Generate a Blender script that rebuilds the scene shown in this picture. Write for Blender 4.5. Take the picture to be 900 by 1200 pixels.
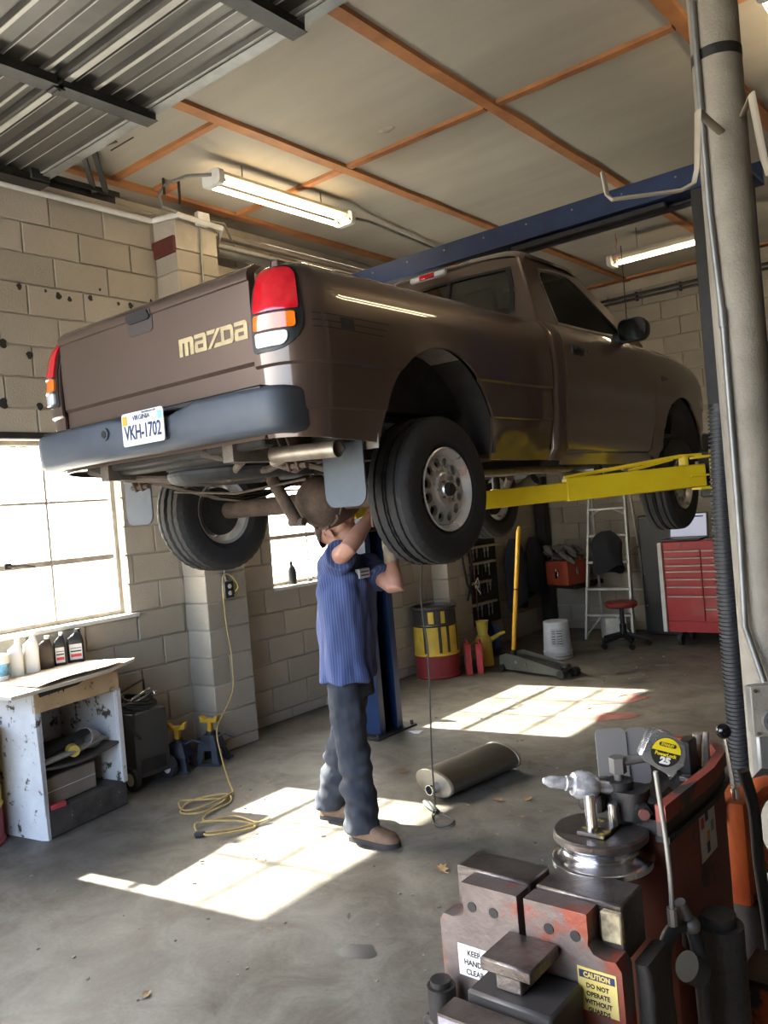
import bpy, bmesh, math, random
from mathutils import Vector, Matrix, Euler, Quaternion, noise
for _o in list(bpy.data.objects): bpy.data.objects.remove(_o)
SC = bpy.context.scene
COL = SC.collection
random.seed(7)
PI = math.pi
V = Vector

# ------------------------------------------------------------------ camera
cd = bpy.data.cameras.new('camera'); cam = bpy.data.objects.new('camera', cd); COL.objects.link(cam)
YAW, PITCH, ROLL, FPX = 0.680136, -0.006303, -0.084939, 973.344
_F = V((-math.sin(YAW)*math.cos(PITCH), math.cos(YAW)*math.cos(PITCH), math.sin(PITCH)))
_R = V((math.cos(YAW), math.sin(YAW), 0)); _U = _R.cross(_F)
_r = _R*math.cos(ROLL)+_U*math.sin(ROLL); _u = -_R*math.sin(ROLL)+_U*math.cos(ROLL)
_m = Matrix((_r, _u, -_F)).transposed().to_4x4(); _m.translation = (5.0953, 0, 1.70)
cam.matrix_world = _m
cd.sensor_fit = 'VERTICAL'; cd.sensor_height = 36; cd.lens = FPX/1200*36; cd.clip_start = .05; cd.clip_end = 300
SC.camera = cam

# ------------------------------------------------------------------ sky, sun, daylight through the openings, exposure
w = bpy.data.worlds.new('sky'); SC.world = w; w.use_nodes = True
nt = w.node_tree; nt.nodes.clear()
sky = nt.nodes.new('ShaderNodeTexSky'); sky.sky_type = 'NISHITA'; sky.sun_disc = False
sky.sun_elevation = math.radians(42); sky.sun_rotation = math.atan2(-1.1, -.17); sky.air_density = 1.0; sky.dust_density = 5.0; sky.ozone_density = 1.0
bg = nt.nodes.new('ShaderNodeBackground'); bg.inputs[1].default_value = 3.9
wo = nt.nodes.new('ShaderNodeOutputWorld')
nt.links.new(sky.outputs[0], bg.inputs[0]); nt.links.new(bg.outputs[0], wo.inputs[0])
sd = bpy.data.lights.new('sun', 'SUN'); sd.energy = 225; sd.angle = math.radians(.9); sd.color = (1, .95, .86)
so = bpy.data.objects.new('sun', sd); COL.objects.link(so); so.location = (-8, 0, 9)
so.rotation_euler = V((1.1, .17, -1)).to_track_quat('-Z', 'Y').to_euler()
def portal(name, loc, direc, sx, sy):
    l = bpy.data.lights.new(name, 'AREA'); l.shape = 'RECTANGLE'; l.size = sx; l.size_y = sy; l.cycles.is_portal = True
    o = bpy.data.objects.new(name, l); COL.objects.link(o); o.location = loc
    o.rotation_euler = V(direc).to_track_quat('-Z', 'Z').to_euler()
portal('daylight_portal', (2.25, -.85, 1.87), (0, 1, 0), 4.3, 3.8)
portal('daylight_portal', (-.22, 2.64, 1.71), (1, 0, 0), 1.5, 1.25)
portal('daylight_portal', (-.22, 5.54, 1.71), (1, 0, 0), 1.55, 1.25)
vs = SC.view_settings; vs.view_transform = 'Standard'; vs.look = 'None'; vs.exposure = -0.66; vs.gamma = 1; vs.use_curve_mapping = False
SC.cycles.max_bounces = 10; SC.cycles.diffuse_bounces = 6; SC.cycles.glossy_bounces = 4; SC.cycles.transparent_max_bounces = 12
SC.cycles.caustics_reflective = False; SC.cycles.caustics_refractive = False; SC.cycles.sample_clamp_indirect = 6
SC.cycles.use_denoising = True

# ------------------------------------------------------------------ mesh builder
def basis(d):
    d = V(d).normalized(); a = V((0, 0, 1)) if abs(d.z) < .9 else V((1, 0, 0))
    u = a.cross(d).normalized(); return u, d.cross(u), d
class M:
    def __init__(s): s.v = []; s.f = []; s.mi = []; s.k = 0
    def add(s, vs, fs, T=None):
        n = len(s.v); s.v += [T @ V(p) if T else V(p) for p in vs]
        s.f += [tuple(i+n for i in f) for f in fs]; s.mi += [s.k]*len(fs); return s
    def box(s, c, d, T=None, bev=0):
        x, y, z = [q/2 for q in d]; c = V(c)
        R = Matrix.Translation(c) @ (T.to_4x4() if T else Matrix())
        if not bev:
            vs = [(i*x, j*y, k*z) for i in (-1, 1) for j in (-1, 1) for k in (-1, 1)]
            return s.add(vs, [(0, 1, 3, 2), (4, 6, 7, 5), (0, 4, 5, 1), (2, 3, 7, 6), (0, 2, 6, 4), (1, 5, 7, 3)], R)
        b = min(bev, x*.9, y*.9, z*.9); bm = bmesh.new(); bmesh.ops.create_cube(bm, size=1)
        for q in bm.verts: q.co = V((q.co.x*2*x, q.co.y*2*y, q.co.z*2*z))
        bmesh.ops.bevel(bm, geom=list(bm.edges), offset=b, segments=1 if bev < .012 else 2, affect='EDGES', profile=.5)
        bm.verts.index_update(); s.add([q.co.copy() for q in bm.verts], [[q.index for q in f.verts] for f in bm.faces], R); bm.free(); return s
    def bx(s, x0, x1, y0, y1, z0, z1, bev=0): return s.box(((x0+x1)/2, (y0+y1)/2, (z0+z1)/2), (abs(x1-x0), abs(y1-y0), abs(z1-z0)), None, bev)
    def loft(s, rings, closed=True, cap=True, T=None):
        n = len(rings[0]); vs = [p for r in rings for p in r]; fs = []
        for i in range(len(rings)-1):
            for j in range(n if closed else n-1):
                a = i*n+j; b = i*n+(j+1) % n; fs.append((a, b, b+n, a+n))
        if cap and closed: fs += [tuple(range(n-1, -1, -1)), tuple(range((len(rings)-1)*n, len(rings)*n))]
        return s.add(vs, fs, T)
    def cyl(s, a, b, r, r2=None, n=16, cap=True):
        a, b = V(a), V(b); u, w, d = basis(b-a); r2 = r if r2 is None else r2
        R = lambda c, q: [c+(u*math.cos(t)+w*math.sin(t))*q for t in [2*PI*i/n for i in range(n)]]
        return s.loft([R(a, r), R(b, r2)], True, cap)
    def tube(s, pts, r, n=8, cap=True, round_=False, sq=None):
        P = [V(p) for p in pts]; R = list(r) if isinstance(r, (list, tuple)) else [r]*len(P)
        if round_:
            d0 = (P[0]-P[1]).normalized(); d1 = (P[-1]-P[-2]).normalized(); A = []; B = []
            for q in (.98, .75, .4):
                A.append((P[0]+d0*R[0]*q, R[0]*math.sqrt(1-q*q))); B.append((P[-1]+d1*R[-1]*q, R[-1]*math.sqrt(1-q*q)))
            P = [x[0] for x in A]+P+[x[0] for x in B[::-1]]; R = [x[1] for x in A]+R+[x[1] for x in B[::-1]]
        u = None; rings = []
        for i, p in enumerate(P):
            d = (P[min(i+1, len(P)-1)]-P[max(i-1, 0)]).normalized()
            if u is None: u, w, _ = basis(d)
            else: u = (u-d*u.dot(d)).normalized(); w = d.cross(u)
            sx, sy = sq if sq else (1, 1)
            rings.append([p+(u*math.cos(t)*sx+w*math.sin(t)*sy)*R[i] for t in [2*PI*k/n for k in range(n)]])
        return s.loft(rings, True, cap)
    def lathe(s, prof, T=None, n=24, cap=False):
        rings = [[(r*math.cos(2*PI*i/n), r*math.sin(2*PI*i/n), h) for i in range(n)] for r, h in prof]
        return s.loft(rings, True, cap, T)
    def prism(s, poly, a, b, ax='z', T=None, flip=False):
        f = {'z': lambda p, h: (p[0], p[1], h), 'y': lambda p, h: (p[0], h, p[1]), 'x': lambda p, h: (h, p[0], p[1])}[ax]
        return s.loft([[f(p, a) for p in poly], [f(p, b) for p in poly]], True, True, T)
    def sph(s, c, r, n=12, m=8, T=None):
        r = (r, r, r) if not isinstance(r, (tuple, list)) else r; rings = []
        for i in range(m+1):
            t = PI*i/m; q = max(math.sin(t), .001)
            rings.append([(r[0]*q*math.cos(2*PI*k/n), r[1]*q*math.sin(2*PI*k/n), -r[2]*math.cos(t)) for k in range(n)])
        X = Matrix.Translation(V(c)) @ (T.to_4x4() if T else Matrix()); return s.loft(rings, True, True, X)
    def grid(s, fn, nu, nv, T=None):
        return s.loft([[fn(i/nu, j/nv) for j in range(nv+1)] for i in range(nu+1)], False, False, T)
    def mesh(s, name, off=V(), ang=38, smooth=True):
        me = bpy.data.meshes.new(name); me.from_pydata([tuple(p-off) for p in s.v], [], s.f)
        for p, k in zip(me.polygons, s.mi): p.material_index = k
        bm = bmesh.new(); bm.from_mesh(me); bmesh.ops.recalc_face_normals(bm, faces=bm.faces); bm.to_mesh(me); bm.free()
        if smooth and len(me.polygons):
            me.polygons.foreach_set('use_smooth', [True]*len(me.polygons)); me.set_sharp_from_angle(angle=math.radians(ang))
        me.update(); return me
OFF = {}
def tag(o, label=None, cat=None, group=None, kind=None):
    for k, q in (('label', label), ('category', cat), ('group', group), ('kind', kind)):
        if q: o[k] = q
    return o
def thing(name, label, cat, org=(0, 0, 0), rz=None, group=None, kind=None, rot=None):
    o = bpy.data.objects.new(name, None); COL.objects.link(o); o.empty_display_size = .1; o.location = org
    if rz is None and rot is None: OFF[o.name] = V(org)
    else: OFF[o.name] = V(); o.rotation_euler = rot if rot else (0, 0, rz)
    return tag(o, label, cat, group, kind)
def mk(name, m, mats, par=None, label=None, cat=None, group=None, kind=None, org=None, loc=None, rot=None, ang=38, smooth=True):
    off = OFF[par.name] if par else V(org or (0, 0, 0))
    me = m.mesh(name, off, ang, smooth) if isinstance(m, M) else m
    for q in (mats if isinstance(mats, (list, tuple)) else [mats]): me.materials.append(q)
    o = bpy.data.objects.new(name, me); COL.objects.link(o); OFF[o.name] = off
    if par: o.parent = par
    elif org is not None: o.location = off
    if loc is not None: o.location = loc; OFF[o.name] = V()
    if rot is not None: o.rotation_euler = rot
    return tag(o, label, cat, group, kind)
def mke(name, m, mats, par=None, **k):        # one object for every separate piece of the mesh
    p = list(range(len(m.v)))
    def root(i):
        while p[i] != i: p[i] = p[p[i]]; i = p[i]
        return i
    for f in m.f:
        for j in f[1:]: p[root(f[0])] = root(j)
    g = {}
    for f, q in zip(m.f, m.mi): g.setdefault(root(f[0]), []).append((f, q))
    out = []
    for fs in g.values():
        n = M(); ids = sorted({i for f, _ in fs for i in f}); ix = {i: j for j, i in enumerate(ids)}
        n.v = [m.v[i] for i in ids]; n.f = [tuple(ix[i] for i in f) for f, _ in fs]; n.mi = [q for _, q in fs]; out.append(mk(name, n, mats, par, **k))
    return out
def dup(root, loc, rz=None, label=None, group=None):
    def cp(o, par):
        c = o.copy(); COL.objects.link(c); OFF[c.name] = V()
        if par: c.parent = par
        for ch in kids.get(o, []): cp(ch, c)
        return c
    kids = {}
    for o in bpy.data.objects:
        if o.parent: kids.setdefault(o.parent, []).append(o)
    r = cp(root, None); r.location = loc
    if rz is not None: r.rotation_euler = (r.rotation_euler[0], r.rotation_euler[1], rz)
    return tag(r, label, None, group)
def text_mesh(txt, size, depth=.001, bold=0, sx=1, align='CENTER', sp=1):
    c = bpy.data.curves.new('txt', 'FONT'); c.body = txt; c.size = size; c.extrude = depth; c.offset = bold; c.align_x = align; c.align_y = 'CENTER'; c.space_character = sp; c.resolution_u = 2
    o = bpy.data.objects.new('txt', c); COL.objects.link(o); dg = bpy.context.evaluated_depsgraph_get()
    me = bpy.data.meshes.new_from_object(o.evaluated_get(dg)); bpy.data.objects.remove(o)
    vs = [V((q.co.x*sx, q.co.y, q.co.z)) for q in me.vertices]; fs = [tuple(f.vertices) for f in me.polygons]; bpy.data.meshes.remove(me); return vs, fs
def frame(o, xdir, ydir):                   # matrix: local x,y on a surface, z outwards
    x = V(xdir).normalized(); y = V(ydir).normalized(); z = x.cross(y).normalized(); y = z.cross(x)
    m = Matrix((x, y, z)).transposed().to_4x4(); m.translation = V(o); return m
def remesh(m, vox, smooth=4, fac=.5, mats=None):
    me = m.mesh('t'); o = bpy.data.objects.new('t', me); COL.objects.link(o)
    a = o.modifiers.new('r', 'REMESH'); a.mode = 'VOXEL'; a.voxel_size = vox; a.use_smooth_shade = True
    b = o.modifiers.new('s', 'SMOOTH'); b.iterations = smooth; b.factor = fac
    dg = bpy.context.evaluated_depsgraph_get(); r = bpy.data.meshes.new_from_object(o.evaluated_get(dg))
    bpy.data.objects.remove(o); r.materials.clear()
    r.polygons.foreach_set('use_smooth', [True]*len(r.polygons)); return r

# ------------------------------------------------------------------ materials
def nod(m): m.use_nodes = True; t = m.node_tree; return t, t.nodes['Principled BSDF'], t.links
def mat(name, c, r=.5, met=0., c2=None, vs=5., amt=.5, bump=0., bs=60., coat=0., rv=.12, spots=None, sp=(25., .66), rnd=0., stretch=None, spec=None):
    m = bpy.data.materials.new(name); t, b, L = nod(m); N = t.nodes.new
    b.inputs['Roughness'].default_value = r; b.inputs['Metallic'].default_value = met
    if spec is not None: b.inputs['Specular IOR Level'].default_value = spec
    if coat: b.inputs['Coat Weight'].default_value = coat; b.inputs['Coat Roughness'].default_value = .025
    tc = N('ShaderNodeTexCoord'); src = tc.outputs['Object']
    if stretch:
        mp = N('ShaderNodeMapping'); mp.inputs['Scale'].default_value = stretch; L.new(src, mp.inputs[0]); src = mp.outputs[0]
    if rnd:
        oi = N('ShaderNodeObjectInfo'); ad = N('ShaderNodeVectorMath'); ad.operation = 'ADD'; sc = N('ShaderNodeVectorMath'); sc.operation = 'SCALE'
        cmb = N('ShaderNodeCombineXYZ')
        for i in range(3): L.new(oi.outputs['Random'], cmb.inputs[i])
        L.new(cmb.outputs[0], sc.inputs[0]); sc.inputs['Scale'].default_value = 37.; L.new(src, ad.inputs[0]); L.new(sc.outputs[0], ad.inputs[1]); src = ad.outputs[0]
    def noi(s, d=6., ro=.6):
        n = N('ShaderNodeTexNoise'); n.inputs['Scale'].default_value = s; n.inputs['Detail'].default_value = d; n.inputs['Roughness'].default_value = ro; L.new(src, n.inputs['Vector']); return n
    c2 = c2 or tuple(q*.72 for q in c)
    n1 = noi(vs); rp = N('ShaderNodeValToRGB'); rp.color_ramp.elements[0].position = .5-amt*.4; rp.color_ramp.elements[1].position = .5+amt*.25
    rp.color_ramp.elements[0].color = (*c2, 1); rp.color_ramp.elements[1].color = (*c, 1); L.new(n1.outputs[0], rp.inputs[0]); out = rp.outputs[0]
    def mix(fac, a, col):
        x = N('ShaderNodeMix'); x.data_type = 'RGBA'; L.new(fac, x.inputs['Factor']); L.new(a, x.inputs['A']); x.inputs['B'].default_value = (*col, 1); return x.outputs['Result']
    if spots:
        n2 = noi(sp[0], 8., .65); r2 = N('ShaderNodeValToRGB'); r2.color_ramp.elements[0].position = sp[1]-.03; r2.color_ramp.elements[1].position = sp[1]+.03
        L.new(n2.outputs[0], r2.inputs[0]); out = mix(r2.outputs[0], out, spots)
    if rnd:
        mr = N('ShaderNodeMapRange'); mr.inputs['To Min'].default_value = 1-rnd; mr.inputs['To Max'].default_value = 1+rnd*.6; L.new(oi.outputs['Random'], mr.inputs[0])
        hs = N('ShaderNodeHueSaturation'); L.new(mr.outputs[0], hs.inputs['Value']); L.new(out, hs.inputs['Color']); out = hs.outputs[0]
    L.new(out, b.inputs['Base Color'])
    mr2 = N('ShaderNodeMapRange'); mr2.inputs['To Min'].default_value = max(.02, r-rv); mr2.inputs['To Max'].default_value = min(1, r+rv); L.new(n1.outputs[0], mr2.inputs[0]); L.new(mr2.outputs[0], b.inputs['Roughness'])
    if bump:
        n3 = noi(bs, 4.); bp = N('ShaderNodeBump'); bp.inputs['Strength'].default_value = bump; bp.inputs['Distance'].default_value = .01; L.new(n3.outputs[0], bp.inputs['Height']); L.new(bp.outputs[0], b.inputs['Normal'])
    return m
def emat(name, c, s):
    m = bpy.data.materials.new(name); t, b, L = nod(m); b.inputs['Base Color'].default_value = (*c, 1)
    b.inputs['Emission Color'].default_value = (*c, 1); b.inputs['Emission Strength'].default_value = s
    n = t.nodes.new('ShaderNodeTexNoise'); n.inputs['Scale'].default_value = 4; mr = t.nodes.new('ShaderNodeMapRange'); mr.inputs['To Min'].default_value = s*.95; mr.inputs['To Max'].default_value = s*1.05
    L.new(n.outputs[0], mr.inputs[0]); L.new(mr.outputs[0], b.inputs['Emission Strength']); return m
def glassmat(name, tint, tr, milk, gl=.1, rough=.05, glass_col=(1, 1, 1)):
    # thin pane: part clear, part milky with dirt, part mirror
    m = bpy.data.materials.new(name); m.use_nodes = True; t = m.node_tree; t.nodes.clear(); N = t.nodes.new; L = t.links
    a = N('ShaderNodeBsdfTransparent'); a.inputs[0].default_value = (*tint, 1)
    d = N('ShaderNodeBsdfTranslucent'); d.inputs[0].default_value = (.85, .85, .82, 1)
    g = N('ShaderNodeBsdfGlossy'); g.inputs[0].default_value = (*glass_col, 1); g.inputs['Roughness'].default_value = rough
    n = N('ShaderNodeTexNoise'); n.inputs['Scale'].default_value = 3; n.inputs['Detail'].default_value = 6
    mr = N('ShaderNodeMapRange'); mr.inputs['To Min'].default_value = milk*.6; mr.inputs['To Max'].default_value = milk*1.4; L.new(n.outputs[0], mr.inputs[0])
    x = N('ShaderNodeMixShader'); L.new(mr.outputs[0], x.inputs[0]); L.new(a.outputs[0], x.inputs[1]); L.new(d.outputs[0], x.inputs[2])
    y = N('ShaderNodeMixShader'); y.inputs[0].default_value = gl; L.new(x.outputs[0], y.inputs[1]); L.new(g.outputs[0], y.inputs[2])
    o = N('ShaderNodeOutputMaterial'); L.new(y.outputs[0], o.inputs[0]); return m

K = {}
K['block'] = mat('painted block', (.40, .355, .29), .8, c2=(.33, .295, .245), vs=3, amt=.9, bump=.5, bs=90, rnd=.14, spots=(.10, .09, .08), sp=(9., .755))
K['mortar'] = mat('mortar', (.50, .45, .37), .9, c2=(.34, .30, .25), vs=3, bump=.4)
K['ceil'] = mat('ceiling board', (.355, .32, .265), .9, c2=(.29, .26, .215), vs=1.2, bump=.15, bs=50, rnd=.06, stretch=(.4, 2.2, 1))
K['batten'] = mat('fir batten', (.40, .165, .055), .7, c2=(.19, .07, .024), vs=3, stretch=(1, 1, 1), bump=.2, rnd=.1)
K['wallplain'] = mat('wall darkened to cut bounce', (.16, .145, .125), .9, c2=(.08, .07, .06), vs=2)  # unseen walls, colour darkened to cut bounce light on the truck's side
K['ridge'] = mat('ridge with light painted in', (.40, .385, .34), .5, .3, c2=(.30, .285, .25), vs=5)  # paler copy of the door metal, paints in light caught by ridges
K['galv'] = mat('galvanised steel', (.30, .30, .29), .5, .7, c2=(.18, .18, .175), vs=7)
K['darksteel'] = mat('oily dark steel', (.045, .043, .042), .5, .6, c2=(.025, .024, .023), vs=8, bump=.15)
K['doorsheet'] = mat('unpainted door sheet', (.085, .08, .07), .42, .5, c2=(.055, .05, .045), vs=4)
K['paint'] = mat('metallic brown paint', (.118, .078, .060), .36, .5, c2=(.106, .070, .053), vs=2, amt=.9, coat=1., rv=.04)
K['bumper'] = mat('grey plastic', (.058, .070, .088), .5, c2=(.042, .05, .064), vs=6, bump=.1, bs=200)
K['blackplastic'] = mat('black plastic', (.012, .012, .013), .4, vs=6)
K['rubber'] = mat('rubber', (.022, .022, .023), .72, c2=(.014, .014, .014), vs=9, bump=.12, bs=120)
K['alloy'] = mat('wheel alloy', (.78, .77, .75), .30, .55, c2=(.62, .60, .57), vs=9)
K['under'] = mat('rusty underbody', (.16, .13, .10), .85, .2, c2=(.07, .055, .045), vs=9, bump=.5, bs=40)
K['rust'] = mat('surface rust', (.135, .095, .07), .85, .2, c2=(.07, .048, .036), vs=12, bump=.5, bs=60)
K['underblack'] = mat('black undercoat', (.02, .019, .018), .8, c2=(.035, .03, .026), vs=7, bump=.4, bs=50)
K['pipe'] = mat('aluminised pipe', (.52, .46, .38), .45, .75, c2=(.34, .28, .22), vs=14)
K['flap'] = mat('grey flap', (.085, .10, .115), .6, c2=(.06, .072, .085), vs=10)
K['red_lens'] = mat('red lens', (.62, .008, .02), .12, coat=1, c2=(.45, .005, .012), vs=30)
K['amber_lens'] = mat('amber lens', (.85, .21, .012), .12, coat=1, c2=(.7, .14, .008), vs=30)
K['white_lens'] = mat('clear lens', (.72, .73, .74), .15, coat=1, c2=(.6, .6, .62), vs=40)
K['gold'] = mat('faded gold vinyl', (.52, .41, .22), .5, vs=20)
K['carglass'] = glassmat('tinted car glass', (.34, .37, .34), .5, .0, .07, .01)
K['pane'] = glassmat('dusty window glass', (.93, .95, .93), .8, .30, .05, .15)
K['white'] = mat('white paint', (.75, .74, .71), .55, c2=(.6, .58, .54), vs=9)
K['yellow'] = mat('safety yellow paint', (.80, .60, .012), .42, c2=(.70, .50, .01), vs=6, spots=(.12, .09, .03), sp=(14., .73))
K['blue'] = mat('blue lift paint', (.012, .034, .105), .4, c2=(.008, .02, .06), vs=6, spots=(.02, .02, .025), sp=(14., .70))
K['red'] = mat('tool chest red', (.36, .018, .022), .35, c2=(.28, .012, .016), vs=3, coat=.4)
K['chrome'] = mat('bright metal', (.75, .75, .76), .16, 1., c2=(.6, .6, .62), vs=8)
K['steel'] = mat('worn steel', (.17, .15, .138), .42, .85, c2=(.065, .054, .048), vs=11, bump=.25, bs=60)
K['orange'] = mat('worn orange paint', (.50, .11, .022), .55, c2=(.30, .05, .018), vs=7, spots=(.035, .03, .027), sp=(9., .60), bump=.15)
K['redpaint'] = mat('worn red machine paint', (.30, .055, .035), .55, c2=(.16, .035, .025), vs=8, spots=(.04, .033, .03), sp=(10., .60), bump=.15)
K['navy'] = mat('navy ink', (.02, .03, .10), .5)
K['ink'] = mat('black ink', (.01, .01, .01), .6)
K['redink'] = mat('red print', (.55, .04, .03), .5)
K['column'] = mat('grey pipe column', (.35, .315, .255), .7, .1, c2=(.25, .22, .175), vs=7, bump=.35, bs=130)
# ------------------------------------------------------------------ room shell
def floor_material():
    m = bpy.data.materials.new('stained concrete floor'); t, b, L = nod(m); N = t.nodes.new
    tc = N('ShaderNodeTexCoord')
    def noi(s, d=8., ro=.62, dist=0):
        n = N('ShaderNodeTexNoise'); n.inputs['Scale'].default_value = s; n.inputs['Detail'].default_value = d; n.inputs['Roughness'].default_value = ro; n.inputs['Distortion'].default_value = dist; L.new(tc.outputs['Object'], n.inputs['Vector']); return n.outputs[0]
    def ramp(i, p0, p1, c0, c1):
        r = N('ShaderNodeValToRGB'); e = r.color_ramp.elements; e[0].position = p0; e[1].position = p1; e[0].color = (*c0, 1); e[1].color = (*c1, 1); L.new(i, r.inputs[0]); return r.outputs[0]
    def mul(a, c, f=1.):
        x = N('ShaderNodeMix'); x.data_type = 'RGBA'; x.blend_type = 'MULTIPLY'; x.inputs['Factor'].default_value = f; L.new(a, x.inputs['A']); L.new(c, x.inputs['B']); return x.outputs['Result']
    c = ramp(noi(.7), .3, .72, (.112, .101, .083), (.200, .186, .160))
    c = mul(c, ramp(noi(3.2, 9, .7, .6), .36, .62, (.46, .42, .37), (1, 1, 1)))
    c = mul(c, ramp(noi(1.7, 6, .6, 1.2), .62, .70, (1, 1, 1), (.42, .38, .34)), .8)
    c = mul(c, ramp(noi(7, 5, .6, .8), .70, .74, (1, 1, 1), (.30, .28, .27)), .9)
    c = mul(c, ramp(noi(60, 4), .3, .7, (.8, .8, .8), (1.1, 1.1, 1.1)), .7)
    L.new(c, b.inputs['Base Color'])
    mr = N('ShaderNodeMapRange'); mr.inputs['To Min'].default_value = .42; mr.inputs['To Max'].default_value = .75; L.new(noi(2.5), mr.inputs[0]); L.new(mr.outputs[0], b.inputs['Roughness'])
    bp = N('ShaderNodeBump'); bp.inputs['Strength'].default_value = .25; bp.inputs['Distance'].default_value = .004; L.new(noi(45, 6), bp.inputs['Height']); L.new(bp.outputs[0], b.inputs['Normal'])
    return m
YB = 9.4; XR = 8.6; YF = -.8; ZC = 4.08
m = M(); m.bx(-.3, XR+.2, YF-.2, YB+.2, -.15, 0); mk('floor', m, floor_material(), kind='structure')
gm = mat('asphalt yard', (.13, .13, .125), .9, c2=(.10, .10, .097), vs=.6)
m = M(); m.bx(-40, 40, -40, 40, -.25, -.16); mk('ground', m, gm, kind='structure')
def wall_boxes(m, u0, u1, z0, z1, holes, put):
    us = sorted({u0, u1} | {h[0] for h in holes} | {h[1] for h in holes}); zs = sorted({z0, z1} | {h[2] for h in holes} | {h[3] for h in holes})
    for a, b in zip(us, us[1:]):
        for c, d in zip(zs, zs[1:]):
            if not any(h[0] <= (a+b)/2 <= h[1] and h[2] <= (c+d)/2 <= h[3] for h in holes): put(a, b, c, d)
ZL = [.089+.2032*k for k in range(-1, 21)]; BL = .4064; MJ = .009
W1 = (1.90, 3.385, 1.105, 2.324); W2 = (4.775, 6.30, 1.105, 2.324)
m = M(); wall_boxes(m, YF, YB+.2, 0, 4.3, [W1, W2], lambda a, b, c, d: m.bx(-.20, -.014, a, b, c, d)); wl = mk('wall_left', m, K['mortar'], kind='structure'); OFF[wl.name] = V()
m = M(); m.bx(-.2, XR+.2, YB+.014, YB+.2, 0, 4.3); wb = mk('wall_back', m, K['mortar'], kind='structure')
m = M(); m.bx(XR, XR+.2, YF, YB, 0, 4.3); mk('wall_right', m, K['wallplain'], kind='structure')
m = M(); wall_boxes(m, -.2, XR+.2, 0, 4.3, [(.12, 4.4, -.01, 3.75)], lambda a, b, c, d: m.bx(a, b, YF-.2, YF, c, d)); mk('wall_front', m, K['wallplain'], kind='structure')
# blocks, each one a piece of its wall
def block_mesh(seed, dx, dy, dz):
    rr = random.Random(seed); m = M(); c = .005
    f = [(0, -dy/2, -dz/2), (0, dy/2, -dz/2), (0, dy/2, dz/2), (0, -dy/2, dz/2)]
    mid = [(dx-c, p[1], p[2]) for p in f]; top = [(dx+rr.uniform(-.002, .002), p[1]*(1-2*c/dy)+rr.uniform(-.001, .001), p[2]*(1-2*c/dz)+rr.uniform(-.001, .001)) for p in f]
    m.loft([f, mid, top], True, False); m.add(top, [(0, 1, 2, 3)]); me = m.mesh('block'); me.materials.append(K['block']); return me
BM = [block_mesh(i, .016, BL-MJ, .2032-MJ) for i in range(4)]
def lay(u0, u1, holes, phase, zmax=3.96):
    out = []
    for k, (a, b) in enumerate(zip(ZL, ZL[1:])):
        a = max(a, 0); b = min(b, zmax)
        if b-a < .03: continue
        off = phase+(BL/2 if k % 2 else 0); n0 = int((u0-off)//BL)
        for n in range(n0, int((u1-off)//BL)+1):
            s = [(max(u0, off+n*BL), min(u1, off+(n+1)*BL))]
            for h in holes:
                if h[2] < (a+b)/2 < h[3]: s = [q for p in s for q in ((p[0], min(p[1], h[0])), (max(p[0], h[1]), p[1]))]
            out += [(p[0], p[1], a, b) for p in s if p[1]-p[0] > .03]
    return out
camp = cam.matrix_world.translation; cinv = cam.matrix_world.inverted()
def seen(p, mar=40):
    q = cinv @ V(p); return q.z < 0 and abs(q.x/-q.z*FPX) < 450+mar and abs(q.y/-q.z*FPX) < 600+mar
def put_blocks(par, cells, place, limit):
    rest = M(); cells = sorted(cells, key=lambda c: (not seen(place(c)[0]), (place(c)[0]-camp).length))
    rr = random.Random(3)
    for i, c in enumerate(cells):
        loc, rz, mir = place(c); w_ = c[1]-c[0]-MJ; h_ = c[3]-c[2]-MJ
        if w_ < .01 or h_ < .01: continue
        if i < limit and seen(loc):
            o = bpy.data.objects.new('block', BM[rr.randrange(4)]); COL.objects.link(o); o.parent = par; o.location = loc; o.rotation_euler = (0, 0, rz); o.scale = (rr.uniform(.8, 1.15), w_/(BL-MJ), h_/(.2032-MJ))
        else:
            T = Matrix.Translation(loc) @ Matrix.Rotation(rz, 4, 'Z'); rest.add([T @ V((q[0]*.016, q[1]*w_/2, q[2]*h_/2)) for q in ((0, -1, -1), (0, 1, -1), (0, 1, 1), (0, -1, 1), (1, -1, -1), (1, 1, -1), (1, 1, 1), (1, -1, 1))], [(4, 5, 6, 7), (0, 1, 5, 4), (1, 2, 6, 5), (2, 3, 7, 6), (3, 0, 4, 7)])
    if rest.v: mk('block_field', rest, K['block'], par, kind='stuff')
put_blocks(wl, lay(YF, YB, [W1, W2, (3.86, 4.25, 0, 5), (7.0, 7.42, 0, 5)], 2.822-BL*10), lambda c: (V((-.014, (c[0]+c[1])/2, (c[2]+c[3])/2)), 0, 0), 250)
put_blocks(wb, lay(0, XR, [], .13), lambda c: (V(((c[0]+c[1])/2, YB+.014, (c[2]+c[3])/2)), -PI/2, 0), 170)
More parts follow.
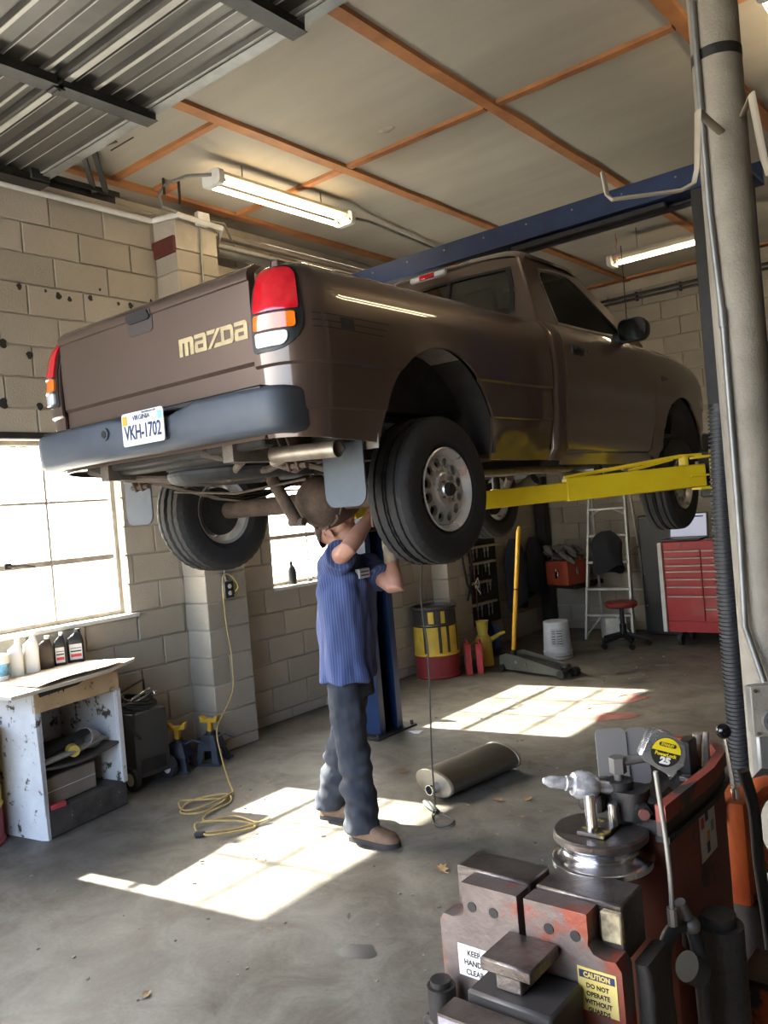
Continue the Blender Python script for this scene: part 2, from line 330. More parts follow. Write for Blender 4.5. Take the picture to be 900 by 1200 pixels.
# pilasters: stacked solid blocks
def pilaster(y0, y1, xp, split):
    rr = random.Random(5)
    for k, (a, b) in enumerate(zip(ZL, ZL[1:])):
        a = max(a, 0); b = min(b, 3.70)
        if b-a < .03: continue
        cuts = [y0, y1] if k not in split else [y0, y0+(y1-y0)*split[k], y1]
        for c, d in zip(cuts, cuts[1:]):
            m = M(); j = rr.uniform(0, .004); m.bx(-.014, xp-j, c+(.004 if c > y0 else 0), d-.003, a+.003, b-.003, .006); mk('block', m, K['block'], wl)
    m = M(); m.bx(-.014, xp-.012, y0+.012, y1-.012, 0, 3.69); mk('pilaster_mortar', m, K['mortar'], wl)
pilaster(3.86, 4.25, .25, {3: .42, 8: .55, 13: .4}); pilaster(7.0, 7.42, .2, {4: .5, 10: .45})
m = M(); m.bx(-.01, .24, 3.84, 3.90, 3.675, 3.80, .006); mk('lintel_end', m, mat('oxide red steel', (.10, .022, .014), .8, bump=.3), wl)
m = M(); m.bx(-.014, .07, YF, 3.86, 3.955, 4.0, .006); m.bx(-.014, .05, 4.25, YB, 3.955, 4.0, .006); mk('wall_plate', m, K['mortar'], wl); m = M(); m.bx(-.014, .246, 3.865, 4.25, 3.705, 3.98, .006); mk('pilaster_cap', m, K['mortar'], wl)
m = M(); m.bx(-.16, .035, W1[0]-.02, W1[1]+.05, 1.075, 1.104, .006); m.bx(-.16, .03, W2[0]-.02, W2[1]+.03, 1.075, 1.104, .006); mke('window_sill', m, K['white'], wl)
# holes and chips in the blocks of the left wall
m = M(); rr = random.Random(11)
for y, z, r in ((2.77, 3.31, .022), (3.04, 3.29, .022), (3.12, 3.28, .016), (3.28, 3.31, .018), (3.60, 3.30, .02), (3.50, 3.30, .012), (3.78, 3.36, .012), (2.63, 2.93, .027), (2.80, 2.87, .022), (2.60, 2.55, .03), (2.84, 2.54, .022), (3.36, 3.38, .01), (2.95, 3.31, .01)):
    m.loft([[(.0035+.003*q, y+r*(1-q*.5)*(1+.3*math.sin(3*t+y*9))*math.cos(t), z+r*1.2*(1-q*.5)*math.sin(t)) for t in [2*PI*i/9 for i in range(9)]] for q in (0, 1)], True, True)
mke('anchor_hole', m, K['ink'], wl)

# ceiling: boards, battens
m = M(); m.bx(-.2, XR+.2, YF-.2, YB+.2, ZC+.012, ZC+.15); ce = mk('ceiling', m, K['darksteel'], kind='structure')
BX = [.24-1.18, .24, 1.39, 2.585, 3.74, 4.95, 6.13, 7.3, XR]; BY = [YF, 2.05, 4.47, 6.9, YB]
for x0, x1 in zip(BX, BX[1:]):
    for y0, y1 in zip(BY, BY[1:]):
        m = M(); m.bx(max(x0, -.15)+.003, x1-.003, y0+.003, y1-.003, ZC, ZC+.011); mk('ceiling_board', m, K['ceil'], ce)
def batten(x0, x1, y0, y1, wob=.006):
    m = M(); L_ = max(x1-x0, y1-y0); n = max(2, int(L_/.35)); along = (y1-y0) > (x1-x0); rings = []
    for i in range(n+1):
        t = i/n; e = [random.uniform(-wob, wob) for _ in range(2)]
        if along: y = y0+(y1-y0)*t; rings.append([(x0+e[0], y, ZC), (x1+e[1], y, ZC), (x1+e[1]-.004, y, ZC-.024), (x0+e[0]+.004, y, ZC-.024)])
        else: x = x0+(x1-x0)*t; rings.append([(x, y0+e[0], ZC), (x, y1+e[1], ZC), (x, y1+e[1]-.004, ZC-.022), (x, y0+e[0]+.004, ZC-.022)])
    m.loft(rings); mk('batten', m, K['batten'], ce)
for x in BX[1:-1]: batten(x-.042, x+.042, YF, YB)
for i, (x0, x1) in enumerate(zip(BX[1:-1], BX[2:])): batten(x0+.044, min(x1-.044, XR), 4.44, 4.50)
batten(.284, 1.346, 3.335, 3.395); batten(.284, 1.346, 6.88, 6.94); batten(1.434, 2.54, 6.88, 6.94); batten(.3, .46, 3.66, 3.78, .003)
batten(.0, XR, YB-.14, YB-.03)
m = M()
for x, y, r in ((1.95, 4.24, .05),):
    m.loft([[(x+q*r*(1+.3*math.sin(2*t+1))*math.cos(t), y+q*r*.8*(1+.25*math.cos(3*t))*math.sin(t), ZC-h) for t in [2*PI*i/14 for i in range(14)]] for q, h in ((1, 0), (.8, .008), (.35, .014))], True, True)
mk('torn_paper', m, mat('torn board paper', (.33, .29, .24), .9), ce)
m = M(); m.bx(.62, .86, 3.115, 3.123, ZC-.004, ZC+.001); m.bx(.66, .9, 2.975, 2.983, ZC-.004, ZC+.001); mke('slot', m, K['ink'], ce)

# windows
def window(name, y0, y1, z0, z1, cols, rows):
    w_ = bpy.data.objects.new(name, None); COL.objects.link(w_); w_.location = (-.1, y0, z0); w_['kind'] = 'structure'; OFF[w_.name] = V((-.1, y0, z0))
    fm = K['winframe']; X = -.1
    m = M(); b = .03
    for a in ((y0, y0+b, z0, z1), (y1-b, y1, z0, z1), (y0+b, y1-b, z0, z0+b), (y0+b, y1-b, z1-b, z1)): m.bx(X-.02, X+.02, *a, .004)
    mk('window_frame', m, fm, w_)
    ys = [y0+b+(y1-y0-2*b)*i/cols for i in range(cols+1)]; zs = [z0+b]+rows+[z1-b]
    for y in ys[1:-1]:
        m = M(); m.bx(X-.009, X+.009, y-.008, y+.008, z0+b, z1-b, .002); mk('muntin', m, fm, w_)
    for i, z in enumerate(rows):
        h = .018 if i == 0 else .008
        for a, c in zip(ys, ys[1:]):
            m = M(); m.bx(X-.009, X+.010, a+.008, c-.008, z-h, z+h, .002); mk('muntin', m, fm, w_)
    for a, c in zip(ys, ys[1:]):
        for d, e in zip(zs, zs[1:]):
            m = M(); m.bx(X-.003, X+.003, a+.008, c-.008, d+.008, e-.008); mk('pane', m, K['pane'], w_)
    m = M(); y = (y0+y1)/2-.1; m.bx(X+.02, X+.05, y, y+.05, rows[0]-.01, rows[0]+.03, .004); m.tube([(X+.045, y+.02, rows[0]+.01), (X+.06, y+.10, rows[0]+.005), (X+.06, y+.19, rows[0]-.01)], .009, 6); mk('latch', m, K['darksteel'], w_)
K['winframe'] = mat('rusty white window steel', (.42, .37, .31), .7, c2=(.22, .16, .12), vs=12, amt=.6)
window('window_1', *W1, 3, [1.515, 1.915]); window('window_2', *W2, 3, [1.515, 1.915])
m = M(); m.bx(-.2, .012, W1[0]-.1, W1[1]+.1, 2.326, 2.37, .004); m.bx(-.2, .012, W2[0]-.1, W2[1]+.1, 2.326, 2.37, .004); mke('lintel', m, K['darksteel'], wl)

# outdoors behind the windows: one tree
t_ = thing('tree', 'green leafy tree outside, seen at the top of the window over the paint-splattered cabinet', 'tree', (-9.5, 6.3, -.16))
m = M(); m.tube([(-9.5, 6.3, -.16), (-9.45, 6.4, 1.4), (-9.3, 6.6, 2.8), (-9.1, 7.1, 4.0)], [.22, .17, .14, .08], 10)
for e in ((-8.6, 8.3, 4.6), (-9.9, 5.7, 5), (-8.9, 7.3, 5.4)): m.tube([(-9.3, 6.6, 2.8), tuple((a+b)/2 for a, b in zip(e, (-9.2, 6.8, 3.3))), e], [.1, .06, .03], 6)
mk('trunk', m, mat('bark', (.10, .075, .055), .9, bump=.5), t_)
m = M(); rr = random.Random(4)
for i in range(3600):
    c = V((-9.1, 7.2, 4.68)); d = V((rr.gauss(0, 1), rr.gauss(0, 1), rr.gauss(0, 1))).normalized()*rr.uniform(.3, 1)**.5; q = c+V((d.x*1.9, d.y*2.2, d.z*1.45)); a, b = basis(V((rr.gauss(0, 1), rr.gauss(0, 1), rr.gauss(0, 1))))[:2]; s = rr.uniform(.07, .13)
    m.add([q-a*s, q+b*s*.45, q+a*s, q-b*s*.45], [(0, 1, 2, 3)])
mk('foliage', m, mat('leaf green', (.05, .12, .025), .6, c2=(.025, .065, .015)), t_, kind='stuff')

# overhead sectional door, parked open under the ceiling
dr = bpy.data.objects.new('door_1', None); COL.objects.link(dr); dr.location = (2, 1, 3.9); dr['kind'] = 'structure'; OFF[dr.name] = V((2, 1, 3.9))
DX0, DX1, ZD = .36, 3.66, 3.905; SEC = .56; YD = 2.79
prof = [(0, 0), (.045, 0), (.055, -.020), (.070, -.020), (.08, 0), (.16, 0), (.166, -.009), (.174, -.009), (.18, 0), (.25, 0), (.256, -.009), (.264, -.009), (.27, 0), (.345, 0), (.358, -.026), (.372, -.026), (.385, 0), (.445, 0), (.451, -.009), (.459, -.009), (.465, 0), (.49, 0), (.50, -.036), (.53, -.036), (.535, -.028), (.552, -.028), (.558, 0)]
for k in range(6):
    y1 = YD-k*SEC; m = M()
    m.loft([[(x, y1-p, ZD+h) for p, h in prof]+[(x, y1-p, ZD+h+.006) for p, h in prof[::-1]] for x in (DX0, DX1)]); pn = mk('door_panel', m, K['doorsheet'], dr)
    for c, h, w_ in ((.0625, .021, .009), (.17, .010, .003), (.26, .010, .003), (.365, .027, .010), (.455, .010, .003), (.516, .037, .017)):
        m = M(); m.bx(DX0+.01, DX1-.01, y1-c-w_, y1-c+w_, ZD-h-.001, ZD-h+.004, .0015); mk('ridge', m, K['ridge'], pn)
    for x in (DX0+.035, 1.50, 2.60, DX1-.035):
        m = M(); c = .032 if 1 < x < 3.4 else .045
        m.prism([(x-c, ZD-.024), (x-c, ZD-.075), (x-c-.014, ZD-.075), (x-c-.014, ZD-.079), (x+c+.014, ZD-.079), (x+c+.014, ZD-.075), (x+c, ZD-.075), (x+c, ZD-.024), (x+c-.003, ZD-.024), (x+c-.003, ZD-.075), (x-c+.003, ZD-.075), (x-c+.003, ZD-.024)], y1-SEC+.02, y1-.012, 'y')
        mk('stile', m, K['darksteel'], pn)
        m = M(); m.bx(x-.04, x+.03, y1-SEC-.03, y1-SEC+.03, ZD-.088, ZD-.079, .002); m.cyl((x-.035, y1-SEC, ZD-.09), (x+.025, y1-SEC, ZD-.09), .008, n=8); mk('hinge', m, K['darksteel'], pn)
m = M(); m.bx(DX0-.01, DX1+.01, YD-.005, YD+.006, ZD-.03, ZD+.03); m.bx(DX0-.01, DX1+.01, YD-.06, YD+.006, ZD-.033, ZD-.029); mk('top_rail', m, K['galv'], dr)
m = M()
for a, b in (((.30, -.55), 0), ((DX1+.05, -.55), 0)):
    x = a[0]; m.prism([(x-.03, 3.90), (x-.026, 3.90), (x-.026, 3.956), (x+.026, 3.956), (x+.026, 3.925), (x+.03, 3.925), (x+.03, 3.96), (x-.03, 3.96)], -.55, 3.36, 'y')
mke('track', m, K['darksteel'], dr)
m = M(); m.cyl((.33, 2.72, 3.93), (.44, 2.72, 3.93), .008, n=8); m.cyl((.285, 2.72, 3.93), (.31, 2.72, 3.93), .026, n=14); m.bx(.40, .46, 2.66, 2.78, 3.84, 3.935, .004); mk('roller', m, K['darksteel'], dr)
m = M()
def angle(m, a, b, w_=.018, t=.004):
    a, b = V(a), V(b); u, q, d = basis(b-a); T = frame(a, u, q); L_ = (b-a).length
    for c, s in (((0, w_/2, L_/2), (t, w_, L_)), ((w_/2, 0, L_/2), (w_, t, L_))): m.add([T @ V((c[0]+i*s[0]/2, c[1]+j*s[1]/2, c[2]+k*s[2]/2)) for i in (-1, 1) for j in (-1, 1) for k in (-1, 1)], [(0, 1, 3, 2), (4, 6, 7, 5), (0, 4, 5, 1), (2, 3, 7, 6), (0, 2, 6, 4), (1, 5, 7, 3)])
# ------------------------------------------------------------------ pickup truck on the lift
CX = 2.215; HW = .87
truck = thing('pickup_truck', 'brown pickup truck raised on the yellow arms of the blue lift', 'truck', (CX, 4.3, 1.42))
def interp(t, x):
    for (a, p), (b, q) in zip(t, t[1:]):
        if x <= b: return p+(q-p)*max(0, (x-a))/(b-a)
    return t[-1][1]
PROF = [(1.85, .055), (1.95, .035), (2.05, .012), (2.07, .009), (2.076, .002), (2.235, 0), (2.245, -.010), (2.35, -.014), (2.45, -.008), (2.52, .008), (2.56, .024), (2.59, .045), (2.61, .068), (2.625, .095), (2.632, .125), (2.634, .15)]
def pathmap(P):     # plan polyline (half-width, y) -> s, outward normal
    P = [V((a, b, 0)) for a, b in P]; S = [0]
    for a, b in zip(P, P[1:]): S.append(S[-1]+(b-a).length)
    Nn = []
    for i in range(len(P)):
        d = (P[min(i+1, len(P)-1)]-P[max(0, i-1)]).normalized(); Nn.append(V((d.y, -d.x, 0)))
    def f(s):
        s = max(0, min(S[-1], s))
        for i in range(len(P)-1):
            if s <= S[i+1]+1e-9:
                t = (s-S[i])/(S[i+1]-S[i]); return P[i].lerp(P[i+1], t), Nn[i].lerp(Nn[i+1], t).normalized()
    return f, S
ARC = [(HW-.17+.17*math.sin(t), 2.26-.17*math.cos(t)) for t in [PI/2*i/10 for i in range(11)]]
bedpath, _ = pathmap([(HW-.215, 2.09)]+ARC+[(HW, 3.0), (HW, 3.96)])
S0 = 1.948
def flare(y, z, cy, cz, r): return .014*math.exp(-((math.hypot(y-cy, z-cz)-r)/.035)**2) if z > cz-.1 else 0
def bedmap(sd):
    def f(s, z, o=0):
        p, n = bedpath(s); q = o-interp(PROF, z)+flare(p.y, z, 2.94, 1.93, .42); p = p+n*q
        return V((CX+sd*p.x, p.y, z))
    return f
def panel(poly, fmap, gs, gt, t=.012):
    bm = bmesh.new(); vs = [bm.verts.new((a, b, 0)) for a, b in poly]; bm.faces.new(vs)
    for g, nrm in [(g, (1, 0, 0)) for g in gs]+[(g, (0, 1, 0)) for g in gt]:
        bmesh.ops.bisect_plane(bm, geom=bm.verts[:]+bm.edges[:]+bm.faces[:], dist=1e-5, plane_co=(g, g, 0), plane_no=nrm)
    bm.verts.index_update(); n = len(bm.verts); vs = [fmap(v.co.x, v.co.y, 0) for v in bm.verts]; fs = [[v.index for v in f.verts] for f in bm.faces]
    if t:
        vs += [fmap(v.co.x, v.co.y, -t) for v in bm.verts]; fs += [[i+n for i in f[::-1]] for f in fs]
        for e in bm.edges:
            if len(e.link_faces) == 1: a, b = e.verts; fs.append([a.index, b.index, b.index+n, a.index+n])
    bm.free(); m = M(); m.add(vs, fs); return m
def lin(a, b, n): return [a+(b-a)*i/n for i in range(n+1)]
def arch(cy, cz, r, a0, a1, n=22): return [(cy+r*math.cos(t), cz+r*math.sin(t)) for t in lin(a0, a1, n)]
GT = [z for z, _ in PROF[1:-1]]+[2.0, 2.15, 2.29, 2.40, 2.48, 2.54, 2.58]
def rrect(a0, a1, b0, b1, r, n=5, rs=None):
    rs = rs or (r, r, r, r); out = []
    for (x, y, q), rr_ in zip(((a1, b1, 0), (a0, b1, 1), (a0, b0, 2), (a1, b0, 3)), rs):
        cx_ = x-rr_ if q in (0, 3) else x+rr_; cy_ = y-rr_ if q in (0, 1) else y+rr_
        out += [(cx_+rr_*math.cos(PI/2*(q+i/n)), cy_+rr_*math.sin(PI/2*(q+i/n))) for i in range(n+1)]
    return out
ub = .12
for sd in (1, -1):
    bmap = bedmap(sd)
    poly = [(0, 1.985), (.3, 1.97)]+[(y-S0, z) for y, z in [(2.50, 1.955)]+arch(2.94, 1.93, .42, PI-.03, .05)+[(3.352, 1.88), (3.955, 1.872)]]+[(3.955-S0, 2.634), (0, 2.634)]
    bs = mk('bed_side', panel(poly, bmap, lin(.03, .31, 9)+lin(.4, 2.0, 12), GT), K['paint'], truck)
    m = M(); m.bx(CX+sd*.70, CX+sd*.735, 2.16, 3.95, 2.585, 2.632, .004); mk('bed_rail', m, K['paint'], truck)
    m = M(); m.bx(CX+sd*.69, CX+sd*.70, 2.16, 3.95, 2.1, 2.63); mk('bed_inner_wall', m, K['underblack'], truck)
    # inner fender seen through the wheel arch: pale rear half, dark splash shield in front
    for nm, a0, a1, mt in (('inner_fender', PI*.36, PI, 'fender_grey'), ('splash_shield', -.05, PI*.36, 'underblack')):
        m = M(); m.loft([[(CX+sd*h, y, z) for y, z in arch(2.94, 1.93, .435 if h > .6 else .40, a0, a1, 12)] for h in (HW-.015, .62, .5, .46)], False, False)
        mk(nm, m, K.setdefault(mt, mat('dusty inner fender', (.33, .30, .27), .8, c2=(.14, .125, .11), vs=5, bump=.3)), truck)
    # tail light wraps round the corner
    tl = mk("tail_light", panel(rrect(.008, .205, 2.287, 2.603, .03, rs=(.06, .02, .015, .11)), lambda s, z, o=0: bmap(s, z, o+.006), lin(.01, .2, 8), GT, .012), K['blackplastic'], truck)
    for nm, a, b, c, d, rs, mt in (('red_lens', .026, .190, 2.428, 2.592, (.045, .02, .008, .008), 'red_lens'), ('amber_lens', .026, .178, 2.362, 2.418, (.01, .008, .01, .012), 'amber_lens'), ('reverse_lens', .032, .150, 2.302, 2.352, (.01, .008, .012, .03), 'white_lens')):
        mk(nm, panel(rrect(a, b, c, d, .02, rs=rs), lambda s, z, o=0: bmap(s, z, o+.016), lin(.03, .2, 8), GT, .014), K[mt], tl)
    # faded side stripes of flat vinyl
    st = M()
    for z0, z1, e in ((2.412, 2.416, 2.60), (2.386, 2.390, 2.58), (2.362, 2.366, 2.555)):
        q = panel([(.235, z0), (e-S0, z0-.002), (e-S0+.01, z1-.002), (.235, z1)], lambda s, z, o=0: bmap(s, z, .001+o), lin(.25, .6, 8), [], 0); st.add(q.v, q.f)
    q = panel([(.365, 2.366), (.44, 2.366), (.44, 2.408), (.365, 2.408)], lambda s, z, o=0: bmap(s, z, .0012+o), [.4], [2.38], 0); st.add(q.v, q.f)
    mk('side_stripe', st, K['stripe'] if 'stripe' in K else K.setdefault('stripe', mat('dark vinyl stripe', (.012, .013, .016), .6)), bs)
# bed floor and front wall
m = M(); m.bx(CX-.70, CX+.70, 2.13, 3.95, 2.10, 2.12); mk('bed_floor', m, K['underblack'], truck)
m = M(); m.bx(CX-.70, CX+.70, 3.92, 3.955, 2.0, 2.62, .006); mk('bed_front_wall', m, K['paint'], truck)
# tailgate
TG = [(1.98, .018), (2.05, .014), (2.255, .012), (2.268, .0), (2.40, -.004), (2.562, -.002), (2.566, -.010), (2.59, -.010), (2.605, -.002), (2.62, .020), (2.63, .034), (2.635, .05)]
tmap = lambda s, z, o=0: V((CX+s, 2.092+interp(TG, z)-o, z))
tg = mk('tailgate', panel(rrect(-.648, .648, 1.985, 2.635, .012), tmap, lin(-.62, .62, 6), [z for z, _ in TG[1:-1]], .04), K['paint'], truck)
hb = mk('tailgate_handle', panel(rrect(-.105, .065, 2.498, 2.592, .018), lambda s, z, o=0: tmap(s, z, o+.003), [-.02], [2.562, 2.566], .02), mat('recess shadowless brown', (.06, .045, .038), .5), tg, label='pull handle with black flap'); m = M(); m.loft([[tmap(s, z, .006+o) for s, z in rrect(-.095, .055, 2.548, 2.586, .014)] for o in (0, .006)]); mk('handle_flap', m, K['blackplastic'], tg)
m = M()         # block lettering, built letter by letter
def LT(polys, x0, w_):
    for P in polys: m.loft([[(CX+.626-(.626-x0-p[0]*w_)*.90, 2.0885-h, 2.356+p[1]*.070) for p in P] for h in (0, .0025)], True, True)
R_ = lambda a, b, c, d: [(a, c), (b, c), (b, d), (a, d)]
LT([R_(0, .24, 0, 1), [(.24, .74), (.24, 1), (.88, 1), (1, .88), (1, .74)], R_(.38, .62, 0, .74), R_(.76, 1, 0, .74)], .180, .100)
AL = [[(.02, .78), (.02, 1), (.86, 1), (1, .86), (1, .78)], R_(.72, 1, 0, .78), [(.28, .44), (.10, .44), (0, .34), (0, .40), (.10, .62), (.72, .62), (.72, .44)], [(0, .1), (.1, 0), (.72, 0), (.72, .22), (.30, .22), (.30, .44), (0, .44)]]
LT(AL, .286, .080)
LT([[(0, .78), (0, 1), (.62, 1), (.5, .78)], [(0, 0), (.22, 0), (1, 1), (.74, 1)], [(.42, 0), (1, 0), (1, .22), (.58, .22)]], .372, .090)
LT([R_(.0, .25, 0, 1), [(.25, .78), (.25, 1), (.85, 1), (1, .84), (1, .72)], R_(.76, 1, .25, .74), [(.25, 0), (.25, .24), (1, .28), (1, .16), (.85, 0)]], .462, .078)
LT(AL, .546, .080)
mk('tailgate_lettering', m, K['gold'], tg, label='gold block lettering', ang=20)
# rear bumper
bp = [(-.80, 2.30), (-.825, 2.16)]+[(-.825+.10*(1-math.cos(t)), 2.09-.085*math.sin(t)) for t in lin(0, PI/2, 5)]+[(-.4, 1.985), (-.22, 1.98), (-.18, 1.985), (.18, 1.985), (.22, 1.98), (.4, 1.985)]
bp += [(-a, b) for a, b in bp[:8][::-1]]
rings = []
for i, (a, b) in enumerate(bp):
    p0 = V((*bp[max(0, i-1)], 0)); p1 = V((*bp[min(len(bp)-1, i+1)], 0)); d = (p1-p0).normalized(); n = V((-d.y, d.x, 0)); mid = abs(a-.03) < .2; zt = 2.128 if mid else 2.158; rec = .016 if mid else 0
    rings.append([V((CX+a, b, z))+n*(o+rec) for o, z in ((.10, zt-.004), (.022, zt), (.006, zt-.010), (.0, zt-.022), (-.002, 2.07), (.004, 2.015), (.018, 1.998), (.05, 1.99), (.10, 2.0))])
m = M(); m.loft(rings); bm_ = mk('rear_bumper', m, K['bumper'], truck)
m = M(); m.bx(CX-.74, CX+.74, 2.02, 2.085, 2.142, 2.166, .006); mk('step_pad', m, K['blackplastic'], bm_)
m = M(); m.cyl((CX-.175, 1.975, 2.098), (CX-.175, 2.0, 2.098), .026, n=18); m.k = 1; m.cyl((CX-.175, 1.972, 2.098), (CX-.175, 1.976, 2.098), .016, n=14); mk('trailer_socket', m, [K['bumper'], K['ink']], bm_)
PX, PZ, PYY = CX+.100, 2.094, 1.972
m = M(); m.prism(rrect(PX-.137, PX+.137, PZ-.066, PZ+.066, .012), PYY, PYY+.004, 'y'); pl = mk('license_plate', m, mat('plate white', (.82, .83, .86), .35, vs=9), bm_, label='white registration plate with navy characters')
Tp = frame((PX, PYY-.0012, PZ), (1, 0, 0), (0, 0, 1)) @ Matrix.Scale(.92, 4)
def write(par_m, txt, size, x, y, T, bold=0, sx=1, depth=.0006, sp=1):
    vs, fs = text_mesh(txt, size, depth, bold, sx, sp=sp); par_m.add([V((q.x+x, q.y+y, q.z)) for q in vs], fs, T)
m = M(); write(m, 'VKH-1702', .088, 0, -.018, Tp, .0014, .72, sp=.96); write(m, 'VIRGINIA', .030, -.005, .045, Tp, .0004, 1); write(m, 'VOLKSWAGEN.COM', .012, .05, .0635, Tp, 0, .9)
m.k = 1; m.add([Tp @ V(q) for q in ((-.142, .02, .0006), (-.108, .02, .0006), (-.108, .06, .0006), (-.142, .06, .0006))], [(0, 1, 2, 3)])
m.k = 2; m.add([Tp @ V(q) for q in ((.112, .022, .0006), (.142, .022, .0006), (.142, .056, .0006), (.112, .056, .0006))], [(0, 1, 2, 3)])
mk('plate_print', m, [K['navy'], mat('orange sticker', (.85, .38, .03), .5), mat('blue sticker', (.25, .5, .68), .5)], bm_)
# cab: lower sides with door, fender
def sidemap(sd, path, shift):
    def f(s, z, o=0):
        p, n = path(s); p = p+n*(o+.013-(.030*max(0, (4.015-p.y)/.03)**2 if p.y < 4.015 else 0)-interp(PROFC, z)+flare(p.y, z, 5.86, 1.90, .41)); return V((CX+sd*p.x, p.y, z-shift(p.y)*max(0, min(1, (z-2.1)/.4))))
    return f
PROFC = [(1.83, .06), (1.9, .04), (1.93, .015), (2.05, .009), (2.076, .002), (2.235, 0), (2.245, -.008), (2.35, -.012), (2.45, -.006), (2.52, .008), (2.56, .026), (2.59, .05), (2.61, .07), (2.66, .12)]
fp, FS = pathmap([(HW, 3.98), (HW, 5.9), (HW-.01, 6.15)]+[(HW-.21+.2*math.cos(t), 6.30+.26*math.sin(t)) for t in lin(0, PI/2, 8)]+[(0, 6.62)])
FY = lambda y: y-3.98
GC = [z for z, _ in PROFC[1:-1]]+[2.0, 2.15, 2.3, 2.4, 2.48, 2.54]
hood_drop = lambda y: 0 if y < 5.3 else .02*((y-5.3)/.6)+(.10*((y-5.9)/.7)**2 if y > 5.9 else 0)
for sd in (1, -1):
    sm_ = sidemap(sd, fp, hood_drop)
    mk('cab_corner', panel([(FY(3.985), 1.872), (FY(4.085), 1.868), (FY(4.10), 2.62), (FY(3.985), 2.62)], sm_, [.008, .015, .022, .03], GC), K['paint'], truck)
    mk('rocker_panel', panel([(FY(4.08), 1.845), (FY(5.35), 1.835), (FY(5.35), 1.90), (FY(4.08), 1.905)], sm_, [], GC), K['paint'], truck)
    dmap = lambda s, z, o=0: sm_(s, z, o+.003)
    dp = [(FY(4.092), 1.915), (FY(5.26), 1.91), (FY(5.36), 2.10), (FY(5.385), 2.60), (FY(4.105), 2.625)]
    door = mk('door', panel(dp, dmap, lin(.3, 1.3, 4), GC), K['paint'], truck)
    m = M(); T = frame(sm_(FY(4.26), 2.465), (0, sd, 0), (0, 0, 1)); m.add([T @ V(q) for q in [(a, b, 0) for a, b in rrect(-.075, .075, -.028, .028, .014)]+[(a, b, .012) for a, b in rrect(-.07, .07, -.024, .024, .012)]], [tuple((i, (i+1) % 24, (i+1) % 24+24, i+24)) for i in range(24)]+[tuple(range(24, 48))])
    m.box(T @ V((0, .006, .02)), (.016, .11, .018), None, .005); mk('door_handle', m, K['blackplastic'], door)
    m = M(); m.cyl(sm_(FY(4.40), 2.47), sm_(FY(4.40), 2.47, .014), .012, n=12); mk('lock', m, K['chrome'], door)
    fpoly = [(FY(5.395), 2.61), (FY(5.372), 2.10), (FY(5.28), 1.90), (FY(5.45), 1.86)]+[(FY(y), z) for y, z in arch(5.86, 1.88, .41, PI, .1)]+[(FY(6.28), 1.93), (FS[-2]-.02, 2.0), (FS[-2], 2.25), (FS[-2], 2.61)]
    mk('front_fender', panel(fpoly, sm_, lin(1.6, 2.9, 12), GC), K['paint'], truck)
    m = M(); T0 = sm_(FY(5.55), 2.40, .002); m.box(T0, (.004, .11, .03), None, .002); mk('fender_badge', m, K['blackplastic'], truck)
    m = M(); m.loft([[(CX+sd*h, y, z) for y, z in arch(5.86, 1.88, .42, -.1, PI+.1, 16)] for h in (HW-.02, .42)], False, False); mk('front_inner_fender', m, K['underblack'], truck)
    # greenhouse side ring with glass
    hx = lambda z: .805-(z-2.60)*(.165/.44)
    ring = lambda P, o=0: [V((CX+sd*(hx(z)-o), y, z)) for y, z in P]
    outer = [(4.02, 2.605), (4.075, 2.80), (4.13, 2.96), (4.17, 3.03), (4.50, 3.045), (4.78, 3.035), (4.90, 2.98), (5.17, 2.79), (5.46, 2.60), (4.8, 2.60)]
    inner = [(4.24, 2.625), (4.26, 2.80), (4.285, 2.94), (4.32, 2.985), (4.50, 2.995), (4.70, 2.985), (4.80, 2.94), (5.00, 2.80), (5.22, 2.645), (4.8, 2.63)]
    m = M(); n = len(outer); o0, i0, i1 = ring(outer), ring(inner), ring(inner, .02); m.add(o0+i0+i1, [(i, (i+1) % n, (i+1) % n+n, i+n) for i in range(n)]+[(i+n, (i+1) % n+n, (i+1) % n+2*n, i+2*n) for i in range(n)]); mk('cab_side_frame', m, K['paint'], truck)
    seal = [(y+(.0 if i in (4, 5) else 0)+(.035 if i < 4 else -.04 if 5 < i < 9 else 0)*.9, z+(.018 if i in (0, 9, 8) else -.018 if i in (3, 4, 5) else 0)) for i, (y, z) in enumerate(inner)]
    m = M(); a, b = ring(inner, -.003), ring(seal, .004); m.add(a+b, [(i, (i+1) % n, (i+1) % n+n, i+n) for i in range(n)]); mk('window_seal', m, K['blackplastic'], door)
    m = M(); a, b = ring(seal, .006), ring(seal, .010); m.loft([a, b]); mk('door_glass', m, K['carglass'], door)
    # mirror
    m = M(); c = V((CX+sd*.94, 4.98, 2.645)); rg = []
    for h, k in ((-.055, 0.97), (-.05, 1), (-.01, 1), (.03, .93), (.06, .7), (.075, .3)): rg.append([c+V((sd*a*k, h, b*k)) for a, b in rrect(-.088, .092, -.070, .072, .04, rs=(.055, .045, .035, .06))])
    m.loft(rg); m.loft([[V((CX+sd*.80, 5.02+a, 2.60+b)) for a, b in rrect(-.05, .06, -.03, .05, .02)], [c+V((-sd*.07, .02+a*.5, -.03+b*.6)) for a, b in rrect(-.05, .06, -.03, .05, .02)]])
    mr = mk('side_mirror', m, K['blackplastic'], truck)
    m = M(); m.prism([(c.x+sd*a*.9, c.z+b*.88) for a, b in rrect(-.088, .092, -.070, .072, .04)], c.y-.057, c.y-.054, 'y'); mk('mirror_glass', m, mat('mirror glass', (.16, .14, .13), .04, 1.), mr)
